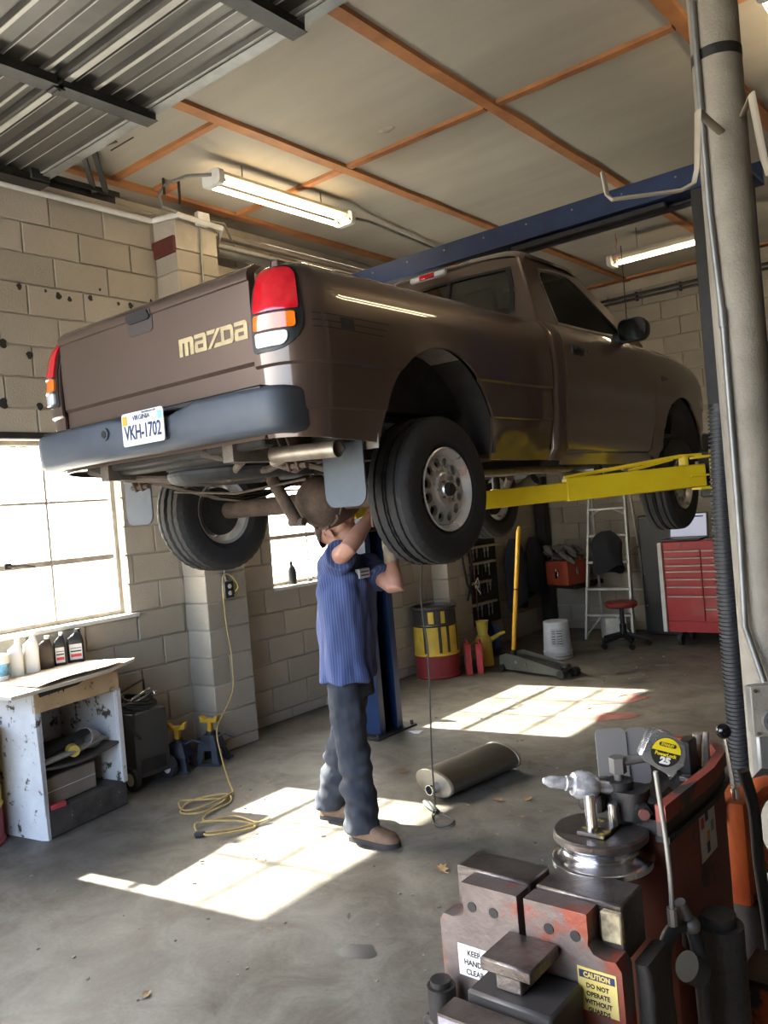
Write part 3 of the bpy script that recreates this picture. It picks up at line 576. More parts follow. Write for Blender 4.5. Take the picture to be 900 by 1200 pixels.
# roof
def roofp(u, v):
    y = 4.14+.70*u; h = .655*math.sin((v-.5)*PI)/1; a = abs(v-.5)*2; z = 3.108-.072*a**3.2-.045*max(0, (.12-u)/.12)**2-.05*max(0, (u-.85)/.15)**2; return V((CX+h, y, z))
m = M(); m.grid(roofp, 12, 20); mk('roof', m, K['paint'], truck)
# cab back with sliding rear window
m = M(); bz = lambda z: 3.995+.15*max(0, (z-2.6))/.45
bo = [(-.78, 2.60), (-.70, 2.85), (-.635, 3.02), (-.3, 3.075), (.3, 3.075), (.635, 3.02), (.70, 2.85), (.78, 2.60), (.3, 2.60), (-.3, 2.60)]
bi = [(-.655, 2.70), (-.635, 2.85), (-.60, 2.975), (-.3, 2.99), (.3, 2.99), (.60, 2.975), (.635, 2.85), (.655, 2.70), (.3, 2.685), (-.3, 2.685)]
bk = lambda P, o=0: [V((CX+x, bz(z)+o, z)) for x, z in P]
m.add(bk(bo)+bk(bi), [(i, (i+1) % 10, (i+1) % 10+10, i+10) for i in range(10)])
for sd in (1, -1):      # rounded cab corners
    m.loft([[V((CX+sd*.78, bz(2.6), 2.60)), V((CX+sd*.70, bz(2.85), 2.85)), V((CX+sd*.635, bz(3.02), 3.02))], [V((CX+sd*.80, 4.0, 2.60)), V((CX+sd*.718, 4.07, 2.85)), V((CX+sd*.65, 4.13, 3.02))], [V((CX+sd*.805, 4.02, 2.605)), V((CX+sd*.72, 4.09, 2.85)), V((CX+sd*.65, 4.16, 3.025))]], False, False)
m.add([(CX+a, 3.99, z) for a, z in ((-.80, 1.9), (.80, 1.9), (.80, 2.60), (-.80, 2.60))], [(0, 1, 2, 3)]); cb = mk('cab_back', m, K['paint'], truck)
m = M(); sl = [(x*.955, z+(.016 if z < 2.75 else -.016 if z > 2.95 else 0)) for x, z in bi]; m.add(bk(bi, -.004)+bk(sl, -.004), [(i, (i+1) % 10, (i+1) % 10+10, i+10) for i in range(10)])
for x in (-.19, .19): m.add(bk([(x-.012, 2.70), (x+.012, 2.70), (x+.012, 2.98), (x-.012, 2.98)], -.006), [(0, 1, 2, 3)])
mk('rear_window_frame', m, K['blackplastic'], cb)
for x0, x1 in ((-.62, -.2), (-.18, .18), (.2, .62)):
    m = M(); P = [(x0, 2.70), (x1, 2.70), (x1*(.955 if x1 > .5 else 1), 2.975), (x0*(.955 if x0 < -.5 else 1), 2.975)]; m.loft([bk(P, .004), bk(P, .008)]); mk('rear_glass', m, K['carglass'], cb)
m = M(); m.box((CX+.05, 4.105, 3.045), (.26, .03, .035), Matrix.Rotation(-.3, 3, 'X'), .008); bl = mk('brake_lamp', m, K['white_lens'], cb)
m = M(); m.box((CX+.05, 4.09, 3.045), (.11, .012, .03), Matrix.Rotation(-.3, 3, 'X'), .004); mk('red_centre', m, K['red_lens'], cb)
# windscreen, hood, nose
m = M(); P = [V((CX-.58, 4.83, 3.03)), V((CX+.58, 4.83, 3.03)), V((CX+.70, 5.46, 2.62)), V((CX-.70, 5.46, 2.62))]; m.loft([P, [q+V((0, -.003, -.005)) for q in P]]); mk('windscreen', m, K['carglass'], truck)
for sd in (1, -1):
    m = M(); m.tube([(CX+sd*.60, 4.82, 3.03), (CX+sd*.68, 5.17, 2.82), (CX+sd*.76, 5.48, 2.61)], .035, 8); mk('windscreen_pillar', m, K['paint'], truck)
m = M(); m.grid(lambda u, v: V((CX+(v-.5)*1.53, 5.40+1.20*u, 2.625-hood_drop(5.40+1.2*u)*1.0+.03*(1-(2*v-1)**2)-.03*max(0, (u-.9)/.1)**2)), 12, 12); mk('hood', m, K['paint'], truck)
m = M(); m.bx(CX-.72, CX+.72, 6.50, 6.56, 2.03, 2.46, .02); mk('grille', m, K['blackplastic'], truck)
m = M(); m.bx(CX-.84, CX+.84, 6.45, 6.72, 1.88, 2.06, .05); mk('front_bumper', m, K['bumper'], truck)
m = M(); m.tube([(CX+.72, 5.42, 2.61), (CX+.73, 5.40, 3.3)], .003, 6); m.cyl((CX+.72, 5.42, 2.60), (CX+.72, 5.42, 2.63), .015, n=10); mk('antenna', m, K['blackplastic'], truck)
# cabin
m = M(); m.bx(CX-.76, CX+.76, 4.02, 5.4, 1.93, 1.96); m.bx(CX-.74, CX+.74, 5.10, 5.36, 2.30, 2.64, .05); mk('cabin_floor', m, K['underblack'], truck)
seatm = mat('grey seat cloth', (.13, .14, .15), .9, vs=30)
for sd in (1, -1):
    m = M(); m.box((CX+sd*.36, 4.50, 2.26), (.52, .50, .16), None, .05); m.box((CX+sd*.36, 4.24, 2.52), (.50, .16, .52), Matrix.Rotation(.2, 3, 'X'), .06); m.box((CX+sd*.36, 4.185, 2.82), (.27, .10, .17), Matrix.Rotation(.1, 3, 'X'), .045); mk('seat', m, seatm, truck)
m = M(); m.lathe([(.17+.012*math.cos(t), .012*math.sin(t)) for t in lin(0, 2*PI, 8)], Matrix.Translation((CX-.36, 4.92, 2.56)) @ Matrix.Rotation(-1.1, 4, 'X'), 20); m.cyl((CX-.36, 4.92, 2.56), (CX-.36, 5.12, 2.46), .02, n=8); mk('steering_wheel', m, K['blackplastic'], truck)
# wheels: tyre with ribs and sipes, pierced rim
def wheel(name, c, sd, side='rim', horiz=False, R=.325, W=.225):
    c = V(c); T = Matrix.Translation(c) @ (Matrix.Rotation(PI/2*sd, 4, 'Y') if not horiz else Matrix.Rotation(PI, 4, 'X'))   # local +z points outwards
    h = W/2; n = 120; P = [(.180, -h+.03, 0), (.205, -h+.008, 0), (.265, -h-.002, 0), (.297, -h+.006, 0), (.312, -h+.018, 1)]
    xs = lin(-h+.03, h-.03, 11)
    for i, x in enumerate(xs): P.append((R-.0035*abs(x/h)**3*2, x-.004, 2 if i in (0, 1, 10, 11) else 3)); P += [(R-.010, x-.0025, 4), (R-.010, x+.0025, 4)] if i in (2, 5, 6, 9) else []
    P += [(.312, h-.018, 1), (.297, h-.006, 0), (.265, h+.002, 0), (.205, h-.008, 0), (.180, h-.03, 0)]
    rings = []
    for j, (r, z, k) in enumerate(P):
        rg = []
        for i in range(n):
            rr_ = r
            if k in (1, 2) and i % 3 == 0: rr_ = r-.0035
            if k == 3 and (i+j) % 3 == 0: rr_ = r-.004
            a = 2*PI*i/n; rg.append((rr_*math.cos(a), rr_*math.sin(a), z))
        rings.append(rg)
    m = M(); m.loft(rings, True, False, T); w_ = mk(name, m, K['rubber'], truck, ang=25)
    m = M(); T0, T = T, T @ Matrix.Diagonal((.87, .87, 1, 1))
    zr = lambda r: h-.030+(.018*(r/.19)**2 if r < .12 else .018*.4+0)-(.020*math.sin(min(1, max(0, (r-.075)/.10))*PI/2) if r > .075 else 0)
    if side == 'rim':
        m.lathe([(.206, -h+.03), (.190, -h+.04), (.182, -.02), (.182, h-.06), (.188, h-.035), (.204, h-.03), (.212, h-.012), (.206, h-.008), (.194, h-.022), (.180, h-.044)], T, 48)
        N_ = 12
        for k in range(N_):
            a0, a1 = 2*PI*k/N_, 2*PI*(k+1)/N_; rc, ac, q = .139, (a0+a1)/2, .0265; r0, r1 = .108, .176
            loop = [(r0, a) for a in lin(a0, a1, 4)[:-1]]+[(r, a1) for r in lin(r0, r1, 4)[:-1]]+[(r1, a) for a in lin(a1, a0, 4)[:-1]]+[(r, a0) for r in lin(r1, r0, 4)[:-1]]
            pol = [(r*math.cos(a), r*math.sin(a)) for r, a in loop]; cx_, cy_ = rc*math.cos(ac), rc*math.sin(ac)
            circ = []
            for x, y in pol: t = math.atan2(y-cy_, x-cx_); circ.append((cx_+q*math.cos(t)*1.0, cy_+q*math.sin(t)))
            zz = lambda x, y: zr(math.hypot(x, y)); n_ = 16
            vs = [(x, y, zz(x, y)) for x, y in pol]+[(x, y, zz(x, y)+.002) for x, y in circ]+[(cx_+(x-cx_)*.92, cy_+(y-cy_)*.92, zz(x, y)-.018) for x, y in circ]
            m.add(vs, [(i, (i+1) % n_, (i+1) % n_+n_, i+n_) for i in range(n_)]+[(i+n_, (i+1) % n_+n_, (i+1) % n_+2*n_, i+2*n_) for i in range(n_)], T)
        m.lathe([(.108, zr(.108)), (.095, zr(.095)), (.085, zr(.085)), (.078, h-.022), (.040, h-.020), (.036, h-.012)], T, 36)
        rm = mk('rim', m, K['alloy'], w_, label='silver rim pierced by round holes')
        m = M(); m.lathe([(.036, h-.012), (.034, h+.004), (.028, h+.009), (.001, h+.010)], T, 24); mk('hub_cap', m, K['blackplastic'], w_)
        m = M()
        for k in range(5): a = 2*PI*k/5+.3; m.cyl(T @ V((.058*math.cos(a), .058*math.sin(a), h-.022)), T @ V((.058*math.cos(a), .058*math.sin(a), h+.002)), .0105, .009, n=6)
        mke('lug_nut', m, K['chrome'], w_)
    else: m.lathe([(.206, -h+.03), (.190, -h+.045), (.185, .0), (.18, .05), (.14, .06), (.12, .04), (.07, .045), (.001, .045)], T, 36); m.lathe([(.206, h-.03), (.195, h-.02), (.185, .05)], T, 36); mk('rim', m, K['alloy'] if horiz else K['rust'], w_)
    m = M(); m.lathe([(.001, .04), (.14, .04), (.15, .01), (.15, -.05), (.001, -.05)], T, 28)
    if not horiz: mk('brake_drum', m, K['rust'] if side != 'rim' else K['underblack'], w_)
RY, RZ, FYW, FZ = 2.985, 1.752, 5.87, 1.69
wheel('wheel', (CX+.735, RY, RZ), 1); wheel('wheel', (CX-.735, RY, RZ), -1); wheel('wheel', (CX+.75, FYW, FZ), 1); wheel('wheel', (CX-.75, FYW, FZ), -1)
wheel('spare_wheel', (CX-.02, 2.56, 1.985), 1, 'back', True, R=.325)
# rear axle, springs, shocks
m = M(); c = V((2.335, RY, RZ)); m.cyl((CX-.62, RY, RZ), (c.x-.10, RY, RZ), .045, .05, 16); m.cyl((c.x+.10, RY, RZ), (CX+.62, RY, RZ), .05, .045, 16)
m.sph(c, (.13, .13, .132), 20, 12); m.lathe([(.001, .16), (.055, .155), (.095, .13), (.122, .085), (.127, .05), (.138, .05), (.138, .03), (.10, -.12), (.05, -.22)], Matrix.Translation(c) @ Matrix.Rotation(PI/2, 4, 'X'), 24)
for k in range(10): a = 2*PI*k/10; m.cyl(c+V((.132*math.cos(a), -.048, .132*math.sin(a))), c+V((.132*math.cos(a), -.062, .132*math.sin(a))), .009, n=6)
mk('rear_axle', m, K['rust'], truck, label='rusty rear axle with round differential cover')
for sd in (1, -1):
    m = M(); X = CX+sd*.50
    for k, (a, b) in enumerate(((.62, .60), (.50, .48), (.36, .34))): m.tube([(X, RY-a, RZ+.17-.02*k), (X, RY-a*.5, RZ+.10-.017*k), (X, RY, RZ+.075-.016*k), (X, RY+b*.5, RZ+.10-.017*k), (X, RY+b, RZ+.17-.02*k)], .0078, 4, sq=(4.2, 1))
    mk('leaf_spring', m, K['under'], truck)
    m = M(); m.box((X, RY-.63, RZ+.20), (.012, .05, .16), Matrix.Rotation(.4, 3, 'X'), .004); m.box((X+sd*.05, RY-.63, RZ+.20), (.012, .05, .16), Matrix.Rotation(.4, 3, 'X'), .004); m.cyl((X-.04*sd, RY-.61, RZ+.14), (X+.09*sd, RY-.61, RZ+.14), .012, n=8); mk('spring_shackle', m, K['rust'], truck)
    m = M(); a, b = (V((CX+.36, 3.17, RZ-.08)), V((CX+.24, 3.4, 2.06))) if sd > 0 else (V((CX+.10, 2.78, RZ-.09)), V((CX+.02, 2.60, 2.06))); m.cyl(a, a.lerp(b, .55), .030, n=14); m.cyl(a.lerp(b, .5), b, .024, n=12); m.cyl(a+V((-.04, 0, 0)), a+V((.05, 0, 0)), .02, n=10); mk('shock_absorber', m, K['rust'], truck)
    m = M(); m.loft([[(CX+sd*(h), y, z) for h, z in ((.39, 1.92), (.45, 1.92), (.45, 2.03), (.39, 2.03))] for y in (2.12, 2.5, 3.4, 4.2, 6.4)]) ; mk('frame_rail', m, K['under'], truck)
    # mud flaps
    m = M(); a0, a1 = (.585, .80); P = rrect(a0, a1, 1.712, 1.965, .03, rs=(.005, .005, .05, .05)); m.prism([(CX+sd*a, z) for a, z in P], 2.472, 2.480, 'y'); m.cyl((CX+sd*.70, 2.468, 1.945), (CX+sd*.70, 2.482, 1.945), .012, n=8); mk('mud_flap', m, K['flap'], truck, label='grey rubber flap behind the rear wheel')
m = M()
for y in (2.22, 3.3, 4.2): m.bx(CX-.42, CX+.42, y-.04, y+.04, 1.94, 2.02, .01)
m.bx(CX-.6, CX+.6, 2.14, 2.20, 1.96, 2.05, .01); mke('cross_member', m, K['underblack'], truck)
m = M()
for x0, x1 in ((CX-.45, CX-.02), (CX+.35, CX+.02)): m.tube([(x0-.1, 2.13, 1.975), (x0, 2.25, 1.93), (x1, 2.46, 1.885), (x1+(.1 if x1 < CX else .25), 2.62, 1.90)], .018, 8)
m.tube([(CX-.62, 2.40, 1.93), (CX-.3, 2.44, 1.90), (CX+.3, 2.44, 1.90), (CX+.55, 2.35, 1.93)], .016, 8); m.tube([(CX-.50, 2.55, 1.86), (CX-.1, 2.6, 1.82), (CX+.34, 2.62, 1.85)], .006, 6); mke('carrier_bar', m, K['under'], truck)
m = M(); m.bx(CX-.66, CX+.66, 2.14, 6.4, 2.06, 2.085); m.bx(CX-.30, CX+.30, 5.2, 6.2, 1.86, 2.06, .04); m.bx(CX-.18, CX+.12, 4.3, 5.2, 1.84, 2.06, .05); mke('underbody', m, K['underblack'], truck)
m = M(); m.tube([(CX+.78, 2.352, 1.934), (CX+.45, 2.33, 1.945)], .033, 18, cap=False); m.tube([(CX+.78, 2.352, 1.934), (CX+.45, 2.33, 1.945)], .030, 18, cap=False); m.lathe([(.030, 0), (.033, 0)], frame((CX+.78, 2.352, 1.934), (0, 1, 0), (0, 0, 1)), 18); mk('tail_pipe', m, K['pipe'], truck, label='bright tail pipe stub')
m = M(); m.tube([(CX+.52, 2.335, 1.942), (CX+.44, 2.35, 1.925), (CX+.40, 2.50, 1.90), (CX+.30, 2.65, 1.93), (CX+.28, 2.85, 1.96), (CX+.28, 3.2, 1.96), (CX+.26, 3.6, 1.86), (CX+.26, 3.9, 1.85)], .028, 12); m.tube([(CX+.26, 4.1, 1.85), (CX+.25, 5.4, 1.86)], .026, 10); mke('exhaust_pipe', m, K['pipe'], truck)
m = M(); m.cyl((CX+.04, 3.1, RZ+.02), (CX, 4.4, 1.90), .038, n=14); mk('drive_shaft', m, K['under'], truck)
m = M(); m.bx(CX-.38, CX-.06, 3.4, 4.6, 1.82, 2.03, .05); mk('fuel_tank', m, K['underblack'], truck)
m = M(); m.cyl((CX+.58, FYW, FZ), (CX+.30, FYW-.02, 1.82), .04, .05, 10); m.cyl((CX-.58, FYW, FZ), (CX-.30, FYW-.02, 1.82), .04, .05, 10); m.tube([(CX+.55, 5.75, FZ), (CX+.2, 5.3, 1.84)], .03, 8); m.tube([(CX-.55, 5.75, FZ), (CX-.2, 5.3, 1.84)], .03, 8); mke('suspension_arm', m, K['under'], truck)
m = M(); T = frame((2.845, 2.70, 1.70), (.6, -.77, 0), (.25, .2, .95)); m.box(T.translation, (.055, .010, .16), Matrix.Rotation(-.85, 3, 'Z') @ Matrix.Rotation(.25, 3, 'Y'), .004); m.k = 1
T2 = Matrix.Translation(T.translation) @ (Matrix.Rotation(-.85, 3, 'Z') @ Matrix.Rotation(.25, 3, 'Y')).to_4x4(); 
for z in (.05, -.04): m.cyl(T2 @ V((0, -.0056, z)), T2 @ V((0, .0056, z)), .012, n=10)
mk('shock_bracket', m, [K['rust'], K['ink']], truck)
# ------------------------------------------------------------------ two-post lift
lift = thing('car_lift', 'blue two-post lift with yellow swing arms holding up the brown truck', 'car lift', (2.4, 4.82, 0))
def post(x0, sd):   # C-section open towards the bay
    m = M(); xb = x0+sd*.25; y0, y1 = 4.68, 4.95
    P = [(x0, y0), (xb, y0), (xb, y1), (x0, y1), (x0, y1-.06), (x0+sd*.012, y1-.06), (x0+sd*.012, y1-.012), (xb-sd*.012, y1-.012), (xb-sd*.012, y0+.012), (x0+sd*.012, y0+.012), (x0+sd*.012, y0+.06), (x0, y0+.06)]
    m.prism(P, .012, 3.28); m.k = 1
    for i in range(9): z = .3+i*.32; m.cyl((x0+sd*.20, y0-.002, z), (x0+sd*.20, y0+.004, z), .006, n=8)
    p = mk('post', m, [K['blue'], K['galv']], lift)
    m = M(); m.bx(x0-sd*.01, x0+sd*.075, y0-.012, y0-.001, 1.95, 3.28, .002); mk('slide_track', m, K['darksteel'], p)
    m = M(); m.bx(x0-sd*.06, xb+sd*.06, y0-.10, y1+.10, 0, .014, .003)
    for a in (-.03, .29):
        for b in (y0-.07, y1+.07): m.cyl((x0+sd*a, b, .014), (x0+sd*a, b, .045), .013, n=6)
    mk('base_plate', m, K['darksteel'], p)
    m = M(); m.bx(x0+sd*.02, xb-sd*.03, y0+.03, y1-.03, 1.52, 2.25, .01); m.bx(x0-sd*.10, x0+sd*.04, y0+.02, y1-.02, 1.60, 1.86, .01); mk('carriage', m, K['darksteel'], p)
    m = M(); m.cyl((x0+sd*.13, 4.81, .02), (x0+sd*.13, 4.81, 1.5), .04, n=12); mk('hydraulic_cylinder', m, K['darksteel'], p)
post(1.10, -1); post(3.66, 1)
m = M(); B = [(4.66, 3.28), (4.66, 3.41), (4.68, 3.41), (4.68, 3.30), (4.93, 3.30), (4.93, 3.41), (4.95, 3.41), (4.95, 3.28)]; m.prism(B, .80, 3.96, 'x'); m.k = 1
for i in range(9): m.cyl((1.1+i*.31, 4.656, 3.37), (1.1+i*.31, 4.66, 3.37), .006, n=6)
ob = mk('overhead_beam', m, [K['blue'], K['galv']], lift)
m = M(); m.tube([(.9, 4.80, 3.27), (3.86, 4.80, 3.27)], .012, 6); m.bx(2.5, 3.5, 4.70, 4.76, 3.235, 3.28, .01); mk('shutoff_bar', m, K['darksteel'], ob)
def arm(a, b, zt, brace=True):
    a, b = V(a), V(b); d = (b-a); L_ = d.length; u = d.normalized(); n = V((0, 0, 1)).cross(u); R3 = Matrix((u, n, V((0, 0, 1)))).transposed()
    m = M(); c = a+u*L_*.30; m.box(c, (L_*.60, .10, .125), R3, .006); m.box(a+u*L_*.02, (.13, .16, .012), R3, .003)
    for h in (.10, -.07): m.box(a+V((0, 0, h))-u*.05, (.18, .13, .014), R3, .003)
    m.cyl(a+V((0, 0, -.10))-u*.08, a+V((0, 0, .13))-u*.08, .035, n=14)
    if brace:
        m.box(a+u*.10+V((0, 0, .085)), (.02, .09, .07), R3, .003); m.tube([a+V((0, 0, .11)), a+u*.12+V((0, 0, .115)), a+u*L_*.60+V((0, 0, .066))], .012, 6); m.tube([a+u*.16+V((0, 0, .105)), a+u*L_*.32+V((0, 0, .066))], .010, 6)
    A = mk('swing_arm', m, K['yellow'], lift, label='yellow telescopic swing arm')
    m = M(); m.box(a+u*L_*.78-V((0, 0, .008)), (L_*.46, .08, .098), R3, .004); mk('arm_extension', m, K['yellow'], A)
    m = M(); m.cyl(b-V((0, 0, .04)), b+V((0, 0, .065)), .045, n=16); m.k = 1; m.cyl(b+V((0, 0, .065)), V((b.x, b.y, zt-.002)), .03, n=14); m.cyl(V((b.x, b.y, zt-.022)), V((b.x, b.y, zt-.002)), .06, n=18); mk('lift_pad', m, [K['yellow'], K['rubber']], A)
ZA = 1.725
arm((3.60, 4.64, ZA), (2.64, 3.80, ZA-.03), 1.92); arm((3.60, 4.98, ZA), (2.63, 5.45, ZA-.03), 1.92, False); arm((1.16, 4.64, ZA), (1.80, 3.75, ZA-.03), 1.92, False); arm((1.16, 4.98, ZA), (1.80, 5.45, ZA-.03), 1.92, False)

# ------------------------------------------------------------------ mechanic
man = thing('person', 'man in blue striped work shirt and dark trousers reaching up under the truck', 'person', (2.2, 3.2, 0))
Fd = V((.95, .30, 0)).normalized(); Ld = V((-Fd.y, Fd.x, 0)); Zd = V((0, 0, 1))
HC = V((2.205, 3.175, 1.605)); hf = (Fd*.80+Zd*.60).normalized(); hl = Ld; hu = hf.cross(hl)
hp = lambda f, l, u_: HC+hf*f+hl*l+hu*u_
HR = Matrix((hf, hl, hu)).transposed()
shR, elR, wrR = V((2.228, 3.085, 1.435)), V((2.465, 2.955, 1.515)), V((2.455, 3.165, 1.665))
shL, elL, wrL = V((2.235, 3.335, 1.41)), V((2.475, 3.285, 1.28)), V((2.400, 3.355, 1.445))
NB = V((2.190, 3.19, 1.43))
skin = mat('skin', (.52, .285, .20), .5, c2=(.42, .20, .14), vs=14, amt=.7, bump=.06, bs=180); skin.node_tree.nodes['Principled BSDF'].inputs['Subsurface Weight'].default_value = .12
skin.node_tree.nodes['Principled BSDF'].inputs['Subsurface Radius'].default_value = (.02, .008, .004)
def hand(m, wr, d, pn, thumb, k=1.0):  # wrist, finger direction, palm normal, thumb side (+1/-1), growth
    d = V(d).normalized(); pn = V(pn); pn = (pn-d*pn.dot(d)).normalized(); s = d.cross(pn)*thumb    # s points to the thumb side
    R3 = Matrix((d, s, pn)).transposed(); m.sph(wr+d*.05, (.056*k, .041*k, .019*k), 14, 8, R3); m.tube([wr-d*.02, wr+d*.03], [.026*k, .027*k], 10, round_=True)
    for i, (off, L_, sp) in enumerate(((.029, .070, .10), (.010, .078, .03), (-.010, .073, -.04), (-.028, .058, -.12))):
        p = wr+d*.088+s*off; q = (d+s*sp).normalized(); cu = .35+.1*i; P = [p-d*.03, p]
        for seg, f in ((.45, .5), (.30, 1.1), (.25, 1.7)): e = (q*math.cos(cu*f)+pn*math.sin(cu*f)); P.append(P[-1]+e*L_*seg)
        m.tube(P, [.0105*k, .0102*k, .0092*k, .0084*k, .0070*k], 8, round_=True)
    b = wr+d*.025+s*.028; m.tube([b-s*.012, b+s*.012+d*.02+pn*.006, b+s*.022+d*.045+pn*.018, b+s*.022+d*.068+pn*.026], [.016*k, .0125*k, .0105*k, .008*k], 8, round_=True)
m = M()
m.sph(hp(-.012, 0, .03), (.100, .077, .092), 20, 14, HR); m.sph(hp(.035, 0, -.045), (.062, .056, .075), 16, 10, HR); m.sph(hp(.06, 0, -.095), (.028, .03, .022), 12, 8, HR)
m.tube([hp(.082, 0, .022), hp(.108, 0, -.016), hp(.098, 0, -.028)], [.009, .0145, .009], 10, round_=True); m.sph(hp(.094, .012, -.025), .009, 8, 6); m.sph(hp(.094, -.012, -.025), .009, 8, 6)
m.sph(hp(.083, 0, -.055), (.013, .024, .006), 10, 6, HR); m.sph(hp(.081, 0, -.067), (.013, .022, .007), 10, 6, HR); m.tube([hp(.072, -.05, .036), hp(.087, 0, .034), hp(.072, .05, .036)], .011, 8, round_=True)
for s in (1, -1):
    m.sph(hp(.045, s*.045, -.02), (.035, .022, .025), 10, 8, HR); T = HR @ Matrix.Rotation(s*.35, 3, 'Z'); m.sph(hp(-.012, s*.078, -.008), (.018, .008, .031), 12, 8, T); m.tube([hp(-.026+.014*math.cos(t)*1.1, s*.084, .0+.026*math.sin(t)) for t in lin(-.6, 3.6, 8)], .0045, 6, round_=True); m.sph(hp(-.008, s*.08, -.036), (.009, .006, .010), 8, 6, HR)
m.tube([NB-Zd*.05-Fd*.015, NB+Zd*.04, hp(-.03, 0, -.05), hp(-.02, 0, 0)], [.075, .06, .058, .06], 14, round_=True)
hipc = V((2.195, 3.185, .92))
m.tube([hipc-Zd*.04, hipc+Zd*.12, V((2.212, 3.195, 1.25)), NB-Zd*.08], [.095, .095, .10, .065], 16, round_=True, sq=(1, 1)); m.tube([shR, (shR+shL)/2-Zd*.02, shL], [.045, .04, .045], 12, round_=True)
for a, b, c in ((shR, elR, wrR), (shL, elL, wrL)): m.tube([a, a.lerp(b, .5), a.lerp(b, .9), b, b.lerp(c, .28), b.lerp(c, .7), c], [.055, .049, .043, .043, .045, .035, .027], 14, round_=True)
hand(m, wrR, (-.05, .35, .90), (.75, .55, -.2), 1)
kR, aR, kL, aL = V((2.235, 3.125, .50)), V((2.225, 3.155, .09)), V((2.06, 3.27, .50)), V((1.865, 3.315, .10))
for h, k_, a in ((hipc-Ld*.09, kR, aR), (hipc+Ld*.09, kL, aL)): m.tube([h, h.lerp(k_, .5), k_, k_.lerp(a, .3), a, a-Zd*.04], [.085, .07, .055, .05, .038, .04], 12, round_=True)
body = mk('body', remesh(m, .0055, 5), skin, man)
for vtx in body.data.vertices: vtx.co -= OFF[man.name]
gl = M(); hand(gl, wrL, (-.30, .15, .85), (.35, .55, -.45), -1, 1.18); gl.tube([wrL-V((-.25, .26, .6)).normalized()*.035, wrL+V((0, 0, .02))], [.038, .036], 12, round_=True)
def shift(o):
    for vtx in o.data.vertices: vtx.co -= OFF[man.name]
    return o
shift(mk('glove', remesh(gl, .004, 3), mat('cream cotton glove', (.55, .46, .33), .9, c2=(.38, .31, .22), vs=30, bump=.3, bs=200), man, label='cream work glove'))
def wrinkle(me, amp, fx, fz, seed, fold=None):
    C_ = [(p.co.copy(), p.normal.copy()) for p in me.vertices]
    for p, (c, n) in zip(me.vertices, C_):
        q = V((c.x*fx+seed, c.y*fx, c.z*fz)); h = noise.noise(q)+.5*noise.noise(q*2.1)
        if fold: h += fold(c)
        p.co = c+n*h*amp
m = M(); rings = []
for z, c, d, w_ in ((.835, (2.205, 3.185), .140, .190), (.92, (2.203, 3.185), .130, .180), (1.05, (2.203, 3.187), .133, .178), (1.18, (2.208, 3.19), .138, .185), (1.30, (2.218, 3.197), .140, .195), (1.37, (2.218, 3.20), .128, .19), (1.42, (2.205, 3.195), .105, .165), (1.465, (2.195, 3.19), .080, .11), (1.50, (2.19, 3.19), .066, .070)):
    rings.append([V((c[0], c[1], z))+Fd*(math.copysign(abs(math.cos(t))**.85, math.cos(t))*d)+Ld*(math.copysign(abs(math.sin(t))**.85, math.sin(t))*w_) for t in [2*PI*i/32 for i in range(32)]])
m.loft(rings)
for a, b in ((shR, elR), (shL, elL)): e = a.lerp(b, .60); m.tube([a-Zd*.05-(b-a)*.35, a-Zd*.015, a.lerp(b, .35), e], [.06, .072, .076, .080], 18, round_=False)
shirt_m = bpy.data.materials.new('striped blue work shirt'); t, b, L = nod(shirt_m); N = t.nodes.new
tc = N('ShaderNodeTexCoord'); sp_ = N('ShaderNodeSeparateXYZ'); L.new(tc.outputs['Object'], sp_.inputs[0])
at = N('ShaderNodeMath'); at.operation = 'ARCTAN2'; L.new(sp_.outputs[1], at.inputs[0]); L.new(sp_.outputs[0], at.inputs[1]); ml = N('ShaderNodeMath'); ml.operation = 'MULTIPLY'; ml.inputs[1].default_value = 90; L.new(at.outputs[0], ml.inputs[0]); sn = N('ShaderNodeMath'); sn.operation = 'SINE'; L.new(ml.outputs[0], sn.inputs[0])
rp = N('ShaderNodeValToRGB'); rp.color_ramp.elements[0].position = .62; rp.color_ramp.elements[1].position = .9; rp.color_ramp.elements[0].color = (.048, .072, .185, 1); rp.color_ramp.elements[1].color = (.12, .15, .29, 1); L.new(sn.outputs[0], rp.inputs[0]); L.new(rp.outputs[0], b.inputs['Base Color']); b.inputs['Roughness'].default_value = .85
me = remesh(m, .008, 3); wrinkle(me, .014, 13, 4, 3, lambda p: .9*math.sin(math.atan2(p.y-3.19, p.x-2.2)*8+p.z*5+2*noise.noise(p*6))*max(0, 1.30-p.z)*1.3+.5*math.sin((p.z*1.2-p.x+p.y)*45)*max(0, 1-abs(p.z-1.36)*7))
shirt = shift(mk('shirt', me, shirt_m, man))
m = M(); m.tube([NB+Zd*(.055+.012*math.cos(t))+Fd*(.066*math.cos(t)+.01)+Ld*.068*math.sin(t) for t in lin(.35, 2*PI-.35, 16)], .013, 8, round_=True, sq=(1, 1.6)); mk('collar', m, shirt_m, shirt)
pn = (Fd*.9-Ld*.25).normalized(); Tq = frame(V((2.357, 3.172, 1.375)), (Zd.cross(pn)), Zd)
m = M(); m.box((0, 0, 0), (.085, .048, .03), None, .003); m = M().add([Tq @ p for p in m.v], m.f); mk('name_patch', m, mat('white patch cloth', (.66, .67, .72), .9, vs=40), shirt, label='white name patch')
m = M()
for y in (.009, -.009): m.add([Tq @ V((a, y+b, .0155)) for a, b in ((-.034, -.003), (.034, -.003), (.034, .003), (-.034, .003))], [(0, 1, 2, 3)])
mk('patch_stitching', m, K['navy'], shirt)
jean = mat('dark navy work trousers', (.038, .044, .060), .9, c2=(.020, .023, .032), vs=8, bump=.2, bs=300)
m = M(); rings = []
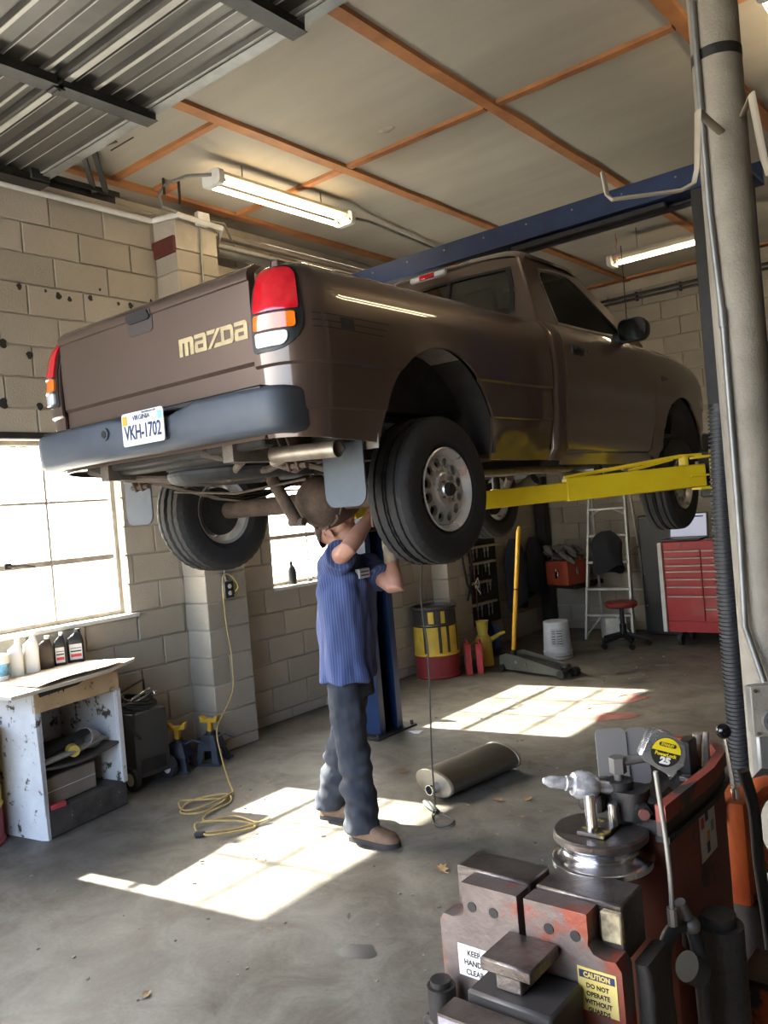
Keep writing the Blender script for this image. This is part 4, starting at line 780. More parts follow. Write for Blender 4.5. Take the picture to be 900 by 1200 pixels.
for z, d, w_ in ((.74, .115, .155), (.82, .106, .150), (.90, .098, .142), (.97, .092, .135)): rings.append([V((2.198, 3.185, z))+Fd*d*math.cos(t)+Ld*w_*math.sin(t) for t in [2*PI*i/24 for i in range(24)]])
m.loft(rings)
for h, k_, a in ((hipc-Ld*.088, kR, aR), (hipc+Ld*.088, kL, aL)):
    P = [h-Zd*.02, h.lerp(k_, .35), h.lerp(k_, .75), k_, k_.lerp(a, .35), k_.lerp(a, .75), a+Zd*.0, a-Zd*.035]; m.tube(P, [.082, .092, .094, .088, .085, .086, .090, .090], 18)
me = remesh(m, .008, 4); wrinkle(me, .014, 9, 11, 9, lambda p: .6*math.sin(p.z*46+p.x*18+4*noise.noise(p*7))*max(0, 1-abs(p.z-.30)*3.2)); shift(mk('trousers', me, jean, man))
m = M(); m.loft([[V((2.2, 3.186, z))+Fd*d*math.cos(t)+Ld*d*1.37*math.sin(t) for t in [2*PI*i/28 for i in range(28)]] for z, d in ((.945, .118), (.945, .124), (.982, .123), (.982, .117))], True, False); mk('belt', m, mat('brown belt leather', (.07, .04, .025), .5), man)
boot = mat('scuffed tan boot leather', (.20, .115, .065), .65, c2=(.10, .06, .038), vs=12, bump=.25)
for heel, toe, sd in ((V((2.150, 3.150, 0)), V((2.445, 3.172, 0)), 1), (V((1.795, 3.300, 0)), V((2.075, 3.362, 0)), -1)):
    f = (toe-heel).normalized(); l = Zd.cross(f); L_ = (toe-heel).length; m = M(); rings = []
    for t, w_, h in ((0, .018, .07), (.03, .034, .10), (.12, .041, .125), (.28, .041, .130), (.42, .042, .105), (.55, .047, .088), (.70, .052, .076), (.84, .050, .066), (.94, .036, .052), (1.0, .012, .036)):
        c = heel+f*L_*t; rings.append([c+l*w_*math.copysign(abs(math.cos(a))**.7, math.cos(a))+Zd*(.022+max(0, h-.022)*max(0, math.sin(a))**.75 if math.sin(a) > 0 else .022) for a in [2*PI*i/20 for i in range(20)]])
    m.loft(rings); m.tube([heel+f*.075+Zd*.08, heel+f*.07+Zd*.16], [.048, .052], 16, cap=False); bt = mk('boot', m, boot, man)
    m = M(); m.loft([[heel+f*L_*t+l*w_*1.08*s+Zd*h for s, h in ((1, 0), (1, .024), (-1, .024), (-1, 0))] for t, w_ in ((-.01, .018), (.03, .036), (.14, .042), (.30, .040), (.42, .040), (.55, .047), (.70, .053), (.85, .051), (.95, .036), (1.01, .012))]); mk('sole', m, mat('boot sole', (.045, .04, .037), .8), bt)
    m = M()
    for i in range(5): q = heel+f*L_*(.40+.055*i)+Zd*(.108-.008*i); m.tube([q-l*.024-Zd*.006, q+Zd*.006, q+l*.024-Zd*.006], .0035, 6)
    mke('lace', m, mat('lace', (.12, .09, .06), .8), bt)
m = M()
for s in (1, -1): m.sph(hp(.071, s*.030, .014), .0115, 10, 8)
mke('eye', m, mat('eye white', (.6, .57, .54), .2), man)
hair = mat('short greying brown hair', (.085, .06, .045), .85, c2=(.05, .035, .027), vs=60, bump=.6, bs=260)
m = M(); rings = []
for i in range(10):
    t = PI/2*i/9; rings.append([hp(-.014+.112*math.cos(t)*math.cos(a)*(1 if math.cos(a) < 0 else .78), .0865*math.cos(t)*math.sin(a), .040-.07*max(0, -math.cos(a)-.1)*math.cos(t)+.093*math.sin(t)) for a in [2*PI*k/24 for k in range(24)]])
m.loft(rings, True, False); mk('hair', m, hair, man)
m = M()
for s in (1, -1): m.loft([[hp(.098+o-.012*abs(a-.03)/.03*0, s*(.034+a), .014+b) for a, b in rrect(-.026, .028, -.02, .018, .012)] for o in (0, .003)]); m.tube([hp(.092, s*.06, .018), hp(.03, s*.084, .016), hp(-.02, s*.085, .012)], .003, 6)
m.tube([hp(.10, -.008, .018), hp(.104, 0, .02), hp(.10, .008, .018)], .003, 6); mk('safety_glasses', m, mat('smoked lens plastic', (.06, .075, .07), .15), man)

# ------------------------------------------------------------------ column, conduit, box, hooks, hose
CQ = (4.295, 2.98, 0)
col = thing('column', None, None, (4.315, 2.995, 0), kind='structure')
m = M(); m.cyl((4.293, 2.985, 0), (4.293, 2.985, ZC), .080, n=32); mk('pipe_shaft', m, K['column'], col)
m = M(); m.cyl((4.293, 2.985, 3.10), (4.293, 2.985, 3.135), .0815, n=32); mk('joint_band', m, K['darksteel'], col)
cl_ = V((-.62, -.42, 0)).normalized()
m = M(); c = V((4.293, 2.985, 0)); q = V((-.25, -.97, 0)).normalized()*.092; q2 = V((-.42, -.9, 0)).normalized()*.092
m.tube([c+q2+Zd*ZC, c+q2+Zd*2.6, c+q+Zd*2.2, c+q*1.05+Zd*1.5, c+V((-.03, -.10, 1.2)), c+V((.02, -.115, 1.02))], .0105, 10); m.cyl(c+q*1.02+Zd*2.20, c+q*1.02+Zd*2.26, .0135, n=10); mk('conduit', m, K['galv'], col)
bx_ = thing('outlet_box', 'grey outlet box with black plug on the round grey column', 'outlet', (4.34, 2.86, .93))
T = frame((4.325, 2.868, .93), (.78, .62, 0), Zd)
m = M(); m.box((0, 0, -.02), (.12, .16, .05), None, .006); m.box((0, -.16, -.03), (.10, .26, .06), None, .008); m = M().add([T @ p for p in m.v], m.f); mk('box', m, K['galv'], bx_)
m = M(); m.box((0, .0, .008), (.125, .165, .006), None, .002); m = M().add([T @ p for p in m.v], m.f); mk('cover_plate', m, K['column'], bx_)
m = M()
for a in (-.05, .05):
    for b in (-.07, .07): m.cyl((a, b, .01), (a, b, .016), .006, n=8)
m = M().add([T @ p for p in m.v], m.f); mke('screw', m, K['chrome'], bx_)
m = M(); m.cyl(T @ V((.0, -.03, .010)), T @ V((0, -.03, .03)), .038, n=20); m.k = 1; m.cyl(T @ V((.0, -.03, .03)), T @ V((0, -.03, .075)), .026, .020, n=14); m.tube([T @ V((0, -.03, .07)), T @ V((.005, .0, .10)), T @ V((.02, .09, .10)), T @ V((.05, .20, .09)), T @ V((.10, .5, .08))], .010, 8); mk('plug', m, [K['galv'], K['rubber']], bx_)
def hook(name, lab, pts, r=.009):
    m = M(); P = [V(p) for p in pts]; m.tube(P, r, 8, round_=True, sq=(1.5, .7)); mk(name, m, K.setdefault('bare', mat('painted hook steel', (.44, .38, .29), .6, c2=(.3, .26, .2))), label=lab, cat='hook', group=None, org=pts[-1])
hook('hook', 'long bent steel hook strapped to the left of the column by the blue beam', [(4.072, 2.475, 2.665), (4.078, 2.48, 2.60), (4.088, 2.49, 2.585), (4.25, 2.64, 2.60), (4.282, 2.67, 2.62), (4.292, 2.68, 2.665), (4.305, 2.69, 2.84), (4.31, 2.92, 2.84)])
hook('hook', 'bent steel hook on the far right of the column at the frame edge', [(4.65, 3.05, 2.70), (4.63, 3.03, 2.625), (4.52, 2.93, 2.625), (4.455, 2.86, 2.645), (4.445, 2.85, 2.70), (4.432, 2.82, 2.89), (4.37, 2.95, 2.89)])
hs = thing('exhaust_hose', 'black corrugated exhaust hose hanging beside the grey column', 'hose', (4.08, 3.29, .25))
m = M(); prof = []
n_ = 124
for i in range(n_+1):
    z = 1.98-1.93*i/n_; prof += [(.034, z), (.034, z-.006), (.042, z-.008), (.042, z-.0135)]
rings = [[(4.115-.045*(1.98-h)/1.7+.01*math.sin(h*3)+r*math.cos(a), 3.31-.03*(1.98-h)/1.7+r*math.sin(a), h) for a in [2*PI*k/20 for k in range(20)]] for r, h in prof]; m.loft(rings)
mk("corrugated_tube", m, mat('hose black', (.032, .033, .035), .55), hs)
m = M(); m.tube([(4.115, 3.31, 1.96), (4.16, 3.23, 2.02), (4.24, 3.06, 2.03)], .006, 8); m.cyl((4.115, 3.31, 1.955), (4.115, 3.31, 1.985), .040, n=20); mk('hanger', m, K['darksteel'], hs)

# ------------------------------------------------------------------ strip lights
tube_m = emat('lit fluorescent tube', (1, .80, .50), 40)
def strip(name, lab, c, along, L_, power, two=True):
    t = thing(name, lab, 'light fixture', c); c = V(c); a = V(along).normalized(); n = Zd.cross(a); R3 = Matrix((a, n, Zd)).transposed()
    m = M(); P = [(-.03, .002), (-.055, .03), (-.055, .05), (.055, .05), (.055, .03), (.03, .002)]; T = Matrix.Translation(c) @ R3.to_4x4(); m.loft([[T @ V((s*L_/2, x, z)) for x, z in P] for s in (-1, 1)]); mk('housing', m, K.setdefault('cream', mat('cream enamel', (.42, .37, .29), .6)), t)
    for s in (-1, 1):
        m = M(); m.loft([[T @ V((s*(L_/2+o), x, z)) for x, z in rrect(-.09, .09, -.045, .055, .03)] for o in (-.02, .022)]); mk('end_cap', m, K['white'], t)
    for o in ((-.058, .058) if two else (0,)):
        m = M(); m.cyl(c-a*(L_/2-.03)+n*o-Zd*.022, c+a*(L_/2-.03)+n*o-Zd*.022, .0165, n=14); mk('tube', m, tube_m, t)
        m = M()
        for s in (-1, 1): m.cyl(c+a*s*(L_/2-.045)+n*o-Zd*.018, c+a*s*(L_/2-.02)+n*o-Zd*.018, .018, n=12)
        mke('tube_cap', m, K['galv'], t)
    for s in (-1, 1):
        m = M(); m.cyl(c+a*s*L_*.3+Zd*.04, V((c.x, c.y, ZC))+a*s*L_*.3, .005, n=6); mk('hanger_rod', m, K['galv'], t)
    return t
LP = 36
strip('strip_light', 'twin-tube strip light over the tailgate', (.963, 4.285, 3.925), (.02, 1, 0), 1.27, LP)
strip('strip_light', 'single-tube strip light beyond the cab near the back wall', (2.60, 7.6, 3.82), (1, 0, 0), 1.25, LP*.6, False)
strip('strip_light', 'strip light at the top right corner past the column', (4.27, 4.72, 3.86), (0, 1, 0), 1.25, LP, True)
t = thing('pull_tag', 'red and white paper strip dangling by the far strip light', 'tag', (2.03, 7.55, 3.75))
m = M(); m.loft([[(2.04+.012*math.sin(k*2.2), 7.55+s*.022*math.cos(k*1.3), 4.06-.075*k) for s in (-1, 1)]+[(2.044+.012*math.sin(k*2.2), 7.55+s*.022*math.cos(k*1.3), 4.06-.075*k) for s in (1, -1)] for k in range(5)]); mk('strip', m, mat('red and white strip', (.62, .10, .10), .7, c2=(.8, .7, .66), vs=9, amt=.2), t)

# wall-top pipes, boxes and cables
m = M(); m.tube([(.07, YF+.02, 3.935), (.07, 3.8, 3.935)], .022, 10); m.tube([(.07, 3.8, 3.935), (.30, 3.86, 3.93), (.31, 4.25, 3.91), (.08, 4.40, 3.87), (.08, 7.0, 3.87), (.08, 9.3, 3.87)], .020, 10); mk('trim_1', m, K['white'], kind='structure')
m = M(); m.tube([(.12, 4.35, 3.80), (.12, 5.8, 3.80), (.12, 9.3, 3.80)], .035, 12); mk('trim_2', m, K['galv'], kind='structure')
jb = thing('junction_box', 'cream junction box on the wall above the pilaster', 'junction box', (.27, 4.09, 3.93))
m = M(); m.box((.29, 4.09, 3.945), (.05, .11, .10), None, .006); mk('box', m, K['white'], jb)
m = M(); m.tube([(.29, 4.02, 3.94), (.29, 3.9, 3.945), (.30, 3.72, 3.955), (.36, 3.66, 4.0), (.5, 3.62, 4.03), (.75, 3.60, 4.0), (.96, 3.63, 3.95)], .012, 8); m.tube([(.29, 4.15, 3.95), (.29, 4.30, 3.96), (.2, 4.45, 3.87)], .009, 8); m.tube([(.27, 4.08, 3.90), (.265, 4.07, 3.55), (.265, 4.06, 2.6)], .009, 8); m.tube([(.963, 4.95, 3.96), (.9, 5.3, 4.02), (.8, 6.3, 4.03), (.7, 7.5, 4.03)], .012, 6); mke('flex_conduit', m, K['galv'], jb)
m = M(); m.tube([(.0, YB-.03, 3.885), (2.3, YB-.03, 3.885), (5, YB-.03, 3.885)], .016, 8); m.tube([(.0, YB-.03, 3.835), (2.3, YB-.03, 3.835), (5, YB-.03, 3.83)], .014, 8)
for x in (1.5, 2.0): m.bx(x-.01, x+.01, YB-.05, YB, 3.81, 3.91)
mk('trim_3', m, K['darksteel'], kind='structure')
# hanger of the door track
m = M()
for a, b in (((.52, 2.99, 4.07), (.30, 3.20, 3.93)), ((.61, 3.01, 4.07), (.33, 3.27, 3.93)), ((.47, 2.975, 4.075), (.76, 3.05, 4.075))): angle(m, a, b, .030, .005)
mk('track_hanger', m, K['darksteel'], dr)
m = M(); angle(m, (.52, 3.70, 4.08), (.52, 3.70, 3.90), .022, .004); angle(m, (.46, 3.62, 4.08), (.46, 3.62, 3.97), .02, .004); mke('ceiling_strap', m, K['darksteel'], ce)
# ------------------------------------------------------------------ left side: cabinet with bottles, drum, charger, stands, cord
flaky = mat('flaking white paint on old board', (.62, .62, .63), .8, c2=(.50, .50, .50), vs=5, spots=(.075, .055, .04), sp=(13., .60), bump=.35, bs=30)
apronm = mat('tan board with drips', (.50, .37, .22), .8, c2=(.40, .28, .16), vs=6, spots=(.035, .03, .027), sp=(9., .63), bump=.3)
grimy = mat('grimy board', (.085, .072, .062), .85, c2=(.035, .03, .028), vs=9, spots=(.40, .38, .36), sp=(24., .68), bump=.4)
cab = thing('cabinet', 'paint-splattered open cabinet under the bright window, bottles on top', 'cabinet', (.60, 2.31, 0), rz=.165)
m = M(); m.loft([[(-.52, y, z) for y, z in ((0, 0), (.028, 0), (.028, .84), (0, .84))], [(-.02, y, z) for y, z in ((0, 0), (.028, 0), (.028, .84), (0, .84))], [(.02, y, z) for y, z in ((.012, 0), (.032, 0), (.02, .84), (-.01, .84))]]); mk('side_panel', m, flaky, cab)
m = M(); m.bx(-.52, .0, .575, .603, 0, .84, .004); mk('side_panel', m, flaky, cab)
m = M(); m.bx(-.525, -.51, .02, .58, .1, .82); mk('back_panel', m, flaky, cab)
m = M(); m.bx(-.005, .022, -.005, .605, .715, .835, .004); mk('apron', m, apronm, cab)
m = M(); rr = random.Random(6)
for k in range(14): y = .03+k*.021+rr.uniform(-.006, .006); w_ = rr.uniform(.004, .013); h = rr.uniform(.015, .05)*(1 if k < 9 else .5); m.add([(.0225, y-w_, .834), (.0225, y+w_, .834), (.0225, y+w_*.7, .834-h*.6), (.0225, y, .834-h), (.0225, y-w_*.7, .834-h*.6)], [(0, 1, 2, 3, 4)])
m.add([(.0224, .02, .834), (.0224, .36, .834), (.0224, .30, .812), (.0224, .03, .80)], [(0, 1, 2, 3)]); mk('dark_drip', m, K['ink'], cab, kind='stuff')
m = M(); m.bx(-.005, .018, .02, .60, .005, .15, .004); m.bx(-.5, .0, .02, .58, .13, .15); mk('kick_board', m, grimy, cab)
m = M(); m.bx(.0, .022, .575, .612, .14, .72, .004); m.bx(.0, .02, .005, .035, .14, .72, .004); mke('stile', m, flaky, cab)
m = M(); m.loft([[(-.5+.51*t, y, .40-.035*math.sin(y/.6*PI)*t+h) for y in lin(.03, .575, 8)]+[(-.5+.51*t, y, .385-.035*math.sin(y/.6*PI)*t+h) for y in lin(.575, .03, 8)] for t, h in ((0, 0), (.5, 0), (1, .005))]); mk('shelf', m, grimy, cab)
m = M(); m.loft([[(-.53, -.20, .842), (.10, -.20, .842), (.10, -.20, .862), (-.53, -.20, .862)], [(-.53, .2, .842), (.10, .2, .842), (.10, .2, .862), (-.53, .2, .862)], [(-.53, .50, .842), (.07, .50, .842), (.07, .50, .862), (-.53, .50, .862)], [(-.53, .68, .845), (.05, .72, .868), (.05, .72, .884), (-.53, .68, .862)]])
mk('top', m, mat('sun-bleached top board', (.62, .55, .46), .8, c2=(.5, .42, .33), vs=4), cab)
m = M(); m.loft([[(-.40, .02+.6*t, .865), (.085-.03*t, -.02+.66*t, .872+.012*math.sin(5*t)+.03*t**3), (.085-.03*t, -.02+.66*t, .876+.012*math.sin(5*t)+.03*t**3), (-.40, .02+.6*t, .869)] for t in lin(0, 1, 8)]); 
T0 = Matrix.Translation((.60, 2.31, 0)) @ Matrix.Rotation(.165, 4, 'Z'); m = M().add([T0 @ p for p in m.v], m.f)
mk('cardboard_sheet', m, mat('cardboard', (.55, .45, .34), .9, c2=(.45, .35, .25), vs=5), label='curled cardboard sheet lying on the cabinet top', cat='cardboard', org=(.5, 2.6, .865))
tc_ = lambda x, y, z: T0 @ V((x, y, z))
# things on the two shelves
m = M(); P = [tc_(-.45, .05, .47), tc_(-.1, .10, .45), tc_(-.04, .40, .50)]; m.tube([tc_(-.08, .04, .43), tc_(-.12, .25, .465), tc_(-.10, .42, .50)], .028, 8, sq=(1.7, .6), round_=True); mk('rubber_trim', m, K['rubber'], label='black rubber strip on the upper cabinet shelf', cat='rubber strip', org=P[1])
m = M(); m.tube([tc_(-.02, .06, .42), tc_(-.03, .30, .425), tc_(-.05, .50, .44)], .022, 8, sq=(1.5, .7), round_=True); mk('wood_strip', m, mat('grey weathered wood', (.26, .23, .20), .9, vs=20), label='grey strip lying across the front of the cabinet shelf', cat='wood strip', org=tc_(-.02, .06, .42))
m = M(); q = tc_(-.08, .42, .455); m.lathe([(.001, -.06), (.055, -.06), (.062, .06), (.058, .06), (.05, -.05), (.001, -.05)], Matrix.Translation(q) @ Matrix.Rotation(1.2, 4, 'X') @ Matrix.Rotation(.5, 4, 'Y'), 20); mk('metal_can', m, mat('dull tin', (.42, .40, .37), .5, .4, c2=(.25, .22, .2), vs=9), label='dented grey can lying on the cabinet shelf', cat='can', org=q)
m = M(); q = tc_(-.05, .28, .43); m.cyl(q-V((.02, 0, 0)), q+V((.05, -.02, 0)), .034, n=18); mk('paint_lid', m, mat('dirty yellow lid', (.48, .36, .07), .6), label='dirty yellow round cap beside the dented can', cat='cap', org=q)
m = M(); m.box((0, 0, 0), (.36, .36, .16), None, .006); m = M().add([Matrix.Translation(tc_(-.24, .26, .233)) @ Matrix.Rotation(.2, 4, 'Z') @ p for p in m.v], m.f); cbx = mk('cardboard_box', m, mat('grey-brown carton', (.27, .235, .20), .85, c2=(.2, .17, .145), vs=4), label='flat grey carton in the bottom of the cabinet', cat='box', org=tc_(-.24, .26, .153))
m = M(); m.box((0, 0, 0), (.362, .362, .004), None, 0); m = M().add([Matrix.Translation(tc_(-.24, .26, .235)) @ Matrix.Rotation(.2, 4, 'Z') @ p for p in m.v], m.f); mk('tape_seam', m, K['white'], cbx)
m = M(); m.box((0, 0, 0), (.05, .10, .03), None, .006); m = M().add([Matrix.Translation(tc_(.0, .10, .167)) @ p for p in m.v], m.f); mk('brush', m, mat('red plastic', (.42, .05, .06), .5), label='small red block on the cabinet kick board', cat='block', org=tc_(0, .10, .152))
# bottles
def oil_bottle(name, lab, x, y, z, h, w_, d, bm_, lm, capc, spout=False, group=None, rz=.3):
    t = thing(name, lab, 'bottle', (x, y, z), rz=rz, group=group); m = M()
    rg = lambda k, zz: [(a, b, zz) for a, b in rrect(-d/2*k, d/2*k, -w_/2*k, w_/2*k, min(d, w_)*.28*k)]
    m.loft([rg(.93, 0), rg(1, h*.03), rg(1, h*.62), rg(.9, h*.74)]+[[(a*.35, b*.42+w_*.16, h*.86) for a, b, _ in rg(1, 0)], [(a*.3, b*.36+w_*.18, h*.93) for a, b, _ in rg(1, 0)]]); mk('body', m, bm_, t)
    m = M(); m.cyl((0, w_*.18, h*.90), (0, w_*.18, h), w_*.16, n=16); mk('cap', m, capc, t)
    m = M(); m.tube([(0, w_*.05, h*.84), (0, -w_*.25, h*.80), (0, -w_*.36, h*.62)], w_*.06, 6); mk('handle', m, bm_, t) if spout else None
    if lm:
        m = M(); m.loft([[(d/2+.0005, b, c) for b, c in ((-w_*.36, h*.10), (w_*.36, h*.10), (w_*.36, h*.56), (-w_*.36, h*.56))], [(d/2+.002, b, c) for b, c in ((-w_*.36, h*.10), (w_*.36, h*.10), (w_*.36, h*.56), (-w_*.36, h*.56))]]); lb = mk('label', m, lm, t)
        m = M()
        for i, (c0, c1) in enumerate(((.18, .27), (.33, .37), (.43, .45))): m.k = min(i, 1); m.add([(d/2+.0024, b, c) for b, c in ((-w_*.3, h*c0), (w_*.32, h*c0), (w_*.32, h*c1), (-w_*.3, h*c1))], [(0, 1, 2, 3)])
        mk('label_print', m, [K['redink'], K['ink']], lb)
    return t
paper = mat('label paper', (.70, .70, .68), .6); bk_ = K['blackplastic']; wh_ = mat('white jug plastic', (.72, .72, .70), .5, c2=(.62, .62, .6), vs=4); brn = mat('dark brown bottle', (.035, .022, .016), .4)
oil_bottle('oil_bottle', 'black oil bottle with a red and white label, rightmost on the cabinet', .10, 2.885, .866, .215, .105, .06, bk_, paper, bk_, rz=-.5)
oil_bottle('oil_bottle', 'slim black bottle with white label between two other bottles on the cabinet', .10, 2.775, .866, .21, .075, .06, bk_, paper, wh_, rz=-.5)  # white cap paints in sun on the bottle's shoulder
oil_bottle('oil_bottle', 'plain dark bottle on the cabinet, slanted sun glint as a white cap, third from the right', .10, 2.675, .866, .205, .10, .06, brn, None, wh_, rz=-.5)  # cap coloured white as the sun highlight on the dark bottle
oil_bottle('jug', 'white jug beside the plain dark bottle on the cabinet', .14, 2.565, .866, .24, .09, .08, wh_, None, wh_, True, rz=-.5)
oil_bottle('jug', 'white jug with dark print, second from the left on the cabinet', .15, 2.46, .866, .22, .085, .08, wh_, None, wh_, True, rz=-.5)
t = thing('tub', 'white tub with blue label at the left end of the cabinet', 'tub', (.18, 2.345, .866)); m = M(); m.lathe([(.001, 0), (.05, 0), (.058, .14), (.058, .15), (.001, .15)], Matrix.Translation((.18, 2.345, .866)), 24); mk('body', m, wh_, t)
m = M(); m.lathe([(.0535, .03), (.0575, .10)], Matrix.Translation((.18, 2.345, .866)), 24); mk('label', m, mat('blue label', (.12, .36, .58), .5, c2=(.02, .03, .06), vs=14, amt=.3), t)
m = M(); m.lathe([(.0001, .152), (.0605, .152), (.0605, .138), (.059, .138)], Matrix.Translation((.18, 2.345, .866)), 24); mk('lid', m, wh_, t)
# yellow and red drum at the frame edge
t = thing('oil_drum', 'yellow drum with red base cut by the left frame edge', 'drum', (.245, 2.015, 0)); m = M(); A = Matrix.Translation((.245, 2.015, 0))
yl = mat('grimy drum yellow', (.62, .43, .05), .55, c2=(.45, .29, .03), vs=5, spots=(.05, .04, .03), sp=(7., .66)); rd = mat('grimy drum red', (.30, .035, .04), .55, c2=(.20, .02, .025), vs=5, spots=(.04, .03, .03), sp=(9., .68))
m.lathe([(.001, .005), (.225, .0), (.23, .02), (.222, .03), (.222, .20)], A, 36); mk('lower_band', m, rd, t)
m = M(); m.lathe([(.222, .20), (.230, .212), (.222, .225), (.222, .42), (.230, .432), (.222, .445), (.222, .63), (.23, .645), (.222, .65), (.215, .63), (.001, .63)], A, 36); mk('barrel', m, yl, t)
# battery charger with coiled cables
t = thing('battery_charger', 'dark wheeled battery charger with coiled black cables beside the cabinet', 'battery charger', (.26, 3.20, 0))
bxm = mat('charcoal enamel', (.045, .045, .045), .55, c2=(.03, .03, .03), vs=5)
m = M(); m.bx(.13, .375, 3.08, 3.345, .07, .49, .012); mk('case', m, bxm, t); m = M(); m.bx(.374, .38, 3.11, 3.31, .10, .19, .004); mk('front_plate', m, K['darksteel'], t)
m = M(); m.tube([(.15, 3.33, .45), (.14, 3.345, .58), (.13, 3.35, .655), (.13, 3.26, .63), (.14, 3.06, .58), (.15, 3.09, .45)], .008, 8); mk('handle', m, K['blackplastic'], t)
for s in (0, 1):
    m = M(); y = 3.355 if s else 3.07; m.cyl((.33, y-.018, .075), (.33, y+.018, .075), .075, n=20); m.k = 1; m.cyl((.33, y-.02, .075), (.33, y+.02, .075), .042, n=18); m.k = 0
    mk('wheel', m, [K['rubber'], K['white']], t)
m = M(); rr = random.Random(2)
for k in range(7): m.tube([(.25+.11*math.cos(a+k)*(1-.03*k), 3.21+.125*math.sin(a+k)*(1-.04*k), .505+.012*k+.012*math.sin(2*a+k)) for a in lin(0, 5.6, 16)], .009, 6)
m.tube([(.37, 3.10, .53), (.39, 3.06, .40), (.385, 3.12, .33)], .009, 6); mk('cables', m, K['rubber'], t)
m = M(); m.box((.31, 3.20, .60), (.02, .16, .02), Matrix.Rotation(.3, 3, 'X'), .005); m.box((.34, 3.29, .59), (.02, .03, .03), None, .005); mke('clamp', m, K['chrome'], t)
# axle stands
def jack_stand(x, y, lab, rz):
    t = thing('jack_stand', lab, 'jack stand', (x, y, 0), rz=rz)
    m = M(); b = .095; q = .045; H_ = .20
    for sx in (-1, 1):
        for sy in (-1, 1): m.loft([[(sx*(b-u), sy*(b-v), 0) for u, v in ((0, 0), (.05, 0), (.05, .006), (.006, .05), (0, .05))], [(sx*(q-u), sy*(q-v), H_) for u, v in ((0, 0), (.03, 0), (.03, .005), (.005, .03), (0, .03))]])
    m.loft([[(a*k, c*k, z) for a, c in ((-1, -1), (1, -1), (1, 1), (-1, 1))] for z, k in ((.10, .079), (H_, .046))], True, False)
    m.bx(-.108, .108, -.108, -.10, 0, .02); m.bx(-.108, .108, .10, .108, 0, .02); m.cyl((0, 0, H_-.06), (0, 0, H_+.02), .035, n=14); mk('frame', m, bs, t)
    m = M(); m.bx(-.016, .016, -.02, .02, .15, .29, .004)
    S_ = [(-.07, .33), (-.055, .33), (-.03, .305), (.03, .305), (.055, .33), (.07, .33), (.06, .285), (-.06, .285)]; m.loft([[(a, y, z) for a, z in S_] for y in (-.022, .022)]); mk('saddle_post', m, K.setdefault('ochre', mat('ochre paint', (.55, .33, .02), .5, c2=(.42, .25, .015), spots=(.06, .05, .04), sp=(20., .66))), t)
    m = M(); m.tube([(.03, 0, .17), (.10, .02, .20), (.17, .03, .17)], .009, 6); mk('lever', m, bs, t)
bs = mat('dark blue enamel', (.014, .02, .040), .5, c2=(.01, .012, .02), vs=8)
jack_stand(.27, 3.49, 'lower dark blue jack stand with yellow saddle next to the battery charger', .5); jack_stand(.34, 3.72, 'dark blue jack stand with yellow saddle right by the pilaster', .4)
# outlet and extension cord
ot = thing('wall_outlet', 'grey outlet box on the pilaster with yellow cord plugged in', 'outlet', (.26, 4.04, 1.18)); m = M(); m.bx(.251, .295, 3.995, 4.085, 1.12, 1.25, .006); mk('box', m, K['galv'], ot)
m = M(); m.bx(.295, .299, 4.0, 4.08, 1.125, 1.245, .002); m.k = 1
for z in (1.16, 1.21): m.cyl((.299, 4.04, z), (.303, 4.04, z), .017, n=14)
mk('cover', m, [K['darksteel'], K['white']], ot)
m = M(); m.tube([(.265, 4.04, 1.25), (.262, 4.03, 1.40), (.262, 4.05, 1.75)], .011, 8); m.bx(.251, .275, 4.0, 4.1, 1.29, 1.31); mk('conduit', m, K['galv'], ot)
cordm = mat('grimy yellow cord', (.42, .30, .10), .6, c2=(.28, .19, .07), vs=12)
P = [(.305, 4.07, 1.16), (.335, 4.09, 1.20), (.32, 4.05, 1.28), (.31, 3.99, 1.30), (.31, 3.965, 1.22), (.315, 3.965, .95), (.32, 3.985, .7), (.36, 3.93, .45), (.42, 3.72, .25), (.56, 3.62, .10), (.80, 3.47, .012), (1.03, 3.31, .008)]
def smooth_path(P, n=6):
    P = [V(p) for p in P]; out = []
    for i in range(len(P)-1):
        a, b, c, d = P[max(0, i-1)], P[i], P[i+1], P[min(len(P)-1, i+2)]
        for k in range(n): t = k/n; out.append(.5*((2*b)+(c-a)*t+(2*a-5*b+4*c-d)*t*t+(3*b-a-3*c+d)*t**3))
    return out+[P[-1]]
loop = [(1.03, 3.23), (.96, 3.15), (.86, 3.04), (.98, 2.98), (1.05, 3.08), (1.06, 3.24), (1.0, 3.33), (1.10, 3.16), (1.14, 2.98), (.98, 2.95), (.90, 3.10), (1.02, 3.26), (1.13, 3.2), (1.17, 3.0), (1.27, 2.90), (1.33, 3.06), (1.54, 3.04), (1.58, 3.10), (1.50, 2.95), (1.40, 2.80), (1.48, 2.79), (1.57, 3.0), (1.42, 3.0), (1.25, 2.86), (1.36, 2.78)]
P += [(x, y, .008+.008*(i % 3)) for i, (x, y) in enumerate(loop)]
cd_ = thing('extension_cord', 'yellow extension cord running down the pilaster to a tangle on the floor', 'cord', (1.1, 3.1, 0)); m = M(); m.tube(smooth_path(P), .0055, 6); mk('cord', m, cordm, cd_)
m = M(); m.box((1.38, 2.775, .016), (.06, .03, .028), Matrix.Rotation(.6, 3, 'Z'), .008); m.box((.305, 4.065, 1.16), (.02, .03, .03), None, .006); mke('plug', m, K['rubber'], cd_)
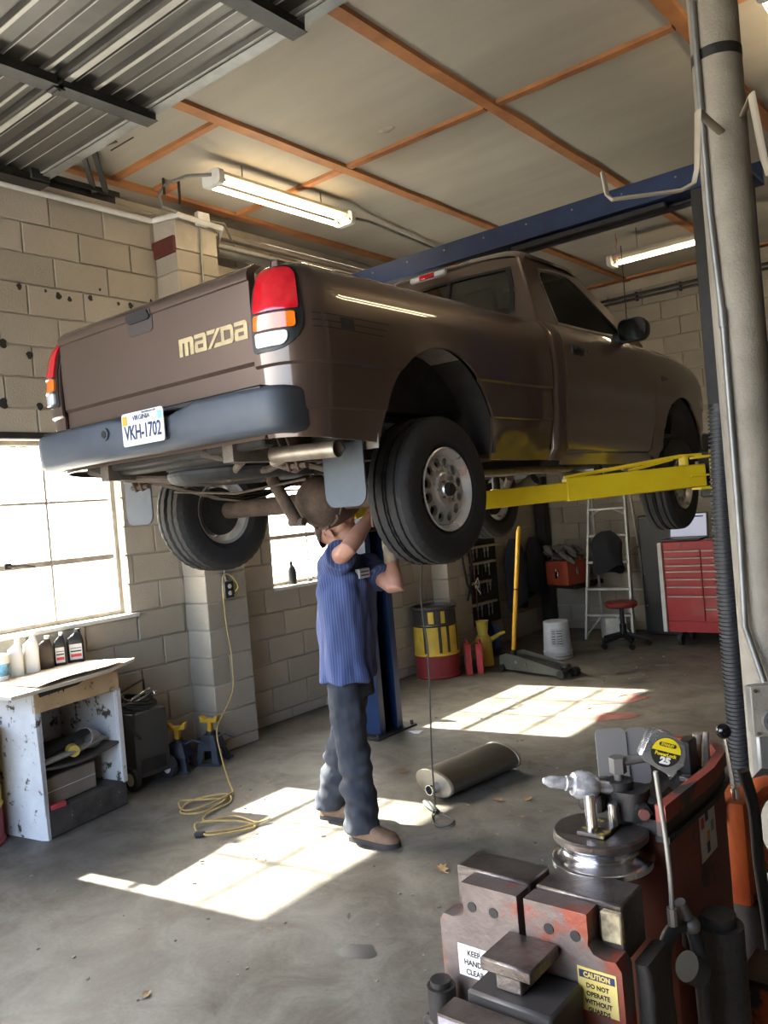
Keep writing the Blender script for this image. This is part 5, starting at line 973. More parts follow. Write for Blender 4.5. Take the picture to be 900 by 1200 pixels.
# on the sill of the second window
t = thing('spray_bottle', 'dark bottle silhouetted on the second window sill', 'bottle', (-.04, 5.02, 1.105)); m = M(); m.lathe([(.001, 0), (.042, 0), (.043, .11), (.030, .15), (.014, .165), (.014, .18), (.001, .18)], Matrix.Translation((-.04, 5.02, 1.105)), 18); mk('body', m, K['blackplastic'], t)
m = M(); m.lathe([(.017, .165), (.017, .19), (.006, .20), (.006, .215), (.001, .215)], Matrix.Translation((-.04, 5.02, 1.105)), 12); mk('nozzle', m, K['blackplastic'], t)
m = M(); m.sph((-.03, 5.23, 1.12), (.025, .03, .018), 8, 5); m.tube([(-.03, 5.21, 1.13), (-.03, 5.20, 1.15)], .006, 5); m.tube([(-.03, 5.25, 1.13), (-.03, 5.275, 1.14)], .008, 5); mk('valve', m, K['darksteel'], label='small brown fitting on the sill beside the dark bottle', cat='fitting', org=(-.03, 5.23, 1.104))
# ------------------------------------------------------------------ back of the bay
t = thing('oil_drum', 'yellow and red streaked oil drum standing in front of the second pilaster', 'drum', (.26, 6.62, 0)); A = Matrix.Translation((.26, 6.62, 0))
m = M(); m.lathe([(.001, .004), (.222, 0), (.226, .015), (.218, .025), (.218, .215)], A, 36); mk('lower_band', m, rd, t)
m = M(); m.lathe([(.218, .215), (.228, .225), (.218, .24), (.215, .40), (.214, .50)], A, 36); mk('barrel', m, yl, t)
blk = mat('tarry black', (.02, .018, .016), .5, c2=(.035, .03, .025), vs=9)
m = M(); m.lathe([(.214, .50), (.224, .512), (.212, .525), (.212, .66), (.228, .668), (.228, .69), (.205, .692), (.20, .66), (.001, .64)], A, 36); mk('upper_band', m, blk, t)
m = M()
for a in (-1.45, -.75, -.35, .3): 
    for z0, z1, w_ in ((.25, .50, .014), (.53, .65, .02)): m.loft([[(.26+(.2165+e)*math.cos(a+s*w_/.2), 6.62+(.2165+e)*math.sin(a+s*w_/.2), z) for s, e in ((-1, 0), (-.6, .003), (.6, .003), (1, 0))] for z in (z0, (z0+z1)/2+.02, z1)], False, False)
mke('tar_streak', m, blk, t)
m = M()
for a in (-1.1, -.55): m.loft([[(.26+(.2135+e)*math.cos(a+s*.13), 6.62+(.2135+e)*math.sin(a+s*.13), z) for s, e in ((-1, 0), (-.6, .002), (.6, .002), (1, 0))] for z in (.535, .65)], False, False)
mke('yellow_patch', m, yl, t)
jr = mat('red jerry can plastic', (.46, .045, .05), .5, c2=(.33, .03, .035), vs=7)
def jerry(lab, x, y, rz):
    t = thing('fuel_can', lab, 'fuel can', (x, y, 0), rz=rz); m = M(); P = [(-.11, 0), (.11, 0), (.11, .22), (.06, .285), (-.02, .29), (-.11, .23)]; m.loft([[(-.032, p[0]*.9, p[1]*.98+.003) for p in P], [(-.026, *p) for p in P], [(.026, *p) for p in P], [(.032, p[0]*.9, p[1]*.98+.003) for p in P]]); mk('body', m, jr, t)
    m = M(); m.cyl((0, -.07, .255), (0, -.09, .31), .02, n=12); m.tube([(0, -.03, .28), (0, .0, .315), (0, .04, .315), (0, .065, .28)], .009, 6); mk('cap_and_handle', m, jr, t)
    m = M(); m.bx(.032, .034, -.05, .05, .07, .17); mk('label', m, mat('pale smudged label', (.42, .2, .18), .7, vs=40), t)
jerry('narrow red fuel can right beside the streaked drum', .50, 6.80, 3.80); jerry('second narrow red fuel can, between the first one and the yellow oil can', .60, 6.86, 3.70)
oy = mat('old yellow enamel', (.55, .43, .07), .45, c2=(.42, .31, .04), vs=6)
t = thing('oil_can', 'yellow metal oil can with funnel top and side spout', 'oil can', (.46, 7.16, 0)); A = Matrix.Translation((.46, 7.16, 0)); m = M(); m.lathe([(.001, .003), (.092, 0), (.094, .02), (.092, .025), (.086, .26), (.06, .30), (.055, .31)], A, 28); mk('body', m, oy, t)
m = M(); m.lathe([(.055, .305), (.05, .32), (.066, .45), (.070, .455), (.066, .455), (.045, .33)], A, 28); mk('funnel', m, oy, t)
m = M(); m.tube([(.50, 7.20, .24), (.58, 7.29, .30), (.62, 7.33, .315)], [.030, .02, .018], 12); m.tube([(.40, 7.10, .25), (.35, 7.05, .20), (.36, 7.06, .1), (.40, 7.10, .06)], .009, 6); mk('spout', m, oy, t)
t = thing('drip_pan', 'blue round drain pan standing on edge behind the yellow oil can', 'drain pan', (.28, 7.60, 0)); m = M(); m.lathe([(.001, -.03), (.15, -.03), (.18, .03), (.185, .03), (.155, -.04), (.001, -.04)], Matrix.Translation((.30, 7.62, .185)) @ Matrix.Rotation(-.75, 4, 'Z') @ Matrix.Rotation(PI/2+.0, 4, 'X'), 28); mk('pan', m, mat('blue plastic', (.03, .08, .22), .5), t)
# floor jack
t = thing('floor_jack', 'low dark trolley jack on the floor with upright yellow handle', 'floor jack', (1.15, 6.97, 0)); jm = mat('dark green-grey enamel', (.075, .08, .07), .5, c2=(.045, .045, .04), vs=7)
ja, jb_ = V((.80, 7.06, 0)), V((1.56, 6.87, 0)); ju = (jb_-ja).normalized(); jn = Zd.cross(ju); Tj = Matrix((ju, jn, Zd)).transposed().to_4x4(); Tj.translation = ja
for s in (-1, 1):
    m = M(); m.loft([[Tj @ V((x, s*(.12 if x < .4 else .115), z)) for x, z in ((0, .035), (0, .155), (.10, .185), (.22, .17), (.76, .085), (.80, .04), (.74, .03), (.1, .03))], [Tj @ V((x, s*(.108 if x < .4 else .103), z)) for x, z in ((0, .035), (0, .155), (.10, .185), (.22, .17), (.76, .085), (.80, .04), (.74, .03), (.1, .03))]]); mk('side_plate', m, jm, t)
m = M(); m.loft([[Tj @ V((x, y, z)) for y, z in ((-.05, zz-.03), (.05, zz-.03), (.05, zz), (-.05, zz))] for x, zz in ((.15, .15), (.45, .13), (.72, .10))]); m.cyl(Tj @ V((.73, 0, .09)), Tj @ V((.73, 0, .125)), .045, n=16); mk('lift_arm', m, K['darksteel'], t)
m = M()
for x, s, r, w_ in ((.76, 1, .042, .06), (.76, -1, .042, .06), (.04, 1, .035, .03), (.04, -1, .035, .03)): m.cyl(Tj @ V((x, s*.12-.0, r+.004)), Tj @ V((x, s*(.12+w_), r+.004)) if x < .5 else Tj @ V((x, s*.06, r+.004)), r, n=16)
m.cyl(Tj @ V((.76, -.12, .046)), Tj @ V((.76, .12, .046)), .012, n=8); mke('wheel', m, K['darksteel'], t)
m = M(); m.cyl(Tj @ V((.22, -.125, .11)), Tj @ V((.22, .125, .11)), .018, n=10); m.cyl(Tj @ V((.34, -.122, .10)), Tj @ V((.34, .122, .10)), .014, n=10); mke('bolt', m, K['galv'], t)
m = M(); hb_, ht_ = V((.875, 7.04, .17)), V((1.055, 7.02, 1.36)); m.tube([hb_, ht_, ht_+V((.012, 0, .04))], [.021, .021, .012], 14); m.k = 1; m.cyl(hb_-V((.01, 0, .06)), hb_+V((.007, 0, .03)), .032, n=14); q = hb_.lerp(ht_, .52); m.cyl(q, q+(ht_-hb_)*.01, .0225, n=14); mk('handle', m, [mat('handle yellow', (.72, .40, .03), .45, c2=(.6, .30, .02), vs=5), K['darksteel']], t, label='tall yellow jack handle')
# bucket, upside down
t = thing('bucket', 'upturned white plastic bucket near the jack', 'bucket', (1.0, 7.72, 0)); A = Matrix.Translation((1.0, 7.72, 0)); bwm = mat('stained white pail', (.60, .63, .66), .55, c2=(.45, .47, .5), vs=7)
m = M(); m.lathe([(.135, .0), (.152, .0), (.152, .03), (.146, .034), (.146, .055), (.150, .058), (.150, .075), (.143, .08), (.143, .095), (.128, .37), (.120, .378), (.001, .372)], A, 36); mk('pail', m, bwm, t)
m = M(); m.loft([[(1.0+(r)*math.cos(a), 7.72+r*math.sin(a), z) for a in lin(-1.55, -.55, 10)] for z, r in ((.13, .1413), (.31, .1328))], False, False); lb = mk('label', m, mat('faded label', (.50, .52, .54), .7, c2=(.36, .37, .4), vs=12), t)
m = M()
for z in (.285, .262, .232, .205, .182, .16):
    for a, b in ((-1.45, -1.2), (-1.1, -.7)): r = .1436-.0098*(z-.1)/.27*1.3; m.loft([[(1.0+r*math.cos(q), 7.72+r*math.sin(q), z+d) for q in lin(a, b, 4)] for d in (-.003, .004)], False, False)
mk('label_print', m, K['ink'], lb); m = M(); m.tube([(1.0+.155*math.cos(a), 7.72+.155*math.sin(a), .03+.0*a) for a in lin(-1.3, 1.3, 12)], .004, 6); mk('bail', m, K['galv'], t)
# tool rack on the left wall, jackets, hoses
t = thing('tool_rack', 'dark wall board with pale rails of hanging tools beside the second pilaster', 'tool rack', (.03, 7.9, .3)); m = M(); m.bx(.012, .045, 7.5, 8.22, .30, 1.26, .004); mk('board', m, mat('black board', (.018, .018, .019), .8), t)
rm_ = mat('pale rail', (.42, .38, .26), .7)
for z, y0, y1 in ((1.165, 7.56, 8.20), (.985, 7.58, 8.12), (.775, 7.58, 8.0), (.535, 7.57, 8.09)): m = M(); m.bx(.045, .10, y0, y1, z-.012, z+.012, .003); mk('rail', m, rm_, t)
rr = random.Random(8)
for z in (1.14, .96, .75, .51):
    for k in range(6): y = 7.63+k*.075+rr.uniform(-.01, .01); h = rr.uniform(.08, .13); m = M(); m.cyl((.075, y, z+.01), (.075, y, z-h), .006, n=6); m.cyl((.075, y, z-.035), (.075, y, z+.015), .013, n=8); mk('hand_tool', m, K['galv'] if k % 3 else K['darksteel'], t)
def garment(name, lab, c, w_, h, col, seed, nx=(1, 0, 0), d=.07, mat_=None):
    c = V(c); nx = V(nx).normalized(); a = Zd.cross(nx); m = M(); n = 20; rings = []
    for i in range(13):
        t_ = i/12; ww = w_*(.28+.72*min(1, t_*3.2)**.7)*(1+.08*math.sin(t_*5+seed)); rings.append([c+a*(ww/2*math.cos(q))+nx*(d*(.5+.5*math.sin(t_*2.6))*math.sin(q)*(1+.35*math.sin(3*q+seed+t_*4))+d*.6)-Zd*(h*t_+.05*math.cos(q*2+seed)*t_) for q in [2*PI*k/n for k in range(n)]])
    m.loft(rings); me = m.mesh(name, c); 
    for p in me.vertices: p.co += p.normal*.012*noise.noise(V((p.co.x*9+seed, p.co.y*9, p.co.z*4)))
    return mk(name, me, col, label=lab, cat='jacket', loc=c)
nv = mat('dark navy cloth', (.018, .02, .028), .9, c2=(.01, .011, .015), vs=6, bump=.2); nb = mat('faded navy cloth', (.03, .04, .065), .9, c2=(.018, .022, .035), vs=6, bump=.2)
garment('jacket', 'dark jacket hanging on the left wall next to the tool rack', (.085, 8.50, 1.20), .46, .80, nb, 1); garment('jacket', 'black jacket hanging on the left wall nearest the corner', (.085, 8.95, 1.18), .40, .68, nv, 4)
m = M(); m.tube([(.225, 7.25, 1.22), (.228, 7.26, 1.05), (.232, 7.30, .82), (.24, 7.385, .66)], .012, 6, sq=(1.5, .8)); m.tube([(.225, 7.42, 1.22), (.228, 7.41, 1.0), (.232, 7.36, .80), (.24, 7.27, .645)], .012, 6, sq=(1.5, .8)); mk('belt_strap', m, K['rubber'], label='two crossed black straps hanging on the second pilaster', cat='strap', org=(.22, 7.33, 1.22))
m = M(); m.tube([(.23, 7.40, 1.22), (.24, 7.43, .9), (.245, 7.44, .74), (.24, 7.44, .4), (.24, 7.46, .02)], .005, 6); m.k = 1; m.tube([(.25, 7.42, .80), (.27, 7.45, .86), (.26, 7.49, .80), (.25, 7.46, .74), (.26, 7.50, .69)], .007, 6); m.sph((.25, 7.44, .77), .018, 8, 6); mk('rope', m, [mat('dull red cord', (.20, .04, .05), .7), mat('pale twine', (.55, .47, .38), .9)], label='red cord with a pale knotted twine hanging behind the fuel cans', cat='cord', org=(.24, 7.43, .02))
# black post in the corner with wall-hung red tool box
m = M(); m.bx(.03, .17, 9.22, 9.36, 0, 2.3, .01); mk('post', m, K['darksteel'], label='black square post standing in the back corner', cat='post', org=(.1, 9.29, 0))
t = thing('toolbox', 'red steel toolbox on a shelf bracket, heaped with grey rags', 'toolbox', (.66, 8.85, .60)); rt = mat('dull orange-red enamel', (.33, .065, .03), .5, c2=(.24, .04, .02), vs=5); Tt = Matrix.Translation((.60, 8.86, .76)) @ Matrix.Rotation(-.33, 4, 'Z')
m = M(); m.box((0, 0, 0), (.36, .34, .28), None, .01); m = M().add([Tt @ p for p in m.v], m.f); mk('case', m, rt, t)
m = M(); m.box((.0, -.173, -.02), (.05, .008, .08), None, .003); m.box((.0, -.18, .03), (.02, .012, .04), None, .003); m.box((.183, -.02, .02), (.01, .03, .09), None, .003); m = M().add([Tt @ p for p in m.v], m.f); mke('latch', m, K['chrome'], t)
m = M(); m.box((0, .1, -.17), (.36, .36, .04), None, .006); m.box((0, .30, -.17), (.06, .5, .05)); m = M().add([Tt @ p for p in m.v], m.f); mk('bracket', m, K['darksteel'], t)
rr = random.Random(21); gr = mat('grey rag', (.16, .155, .15), .95, c2=(.09, .088, .085), vs=9, bump=.4)
m = M()
for k in range(26):
    q = Tt @ V((rr.uniform(-.24, .15), rr.uniform(-.12, .14), .16+rr.uniform(0, .12))); a = rr.uniform(0, 6); m.tube([q, q+V((.05*math.cos(a), .05*math.sin(a), .03)), q+V((.10*math.cos(a+.5), .10*math.sin(a+.5), .0)), q+V((.13*math.cos(a+.9), .13*math.sin(a+.9), -.05))], [.03, .035, .03, .018], 7, round_=True, sq=(1.3, .55))
mk('rag_heap', m, gr, label='heap of grey rags on top of the red toolbox', cat='rags', kind='stuff', org=(.66, 8.85, .92))
# step ladder with jacket
lm_ = mat('aluminium', (.58, .59, .58), .45, .25, c2=(.45, .45, .44), vs=8)
t = thing('step_ladder', 'aluminium step ladder standing open against the back wall', 'ladder', (1.10, 9.05, 0), rz=.04)
hwid = lambda z: .275-.075*z/1.9
for s in (-1, 1):
    m = M(); m.loft([[(s*(hwid(z)+a), -.30+.30*z/1.9+b, z) for a, b in ((-.012, -.03), (.012, -.03), (.012, .03), (-.012, .03))] for z in (0, 1.9)]); mk('rail', m, lm_, t)
    m = M(); m.loft([[(s*(hwid(z)+.02+a), .25-.22*z/1.9+b, z) for a, b in ((-.01, -.015), (.01, -.015), (.01, .015), (-.01, .015))] for z in (0, 1.85)]); mk('rear_rail', m, lm_, t)
for z in (.27, .56, .86, 1.16, 1.46): m = M(); m.box((0, -.30+.30*z/1.9, z), (2*hwid(z), .085, .028), None, .004); mk('tread', m, lm_, t)
m = M()
for s in (-1, 1): m.tube([(s*(hwid(.05)-.0), -.31, .03), (s*.09, -.28, .26)], .010, 6); m.tube([(s*(hwid(1.4)), -.08, 1.38), (s*.08, -.08, 1.45)], .009, 6); m.tube([(s*.26, -.13, 1.0), (s*.26, .12, 1.0)], .008, 6)
m.box((0, .02, 1.92), (.42, .30, .03), None, .006); m.tube([(-.28, .20, .5), (.28, .20, .5)], .009, 6); mke('brace', m, lm_, t)
garment('jacket', 'black jacket draped over the step ladder', (1.12, 8.86, 1.215), .36, .44, nv, 8, (.25, -.97, 0), .07)
# stool and white box
t = thing('stool', 'round red padded shop stool by the step ladder', 'stool', (1.42, 8.42, 0)); A = Matrix.Translation((1.42, 8.42, 0)); m = M(); m.lathe([(.001, .42), (.15, .42), (.168, .435), (.17, .465), (.155, .482), (.001, .488)], A, 32); mk('seat', m, mat('red vinyl', (.20, .025, .022), .4), t)
m = M(); m.cyl((1.42, 8.42, .10), (1.42, 8.42, .42), .024, n=14); m.cyl((1.42, 8.42, .09), (1.42, 8.42, .24), .036, n=14); mk('column', m, K['blackplastic'], t)
for k in range(5):
    a = 2*PI*k/5+.4; e = V((1.42+.25*math.cos(a), 8.42+.25*math.sin(a), .075)); m = M(); m.tube([(1.42, 8.42, .13), e], [.026, .016], 8, sq=(1, 1.3)); lg = mk('leg', m, K['blackplastic'], t)
    m = M(); m.cyl(e+V((-.012, .012, -.045)), e+V((.012, -.012, -.045)), .03, n=14); m.cyl(e-V((0, 0, .03)), e, .008, n=6); mk('castor', m, K['darksteel'], lg)
m = M(); m.box((1.12, 8.86, .12), (.24, .22, .24), Matrix.Rotation(.7, 3, 'Z'), .012); mk('plastic_tub', m, K['white'], label='small white box on the floor behind the red stool', cat='box', org=(1.12, 8.86, 0))
# tool chest
TX0, TX1, TY = 1.87, 2.97, 8.52
t = thing('tool_chest', 'wide red roller tool chest with many drawers', 'tool chest', (2.4, 8.75, 0)); m = M(); m.bx(TX0, TX1, TY+.012, 9.02, .145, 1.085, .006); mk('body', m, K['red'], t)
m = M(); m.bx(TX0-.045, TX0-.002, TY-.012, TY+.03, .15, 1.08, .004); mk('side_trim', m, K['white'], t, label='pale upright trim strip')
xs = [TX0+.02, TX0+.395, TX1-.02]
def drawer(x0, x1, z0, z1):
    m = M(); m.bx(x0, x1, TY-.006, TY+.014, z0, z1, .003); d = mk('drawer', m, K['red'], t); m = M(); m.prism([(TY-.006, z1-.016), (TY-.020, z1-.012), (TY-.022, z1-.003), (TY-.006, z1)], x0+.005, x1-.005, 'x'); mk('drawer_pull', m, K['pull'], d)
K['pull'] = mat('pull trim', (.80, .74, .68), .4, .1)
zz = [.997, .925, .848, .786, .706, .627, .529]
for a, b in zip(zz, zz[1:]):
    for x0, x1 in ((xs[0], xs[1]-.004), (xs[1]+.004, xs[2])): drawer(x0, x1, b+.004, a-.004)
drawer(xs[0], xs[1]-.004, .265, .525); drawer(xs[1]+.004, xs[2], .405, .525); drawer(xs[1]+.004, xs[2], .265, .398)
m = M(); m.bx(TX0+.01, TX1-.01, TY-.004, TY+.014, .15, .258, .003); m.bx(TX0+.01, TX1-.01, TY-.004, TY+.014, 1.003, 1.08, .003); mke('fascia', m, K['red'], t)
m = M(); m.cyl((TX0+.19, TY-.008, 1.045), (TX0+.19, TY-.002, 1.045), .014, n=14); mk('lock', m, K['chrome'], t)
for x in (TX0+.1, TX1-.1):
    for y in (TY+.08, 8.94): m = M(); m.cyl((x-.02, y, .065), (x+.02, y, .065), .065, n=18); m.bx(x-.03, x+.03, y-.03, y+.03, .10, .147); mk('castor', m, K['rubber'], t)
t = thing('laptop', 'open laptop with lit screen on top of the red tool chest', 'laptop', (2.04, 8.78, 1.086)); m = M(); m.bx(1.84, 2.24, 8.60, 8.86, 1.087, 1.107, .004); mk('keyboard_base', m, K['blackplastic'], t)
Tl = Matrix.Translation((2.04, 8.86, 1.10)) @ Matrix.Rotation(-.15, 4, 'X'); m = M(); m.box((0, .005, .13), (.42, .014, .27), None, .004); m = M().add([Tl @ p for p in m.v], m.f); sc_ = mk('screen_lid', m, K['blackplastic'], t)
m = M(); m.add([Tl @ V(q) for q in ((-.19, -.0035, .015), (.19, -.0035, .015), (.19, -.0035, .25), (-.19, -.0035, .25))], [(0, 1, 2, 3)]); m.k = 1; m.add([Tl @ V(q) for q in ((-.02, -.004, .215), (.16, -.004, .215), (.16, -.004, .23), (-.02, -.004, .23))]+[Tl @ V(q) for q in ((.0, -.004, .18), (.03, -.004, .18), (.03, -.004, .19), (.0, -.004, .19))], [(0, 1, 2, 3), (4, 5, 6, 7)])
mk('screen', m, [emat('lit screen', (.62, .66, .85), .55), K['navy']], sc_)
m = M(); m.cyl((1.93, 8.95, 1.087), (1.93, 8.95, 1.22), .05, n=18); mk('can', m, mat('brown can', (.13, .04, .035), .35, .5), label='brownish round can behind the laptop on the tool chest', cat='can', org=(1.93, 8.95, 1.086))
for i, (x, y, sx, sy, sz, lab) in enumerate(((2.42, 8.85, .20, .22, .10, 'flat black case right of the laptop on the tool chest'), (2.44, 8.92, .16, .18, .10, 'grey case stacked on the flat black case')) ):
    m = M(); z0 = 1.087+(.101 if i else 0); m.bx(x-sx/2, x+sx/2, y-sy/2, y+sy/2, z0, z0+sz, .012); c_ = mk('tool_case', m, [K['blackplastic'], K['galv']][i], label=lab, cat='case', org=(x, y, z0)); m = M(); m.tube([(x-.04, y-sy/2, z0+.05), (x-.03, y-sy/2-.02, z0+.05), (x+.03, y-sy/2-.02, z0+.05), (x+.04, y-sy/2, z0+.05)], .006, 6); mk('handle', m, K['darksteel'], c_)
m = M(); m.bx(2.30, 2.36, 8.56, 8.62, 1.086, 1.10, .003); m.bx(2.35, 2.50, 8.57, 8.60, 1.086, 1.098, .003); mk('wrench', m, K['chrome'], label='short bright tool at the chest front edge', cat='tool', org=(2.4, 8.58, 1.086))
t = thing('tall_cabinet', 'dark narrow cabinet between the step ladder and the tool chest', 'cabinet', (1.60, 9.18, 0)); m = M(); m.bx(1.42, 1.84, 9.05, 9.36, .02, 1.35, .01); mk('body', m, mat('near-black steel', (.014, .014, .015), .5), t); m = M(); m.bx(1.44, 1.82, 9.035, 9.05, .06, 1.32, .004); d_ = mk('door', m, mat('near-black steel', (.016, .016, .017), .5), t)
m = M(); m.sph((1.47, 9.025, .70), .014, 8, 6); m.sph((1.47, 9.025, .35), .014, 8, 6); mke('knob', m, K['chrome'], d_)
# ------------------------------------------------------------------ hydraulic pipe bender in the foreground
K['greasy'] = mat('greasy near-black', (.022, .021, .020), .6, c2=(.04, .035, .03), vs=9, bump=.3)
bd = thing('pipe_bender', 'large worn red and steel hydraulic pipe bender in the front right corner', 'pipe bender', (4.25, 1.65, 0))
def part(name, m, mt, par=bd, **k): return mk(name, m, mt, par, **k)
fj = mat('bare steel fading to worn grey-red paint', (.17, .14, .128), .5, .5, c2=(.085, .066, .06), vs=7, spots=(.24, .065, .042), sp=(5., .54), bump=.2)
notch = lambda x0, x1, s: [(x0+s*(.0), .862), (x0+s*.002, .846), (x0-s*.008, .832), (x0-s*.028, .826), (x0-s*.052, .828), (x0-s*.062, .812)]
P = [(4.212, .905), (4.080, .905)]+notch(4.080, 0, 1)+[(4.018, .36), (4.212, .36)]
m = M(); m.prism(P, 1.405, 1.452, 'y'); m.k = 1
for x in (4.103, 4.155): m.cyl((x, 1.4035, .858), (x, 1.41, .858), .0105, n=16)
jl = part('jaw_arm', m, [fj, K['ink']])
P = [(4.228, .905), (4.362, .905)]+notch(4.362, 0, -1)+[(4.428, .36), (4.228, .36)]
m = M(); m.prism(P, 1.405, 1.452, 'y'); m.k = 1
for x in (4.280, 4.336): m.cyl((x, 1.4035, .858), (x, 1.41, .858), .0105, n=16)
jr_ = part('jaw_arm', m, [fj, K['ink']])
m = M(); m.bx(4.035, 4.214, 1.455, 1.545, .80, .912, .004); part('jaw_block', m, K['steel']); m = M(); m.bx(4.228, 4.412, 1.455, 1.555, .80, .912, .004); jb2 = part('jaw_block', m, K['steel'])
m = M(); m.bx(4.372, 4.414, 1.440, 1.456, .842, .900, .003); part('jaw_insert', m, mat('cream crusted steel', (.42, .36, .22), .8, c2=(.12, .09, .06), vs=40, amt=.5), jb2)
m = M(); m.loft([[(x, y, z) for x, y in rrect(4.424-.0*z, 4.424+w_, 1.455, 1.56, .012)] for z, w_ in ((.62, .034), (.76, .036), (.795, .032), (.806, .027))]); part('jaw_pivot', m, K['greasy'])
# warning labels with their words
def sticker(par, T, w_, h_, bgm, lines, head=None, size=.016, fg=None, sx=.9):
    m = M(); m.box((0, 0, 0), (w_, h_, .0012), None, 0); m = M().add([T @ p for p in m.v], m.f); s = part('label', m, bgm, par); m = M()
    if head: m.k = 1; m.add([T @ V(q) for q in ((-w_*.46, h_*.26, .0009), (w_*.46, h_*.26, .0009), (w_*.46, h_*.44, .0009), (-w_*.46, h_*.44, .0009))], [(0, 1, 2, 3)]); m.k = 2; write(m, head, size*1.05, 0, h_*.345, Matrix.Translation(T.to_3x3() @ V((0, 0, .0014))) @ T, .0006, sx, .0002)
    m.k = 0; y = h_*.26 if not head else h_*.10
    for ln in lines: write(m, ln, size, 0, y, Matrix.Translation(T.to_3x3() @ V((0, 0, .0010))) @ T, .0004, sx, .0002); y -= size*1.22
    part('lettering', m, [fg or K['ink'], K['navy'], bgm], par); return s
yp = mat('yellow warning label', (.66, .52, .12), .55, c2=(.52, .42, .18), vs=18, spots=(.20, .13, .09), sp=(22., .70)); wp = mat('worn white label', (.60, .60, .59), .6, c2=(.48, .46, .45), vs=14, spots=(.20, .14, .12), sp=(26., .66))
sticker(jr_, frame((4.374, 1.4042, .762), (1, 0, 0), Zd), .078, .082, yp, ['DO NOT', 'OPERATE', 'WITHOUT', 'GUARDS'], 'CAUTION', .0125)
sticker(jl, frame((4.098, 1.4042, .740), (1, 0, 0), Zd), .078, .066, wp, ['KEEP', 'HANDS', 'CLEAR'], None, .0165)
# centre ram head: plate on a stub on a dark block
m = M(); m.bx(4.190, 4.302, 1.290, 1.402, .808, .834, .004); part('ram_plate', m, K['steel']); m = M(); m.bx(4.214, 4.270, 1.305, 1.38, .772, .808, .003); part('ram_stub', m, K['steel'])
m = M(); m.bx(4.165, 4.345, 1.275, 1.402, .36, .772, .006); part('ram_block', m, mat('black greasy block', (.03, .028, .028), .5, c2=(.018, .017, .017), vs=8))
bf = mat('bluish worn steel face', (.34, .33, .38), .45, .4, c2=(.22, .20, .23), vs=6, spots=(.06, .05, .05), sp=(12., .68)); m = M(); m.loft([[(x, 1.205+dy, z) for x, z in ((4.125, .30), (4.395, .30), (4.375, .757), (4.145, .757))] for dy in (0, .058)]); fpn = part('front_plate', m, [K['steel']]); m = M(); m.loft([[(x, 1.2035+dy, z) for x, z in ((4.13, .30), (4.39, .30), (4.372, .752), (4.148, .752))] for dy in (0, .0015)]); part('front_plate_face', m, bf, fpn)
m = M()
for x in (4.162, 4.335): m.cyl((x, 1.196, .735), (x, 1.204, .735), .007, n=6); m.k = 0
m.cyl((4.172, 1.19, .695), (4.172, 1.204, .695), .020, n=18); mke('bolt', m, K['chrome'], fpn)
m = M(); m.cyl((4.04, 1.36, .62), (4.04, 1.36, .70), .030, n=20); m.cyl((4.04, 1.36, .70), (4.04, 1.36, .712), .022, n=16); m.bx(4.0, 4.08, 1.33, 1.40, .55, .64, .01); part('side_knob', m, K['darksteel'])
# bending die
dc = Matrix.Translation((4.29, 1.64, 0)); m = M(); m.lathe([(.001, .972), (.096, .972), (.1005, .968), (.1005, .956), (.097, .953)], dc, 48); part('die_top', m, K['steel'])
m = M(); m.lathe([(.097, .953)]+[(.0985-.020*math.sin(t)**.8, .953-.036*t/PI) for t in lin(.05, PI-.05, 12)]+[(.1035, .916), (.1075, .913), (.1075, .902), (.104, .898), (.001, .898)], dc, 56); part('die_groove', m, mat('polished die steel', (.62, .63, .66), .20, 1., c2=(.4, .4, .43), vs=6, rv=.08))
m = M(); m.bx(4.262, 4.325, 1.585, 1.665, .972, .981, .002); part('stud_plate', m, [mat('plate with yellow paint', (.10, .09, .085), .5, .5, spots=(.55, .42, .05), sp=(30., .56))])
for x, y, h, r in ((4.292, 1.60, .075, .0125), (4.318, 1.648, .045, .011)):
    m = M(); m.cyl((x, y, .981), (x, y, .981+h), r, n=18); m.cyl((x, y, .981+h), (x, y, .983+h), r*.8, n=14); part('stud', m, K['chrome'])
# clevis, nut, cross bolt, chrome cone
m = M(); m.loft([[(x, y, z) for x, y in rrect(4.245, 4.375, 1.668, 1.745, .03)] for z in (.985, 1.045)]); m.cyl((4.315, 1.70, .975), (4.315, 1.70, 1.062), .030, n=18); m.bx(4.33, 4.40, 1.70, 1.80, .965, 1.03, .01); part('clevis', m, K['darksteel'])
m = M(); m.cyl((4.315, 1.70, 1.062), (4.315, 1.70, 1.078), .010, n=12); m.cyl((4.315, 1.70, 1.078), (4.315, 1.70, 1.112), .0185, n=6); m.tube([(4.315, 1.70, 1.10), (4.36, 1.735, 1.105), (4.40, 1.78, 1.105)], .010, 10); part('valve_fitting', m, mat('dull grey fitting', (.20, .19, .18), .5, .5))
m = M(); q = V((4.375, 1.673, 1.008)); e = V((.55, -.83, 0)).normalized(); m.cyl(q-e*.015, q+e*.006, .019, n=6); m.k = 1; m.cyl(q+e*.006, q+e*.014, .0115, n=14); part('cross_bolt', m, [K['darksteel'], mat('rusty red bolt', (.22, .09, .075), .6, .3)])
a, b = V((4.205, 1.575, 1.082)), V((4.268, 1.642, 1.060)); e = (b-a).normalized(); m = M(); Tc = frame(a, *basis(e)[:2])
Tc = Matrix((*basis(e),)).transposed().to_4x4(); Tc.translation = a; L_ = (b-a).length
m.lathe([(.001, -.008), (.006, -.006), (.013, .008), (.0135, .042), (.016, .044), (.016, .052), (.013, .054), (.013, .058), (.024, .060), (.030, .072), (.030, .098), (.024, .112), (.014, .12), (.014, .15)], Tc, 24); part('chrome_ram', m, mat('bright chrome', (.85, .86, .88), .22, .55, c2=(.5, .5, .52), vs=60, amt=.3))
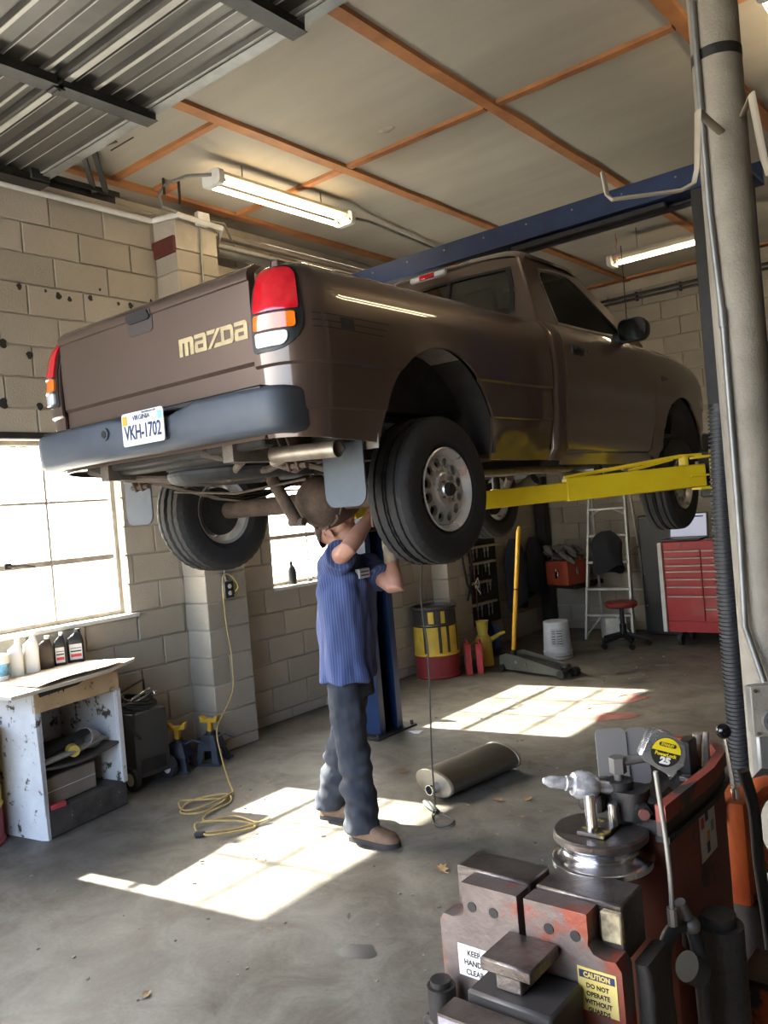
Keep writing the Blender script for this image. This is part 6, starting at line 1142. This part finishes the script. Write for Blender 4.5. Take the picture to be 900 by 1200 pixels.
m = M(); m.bx(4.20, 4.33, 1.74, 1.82, .93, .985, .01); m.bx(4.24, 4.30, 1.64, 1.70, 1.0, 1.045, .012); part('ram_mount', m, K['darksteel'])
# long red channel beam with rounded end, dark tray inside
bl_ = [(4.425, 1.67), (4.438, 1.95), (4.425, 2.08), (4.385, 2.15), (4.325, 2.17), (4.25, 2.16)]
def wall_strip(z0, z1, th, o=0):
    m = M(); rings = []
    for i, (x, y) in enumerate(bl_):
        p0, p1 = V((*bl_[max(0, i-1)], 0)), V((*bl_[min(len(bl_)-1, i+1)], 0)); d = (p1-p0).normalized(); n = V((-d.y, d.x, 0)); q = V((x, y, 0))-n*o; rings.append([q+Zd*z0, q+Zd*z1, q+n*th+Zd*z1, q+n*th+Zd*z0])
    m.loft(rings); return m
part('beam_wall', wall_strip(.995, 1.03, .022), K['redpaint']); part('beam_web', wall_strip(.965, .995, .016, -.006), mat('grimy brown web', (.075, .055, .045), .7, c2=(.04, .033, .03), vs=9)); part('beam_foot', wall_strip(.952, .965, .03, .004), K['darksteel'])
m = M(); m.prism([(4.25, 1.70), (4.42, 1.68), (4.427, 1.95), (4.41, 2.07), (4.375, 2.135), (4.32, 2.15), (4.24, 2.14)], .960, .992); part('beam_tray', m, K['darksteel'])
m = M(); m.bx(4.36, 4.385, 1.93, 1.955, .992, 1.005, .003); m.bx(4.21, 4.232, 1.75, 2.15, .95, 1.02, .004); part('beam_lug', m, K['steel'])
m = M(); m.bx(4.24, 4.405, 1.72, 2.12, .34, .955, .012); body_ = part('body', m, mat('dull red-brown machine body', (.20, .055, .035), .6, c2=(.09, .035, .025), vs=4, spots=(.03, .027, .025), sp=(5., .60)))
# decal on the body side
T = frame((4.4065, 1.965, .880), (0, 1, 0), Zd); m = M(); m.box((0, 0, 0), (.11, .135, .001), None, 0); m = M().add([T @ p for p in m.v], m.f); dl = part('decal', m, wp, body_); m = M()
for x, y, k in ((-.035, .02, 0), (-.005, .03, 1), (.03, .045, 2), (.0, -.02, 3), (.03, -.005, 4), (-.005, -.045, 1)): m.k = k; m.add([T @ V(q) for q in ((x-.011, y-.013, .0009), (x+.011, y-.013, .0009), (x+.011, y+.013, .0009), (x-.011, y+.013, .0009))], [(0, 1, 2, 3)])
part('decal_print', m, [K['redink'], K['navy'], mat('print yellow', (.7, .55, .1), .5), mat('print orange', (.7, .3, .1), .5), mat('print green', (.2, .28, .24), .5)], body_)
m = M(); m.bx(4.02, 4.43, 1.45, 2.15, 0, .36, .015); m.bx(4.0, 4.45, 1.25, 2.2, 0, .05, .01); part('pedestal', m, K['orange'])
# hydraulic cylinder, hoses, motor box on the near side
m = M(); m.cyl((4.472, 1.80, .30), (4.472, 1.80, .74), .050, n=24); m.cyl((4.472, 1.80, .74), (4.472, 1.80, .762), .036, n=20); part('hydraulic_cylinder', m, K['greasy'])
m = M(); m.tube(smooth_path([(4.462, 1.655, .80), (4.446, 1.64, .80), (4.432, 1.615, .785), (4.428, 1.59, .74), (4.432, 1.585, .65), (4.44, 1.60, .4), (4.45, 1.65, .2)]), .0145, 12); m.tube(smooth_path([(4.43, 2.19, .95), (4.445, 2.20, .85), (4.45, 2.19, .72), (4.47, 2.16, .55), (4.50, 2.1, .3)]), .015, 10); m.tube(smooth_path([(4.44, 1.70, .73), (4.45, 1.69, .78), (4.47, 1.67, .72), (4.47, 1.68, .5)]), .014, 10); m.cyl((4.47, 1.665, .70), (4.455, 1.64, .72), .03, n=18); mke('hose', m, mat('dull black hose', (.025, .024, .024), .6), bd)
m = M(); m.sph((4.466, 1.655, .80), (.018, .018, .018), 12, 8); m.cyl((4.455, 1.63, .855), (4.462, 1.645, .82), .012, n=10); mke('hose_fitting', m, mat('grey fitting', (.16, .155, .15), .5, .5), bd)
m = M(); m.bx(4.47, 4.60, 1.93, 2.06, .33, .545, .006); mb_ = part('motor_box', m, K['orange'], label='small orange box low on the right side'); m = M(); m.bx(4.46, 4.61, 1.92, 2.07, .545, .56, .004); m.cyl((4.52, 1.926, .45), (4.52, 1.932, .45), .008, n=10); mke('box_lid', m, K['darksteel'], mb_); m = M(); m.bx(4.6, 4.602, 1.95, 2.04, .42, .53); m.k = 1; m.bx(4.602, 4.6025, 1.965, 2.025, .47, .51); part('box_label', m, [wp, K['redink']], mb_)
# steel rod with the tape measure hooked on it
m = M(); m.tube(smooth_path([(4.449, 1.60, .845), (4.453, 1.598, .90), (4.451, 1.597, .99), (4.446, 1.594, 1.075), (4.443, 1.592, 1.13)], 3), .0050, 10); m.cyl((4.449, 1.60, .82), (4.449, 1.60, .855), .010, n=8); part('feed_rod', m, mat('grey rod', (.34, .33, .30), .45, .6))
tp = thing('tape_measure', 'silver tape measure with yellow and black round badge, on top of the pipe bender', 'tape measure', (4.465, 1.585, 1.17))
Tt = frame((4.465, 1.590, 1.172), (.80, .56, -.32), (.20, .16, .97))
P = [(-.043, -.018), (-.034, .030), (-.022, .038), (.010, .036), (.036, .022), (.044, .004), (.044, -.018), (.034, -.030), (.028, -.046), (.016, -.042), (-.034, -.027)]
Pb = [(q[0]*.95, q[1]*.95) for q in P]
m = M(); m.loft([[Tt @ V((x, y, z)) for x, y in pp] for pp, z in ((Pb, .0), (P, -.003), (P, -.034), (Pb, -.037))]); part('case', m, mat('satin chrome case', (.60, .64, .68), .28, .9, c2=(.5, .53, .56), vs=6), tp)
disc = lambda r, a0, a1, z, n=24: [Tt @ V((.003+r*math.cos(a), .0+r*math.sin(a), z)) for a in lin(a0, a1, n)]
bd_y = mat('badge yellow', (.80, .63, .02), .4, vs=9)
m = M(); c_ = disc(.029, 0, 2*PI, .0012, 40)[:-1]; m.add(c_, [tuple(range(len(c_)))]); m.k = 1; c_ = disc(.0285, .05, PI-.05, .0018); m.add(c_, [tuple(range(len(c_)))]); m.k = 0
up = lambda z: Matrix.Translation(Tt.to_3x3() @ V((.003, 0, z))) @ Tt
m.prism(rrect(-.017, .017, .011, .019, .004), .0019, .0026, 'z', up(0)); m.k = 1; write(m, 'STANLEY', .0072, 0, .0148, up(.0028), .0003, .85, .0001); write(m, 'PowerLock', .0095, .0, -.0045, up(.0022), .0004, .95, .0001); m.k = 2; write(m, '25', .0175, .002, -.0165, up(.0022), .0012, 1.15, .0001); m.k = 2
part('badge', m, [K['ink'], bd_y, K['white']], tp, label='round yellow and black badge reading 25')
m = M(); m.loft([[Tt @ V((x, y, z)) for x, y in ((.022, -.047), (.033, -.033), (.036, -.035), (.026, -.052))] for z in (-.006, -.03)]); part('tape_hook', m, K['chrome'], tp)
# odd parts lying in the tray
def plate(lab_, c, w_, h_, rz, lean, mt, cat='plate'):
    m = M(); m.prism(rrect(-w_/2, w_/2, 0, h_, .014), -.003, .003, 'y'); return mk('steel_plate', m, mt, label=lab_, cat=cat, loc=c, rot=(lean, .0, rz))
gp = mat('grey flat plate', (.235, .225, .215), .6, .3, c2=(.19, .18, .175), vs=5); plate('wide grey rounded plate standing in the bender beside its nut', (4.243, 1.835, .993), .072, .135, .62, -.12, gp); plate('narrow grey plate standing behind the wide grey plate on the bender', (4.290, 1.875, .993), .050, .132, .62, -.10, gp)
m = M(); m.cyl((4.31, 2.02, .993), (4.31, 2.02, 1.05), .028, n=20); m.k = 1; m.cyl((4.31, 2.02, 1.05), (4.31, 2.02, 1.062), .020, n=16); mk('socket', m, [K['darksteel'], K['steel']], label='short black cylinder behind the tape measure on the bender', cat='socket', org=(4.31, 2.02, .993))
m = M(); m.bx(4.345, 4.375, 1.98, 2.03, .993, 1.075, .004); m.k = 1; m.bx(4.33, 4.347, 1.985, 2.015, 1.0, 1.06, .002); mk('clip', m, [K['blackplastic'], mat('pale blue tab', (.38, .52, .60), .5)], label='black clip with pale blue tab on the bender tray', cat='clip', org=(4.36, 2.0, .993))
m = M(); m.tube([(4.385, 2.05, .995), (4.388, 2.05, 1.045), (4.39, 2.055, 1.08)], [.010, .009, .007], 10); m.cyl((4.365, 2.07, .993), (4.365, 2.07, 1.07), .014, n=12); mk('brush', m, mat('tan bristle brush', (.34, .27, .20), .8, c2=(.12, .1, .09), vs=20), label='small tan brush standing at the rounded end of the bender', cat='brush', org=(4.385, 2.05, .993))
# orange pump unit with lever behind the bender
pu = thing('hydraulic_pump', 'orange pump unit with black ball lever beside the bender and column', 'pump', (4.38, 2.38, 0))
m = M(); m.bx(4.30, 4.40, 2.27, 2.42, .55, .83, .012); m.bx(4.325, 4.345, 2.25, 2.28, .78, .85, .006); mk('valve_block', m, K['orange'], pu)
m = M(); a0 = V((4.425, 2.40, .735)); m.tube([a0+V((.06*math.cos(a)*.78+.0, .06*math.cos(a)*.6, .105*math.sin(a))) for a in lin(.9, 2*PI-.9, 14)], .030, 10, sq=(1.4, 1)); m.bx(4.40, 4.47, 2.40, 2.47, .60, .64, .01); mk('curved_bracket', m, K['orange'], pu); m = M(); m.bx(4.38, 4.5, 2.38, 2.5, .82, .86, .01); m.cyl((4.47, 2.42, .74), (4.60, 2.50, .74), .014, n=12); mk('cap_plate', m, K['darksteel'], pu)
m = M(); m.tube([(4.372, 2.30, .80), (4.366, 2.297, .9), (4.357, 2.292, 1.0)], .006, 8); m.cyl((4.372, 2.30, .79), (4.371, 2.30, .86), .012, n=10); mk('lever', m, K['chrome'], pu); m = M(); m.sph((4.356, 2.291, 1.016), .0205, 18, 12); mk('lever_knob', m, mat('glossy black ball', (.006, .006, .007), .08), pu)
m = M(); m.cyl((4.38, 2.36, .03), (4.38, 2.36, .56), .06, n=18); m.bx(4.26, 4.5, 2.26, 2.5, 0, .05, .01); mk('stand', m, K['darksteel'], pu)

# ------------------------------------------------------------------ things lying on the floor
mf = thing('muffler', 'new oval steel muffler lying on the floor beside the mechanic', 'muffler', (2.22, 4.15, 0))
ma, mb2 = V((2.20, 3.83, .082)), V((2.29, 4.44, .082)); mu = (mb2-ma).normalized(); mn = Zd.cross(mu); tl_ = .12; mx = (mn*math.cos(tl_)+Zd*math.sin(tl_)); my = mu.cross(mx); Tm = Matrix((mx, my, mu)).transposed().to_4x4(); Tm.translation = ma; ML = (mb2-ma).length
ov = lambda k, z: [Tm @ V((.140*k*math.copysign(abs(math.cos(t))**.85, math.cos(t)), .070*k*math.sin(t), z)) for t in lin(0, 2*PI, 36)[:-1]]
m = M(); m.loft([ov(1, .004), ov(1, ML-.004)]); mk('shell', m, mat('brushed aluminised shell', (.33, .30, .26), .36, .9, c2=(.25, .225, .19), vs=3, stretch=(1, 1, 6)), mf)
m = M(); m.loft([ov(1.0, -.012), ov(1.035, -.006), ov(1.035, .010), ov(1.0, .014)]); m.loft([ov(1.0, -.012), ov(.93, -.003), ov(.5, -.006)]); m.loft([ov(1.0, ML-.014), ov(1.035, ML-.010), ov(1.035, ML+.006), ov(1.0, ML+.012)]); m.loft([ov(1.0, ML+.012), ov(.93, ML+.003), ov(.5, ML+.004)]); mke('end_plate', m, mat('bright end plate', (.66, .63, .58), .35, .7, c2=(.5, .46, .40), vs=8), mf)
m = M(); o = Tm @ V((-.03, -.012, -.006)); T2 = Tm.copy(); T2.translation = o; m.lathe([(.031, .0), (.029, -.07), (.026, -.07), (.026, .0)], T2, 24); m.k = 1; m.lathe([(.026, -.03), (.001, -.03)], T2, 20); mk('inlet', m, [K['chrome'], K['ink']], mf)
m = M(); P = [(2.55, 3.50, 1.93), (2.50, 3.58, 1.70), (2.40, 3.63, 1.42), (2.36, 3.64, 1.15), (2.375, 3.64, .9), (2.36, 3.64, .6), (2.34, 3.64, .3), (2.335, 3.64, .05), (2.345, 3.60, .012), (2.40, 3.52, .008), (2.47, 3.47, .008), (2.52, 3.50, .008), (2.50, 3.57, .008), (2.42, 3.60, .012)]
hc = thing('drop_cord', 'dark cord hanging from under the truck to a small loop on the floor', 'cord', (2.36, 3.62, 0)); m.tube(smooth_path(P), .0048, 7); mk('cord', m, mat('grey cord', (.07, .07, .065), .6), hc); m = M(); m.tube([(2.22, 3.70, .022), (2.26, 3.67, .022), (2.35, 3.61, .02)], [.010, .018, .010], 10, round_=True, sq=(1.2, .8)); m.tube([(2.26, 3.69, .022), (2.38, 3.60, .022)], .012, 8); mk('clamp_end', m, K['rubber'], hc)
def rag(lab, c, pts, mt, seed):
    m = M(); n = len(pts); c = V(c); q = V((sum(p[0] for p in pts)/n, sum(p[1] for p in pts)/n, 0)); out = [V((*p, 0)) for p in pts]; rings = []
    for k in (1, .7, .35, .02): rings.append([q+(o-q)*k+Zd*(.003+(.010+.012*noise.noise(V(((o.x)*9*k+seed, o.y*9*k, k*3))))*(k < 1)) for o in out])
    m.loft([[p-Zd*.003 for p in rings[0]]]+rings, True, True); return mk('shop_rag', m, mt, label=lab, cat='rag', org=(q.x, q.y, 0))
rgm = mat('red shop rag', (.25, .10, .08), .95, c2=(.16, .06, .05), vs=9, bump=.3, bs=200)
def dense(P, k=4): return [tuple(V((*a, 0)).lerp(V((*b, 0)), i/k)[:2]) for a, b in zip(P, P[1:]+P[:1]) for i in range(k)]
rag('flat red rag at the near edge of the far sun patch', (0, 0, 0), dense([(2.38, 5.62), (2.58, 5.78), (2.60, 5.90), (2.47, 5.93), (2.30, 5.80), (2.22, 5.72)]), rgm, 1); rag('larger crumpled red rag at the right end of the far sun patch', (0, 0, 0), dense([(2.10, 6.02), (2.40, 6.20), (2.48, 6.42), (2.36, 6.46), (2.28, 6.34), (2.05, 6.26), (1.98, 6.12)]), rgm, 5)
pm = mat('white scrap paper', (.72, .72, .72), .8); m = M(); m.loft([[(1.27+.05*a, 4.88+.04*b, .003+.01*a*b+h) for a, b in ((-1, -.6), (.9, -1), (1, .7), (-.6, 1))] for h in (0, .002)]); mk('paper_scrap', m, pm, label='small white paper scrap on the floor right of the blue post', cat='paper', org=(1.27, 4.88, 0))
lfm = mat('dry tan leaf', (.36, .23, .11), .9, c2=(.22, .13, .06), vs=14); lfg = mat('brown leaf', (.22, .11, .06), .9, c2=(.13, .07, .04), vs=14)
def leaf(lab, x, y, s, rz, mt, grp=None):
    m = M(); P = [(0, -1), (.25, -.55), (.75, -.6), (.55, -.15), (1, .2), (.45, .3), (.5, .8), (.1, .6), (0, 1), (-.15, .6), (-.55, .75), (-.45, .3), (-.95, .25), (-.5, -.15), (-.7, -.6), (-.2, -.55)]
    t = [(a*s*.8, b*s, .004+s*.28*abs(a)+.06*s*(1+math.sin(b*3))) for a, b in P]; c_ = [(0, 0, .004+s*.04)]; n = len(P)
    m.add(t+c_, [(i, (i+1) % n, n) for i in range(n)]); m.tube([(0, -s*.9, .006), (.1*s, -s*1.5, .012)], s*.04, 4)
    return mk('leaf', m, mt, label=lab, cat='leaf', group=grp, loc=(x, y, 0), rot=(0, 0, rz))

leaf('small tan leaf on the bare floor at the bottom left', 2.416, 1.707, .026, .5, lfm)
leaf('tiny tan leaf on the floor between the bright patch and the oil stain', 2.465, 2.266, .016, 2., lfm)
leaf('curled tan leaf on the floor just behind the bender jaws', 2.779, 3.059, .045, 1.1, lfm)
leaf('brown crumpled leaf on the floor between the mechanic and the muffler', 1.754, 4.105, .04, .4, lfg)
leaf('tan leaf in front of the near end of the muffler', 2.56, 3.93, .035, 1.9, lfm)
leaf('pale curled leaf right of the muffler end', 2.70, 4.02, .035, .2, lfm)
for i, (x, y, s, lb_) in enumerate(((2.71, 3.40, .014, 'tiny leaf bit between the cord loop and the bender die'), (2.80, 3.52, .014, 'tiny leaf bit just behind the larger curled leaf near the bender'), (2.75, 4.82, .016, 'tiny leaf bit on bare floor past the far end of the muffler, toward the column'), (3.0, 3.85, .014, 'tiny leaf bit on the floor left of the chrome bender ram'), (2.80, 3.78, .016, 'tiny leaf bit below the pale curled leaf by the muffler'), (2.45, 4.88, .014, 'tiny leaf bit between the muffler far end and the far sun patch'), (1.87, 4.80, .016, 'tiny leaf bit left of the muffler far end, before the far sun patch'), (2.48, 6.63, .022, 'leaf bit on the dark floor beyond the larger red rag'), (2.69, 6.0, .018, 'leaf bit on the floor right of the two red rags'), (.95, 2.87, .018, 'leaf bit on the floor between cabinet and cord tangle'), (2.16, 5.94, .03, 'leaf lying inside the far sun patch'), (1.73, 4.79, .012, 'tiny leaf bit near the white paper scrap'), (2.95, 5.2, .018, 'leaf bit on open floor between the red rags and the column'), (1.15, 3.32, .022, 'leaf bit at the edge of the near sun patch beyond the cord tangle'))):
    leaf(lb_, x, y, s, i*1.3, lfm if i % 3 else lfg, 'small leaf bits on the floor')
m = M(); rr = random.Random(17)
for i in range(260):
    x, y = rr.uniform(.9, 3.9), rr.uniform(1.6, 8.6); s = rr.uniform(.002, .007)*(1+.06*y); m.box((x, y, s*.4), (s*2, s*rr.uniform(.8, 2), s*.8), Matrix.Rotation(rr.uniform(0, 3), 3, 'Z'))
mk('debris', m, mat('floor grit', (.28, .25, .21), .9, c2=(.08, .07, .06), vs=3), kind='stuff')
st_ = mat('dark oil stain', (.035, .032, .030), .35, c2=(.06, .055, .05), vs=6)
m = M()
for x, y, a, b, r in ((2.90, 2.33, .075, .055, .3), (2.2, 6.9, .10, .05, 1), (2.35, 6.5, .07, .04, .5), (1.95, 7.2, .16, .05, .9), (2.5, 6.1, .05, .035, .2), (2.15, 7.6, .10, .04, .4), (1.7, 6.72, .06, .03, .1)):
    T = Matrix.Translation((x, y, 0)) @ Matrix.Rotation(r, 4, 'Z'); P = [T @ V((a*math.cos(t)*(1+.15*math.sin(3*t+x)), b*math.sin(t)*(1+.15*math.cos(4*t+y)), .0012)) for t in lin(0, 2*PI, 26)[:-1]]; m.add(P, [tuple(range(len(P)))])
mk('oil_stain', m, st_, kind='stuff')
for o in bpy.data.objects:
    if o.type == 'MESH' and o.data.users and not o.data.materials: print('NO MATERIAL', o.name)
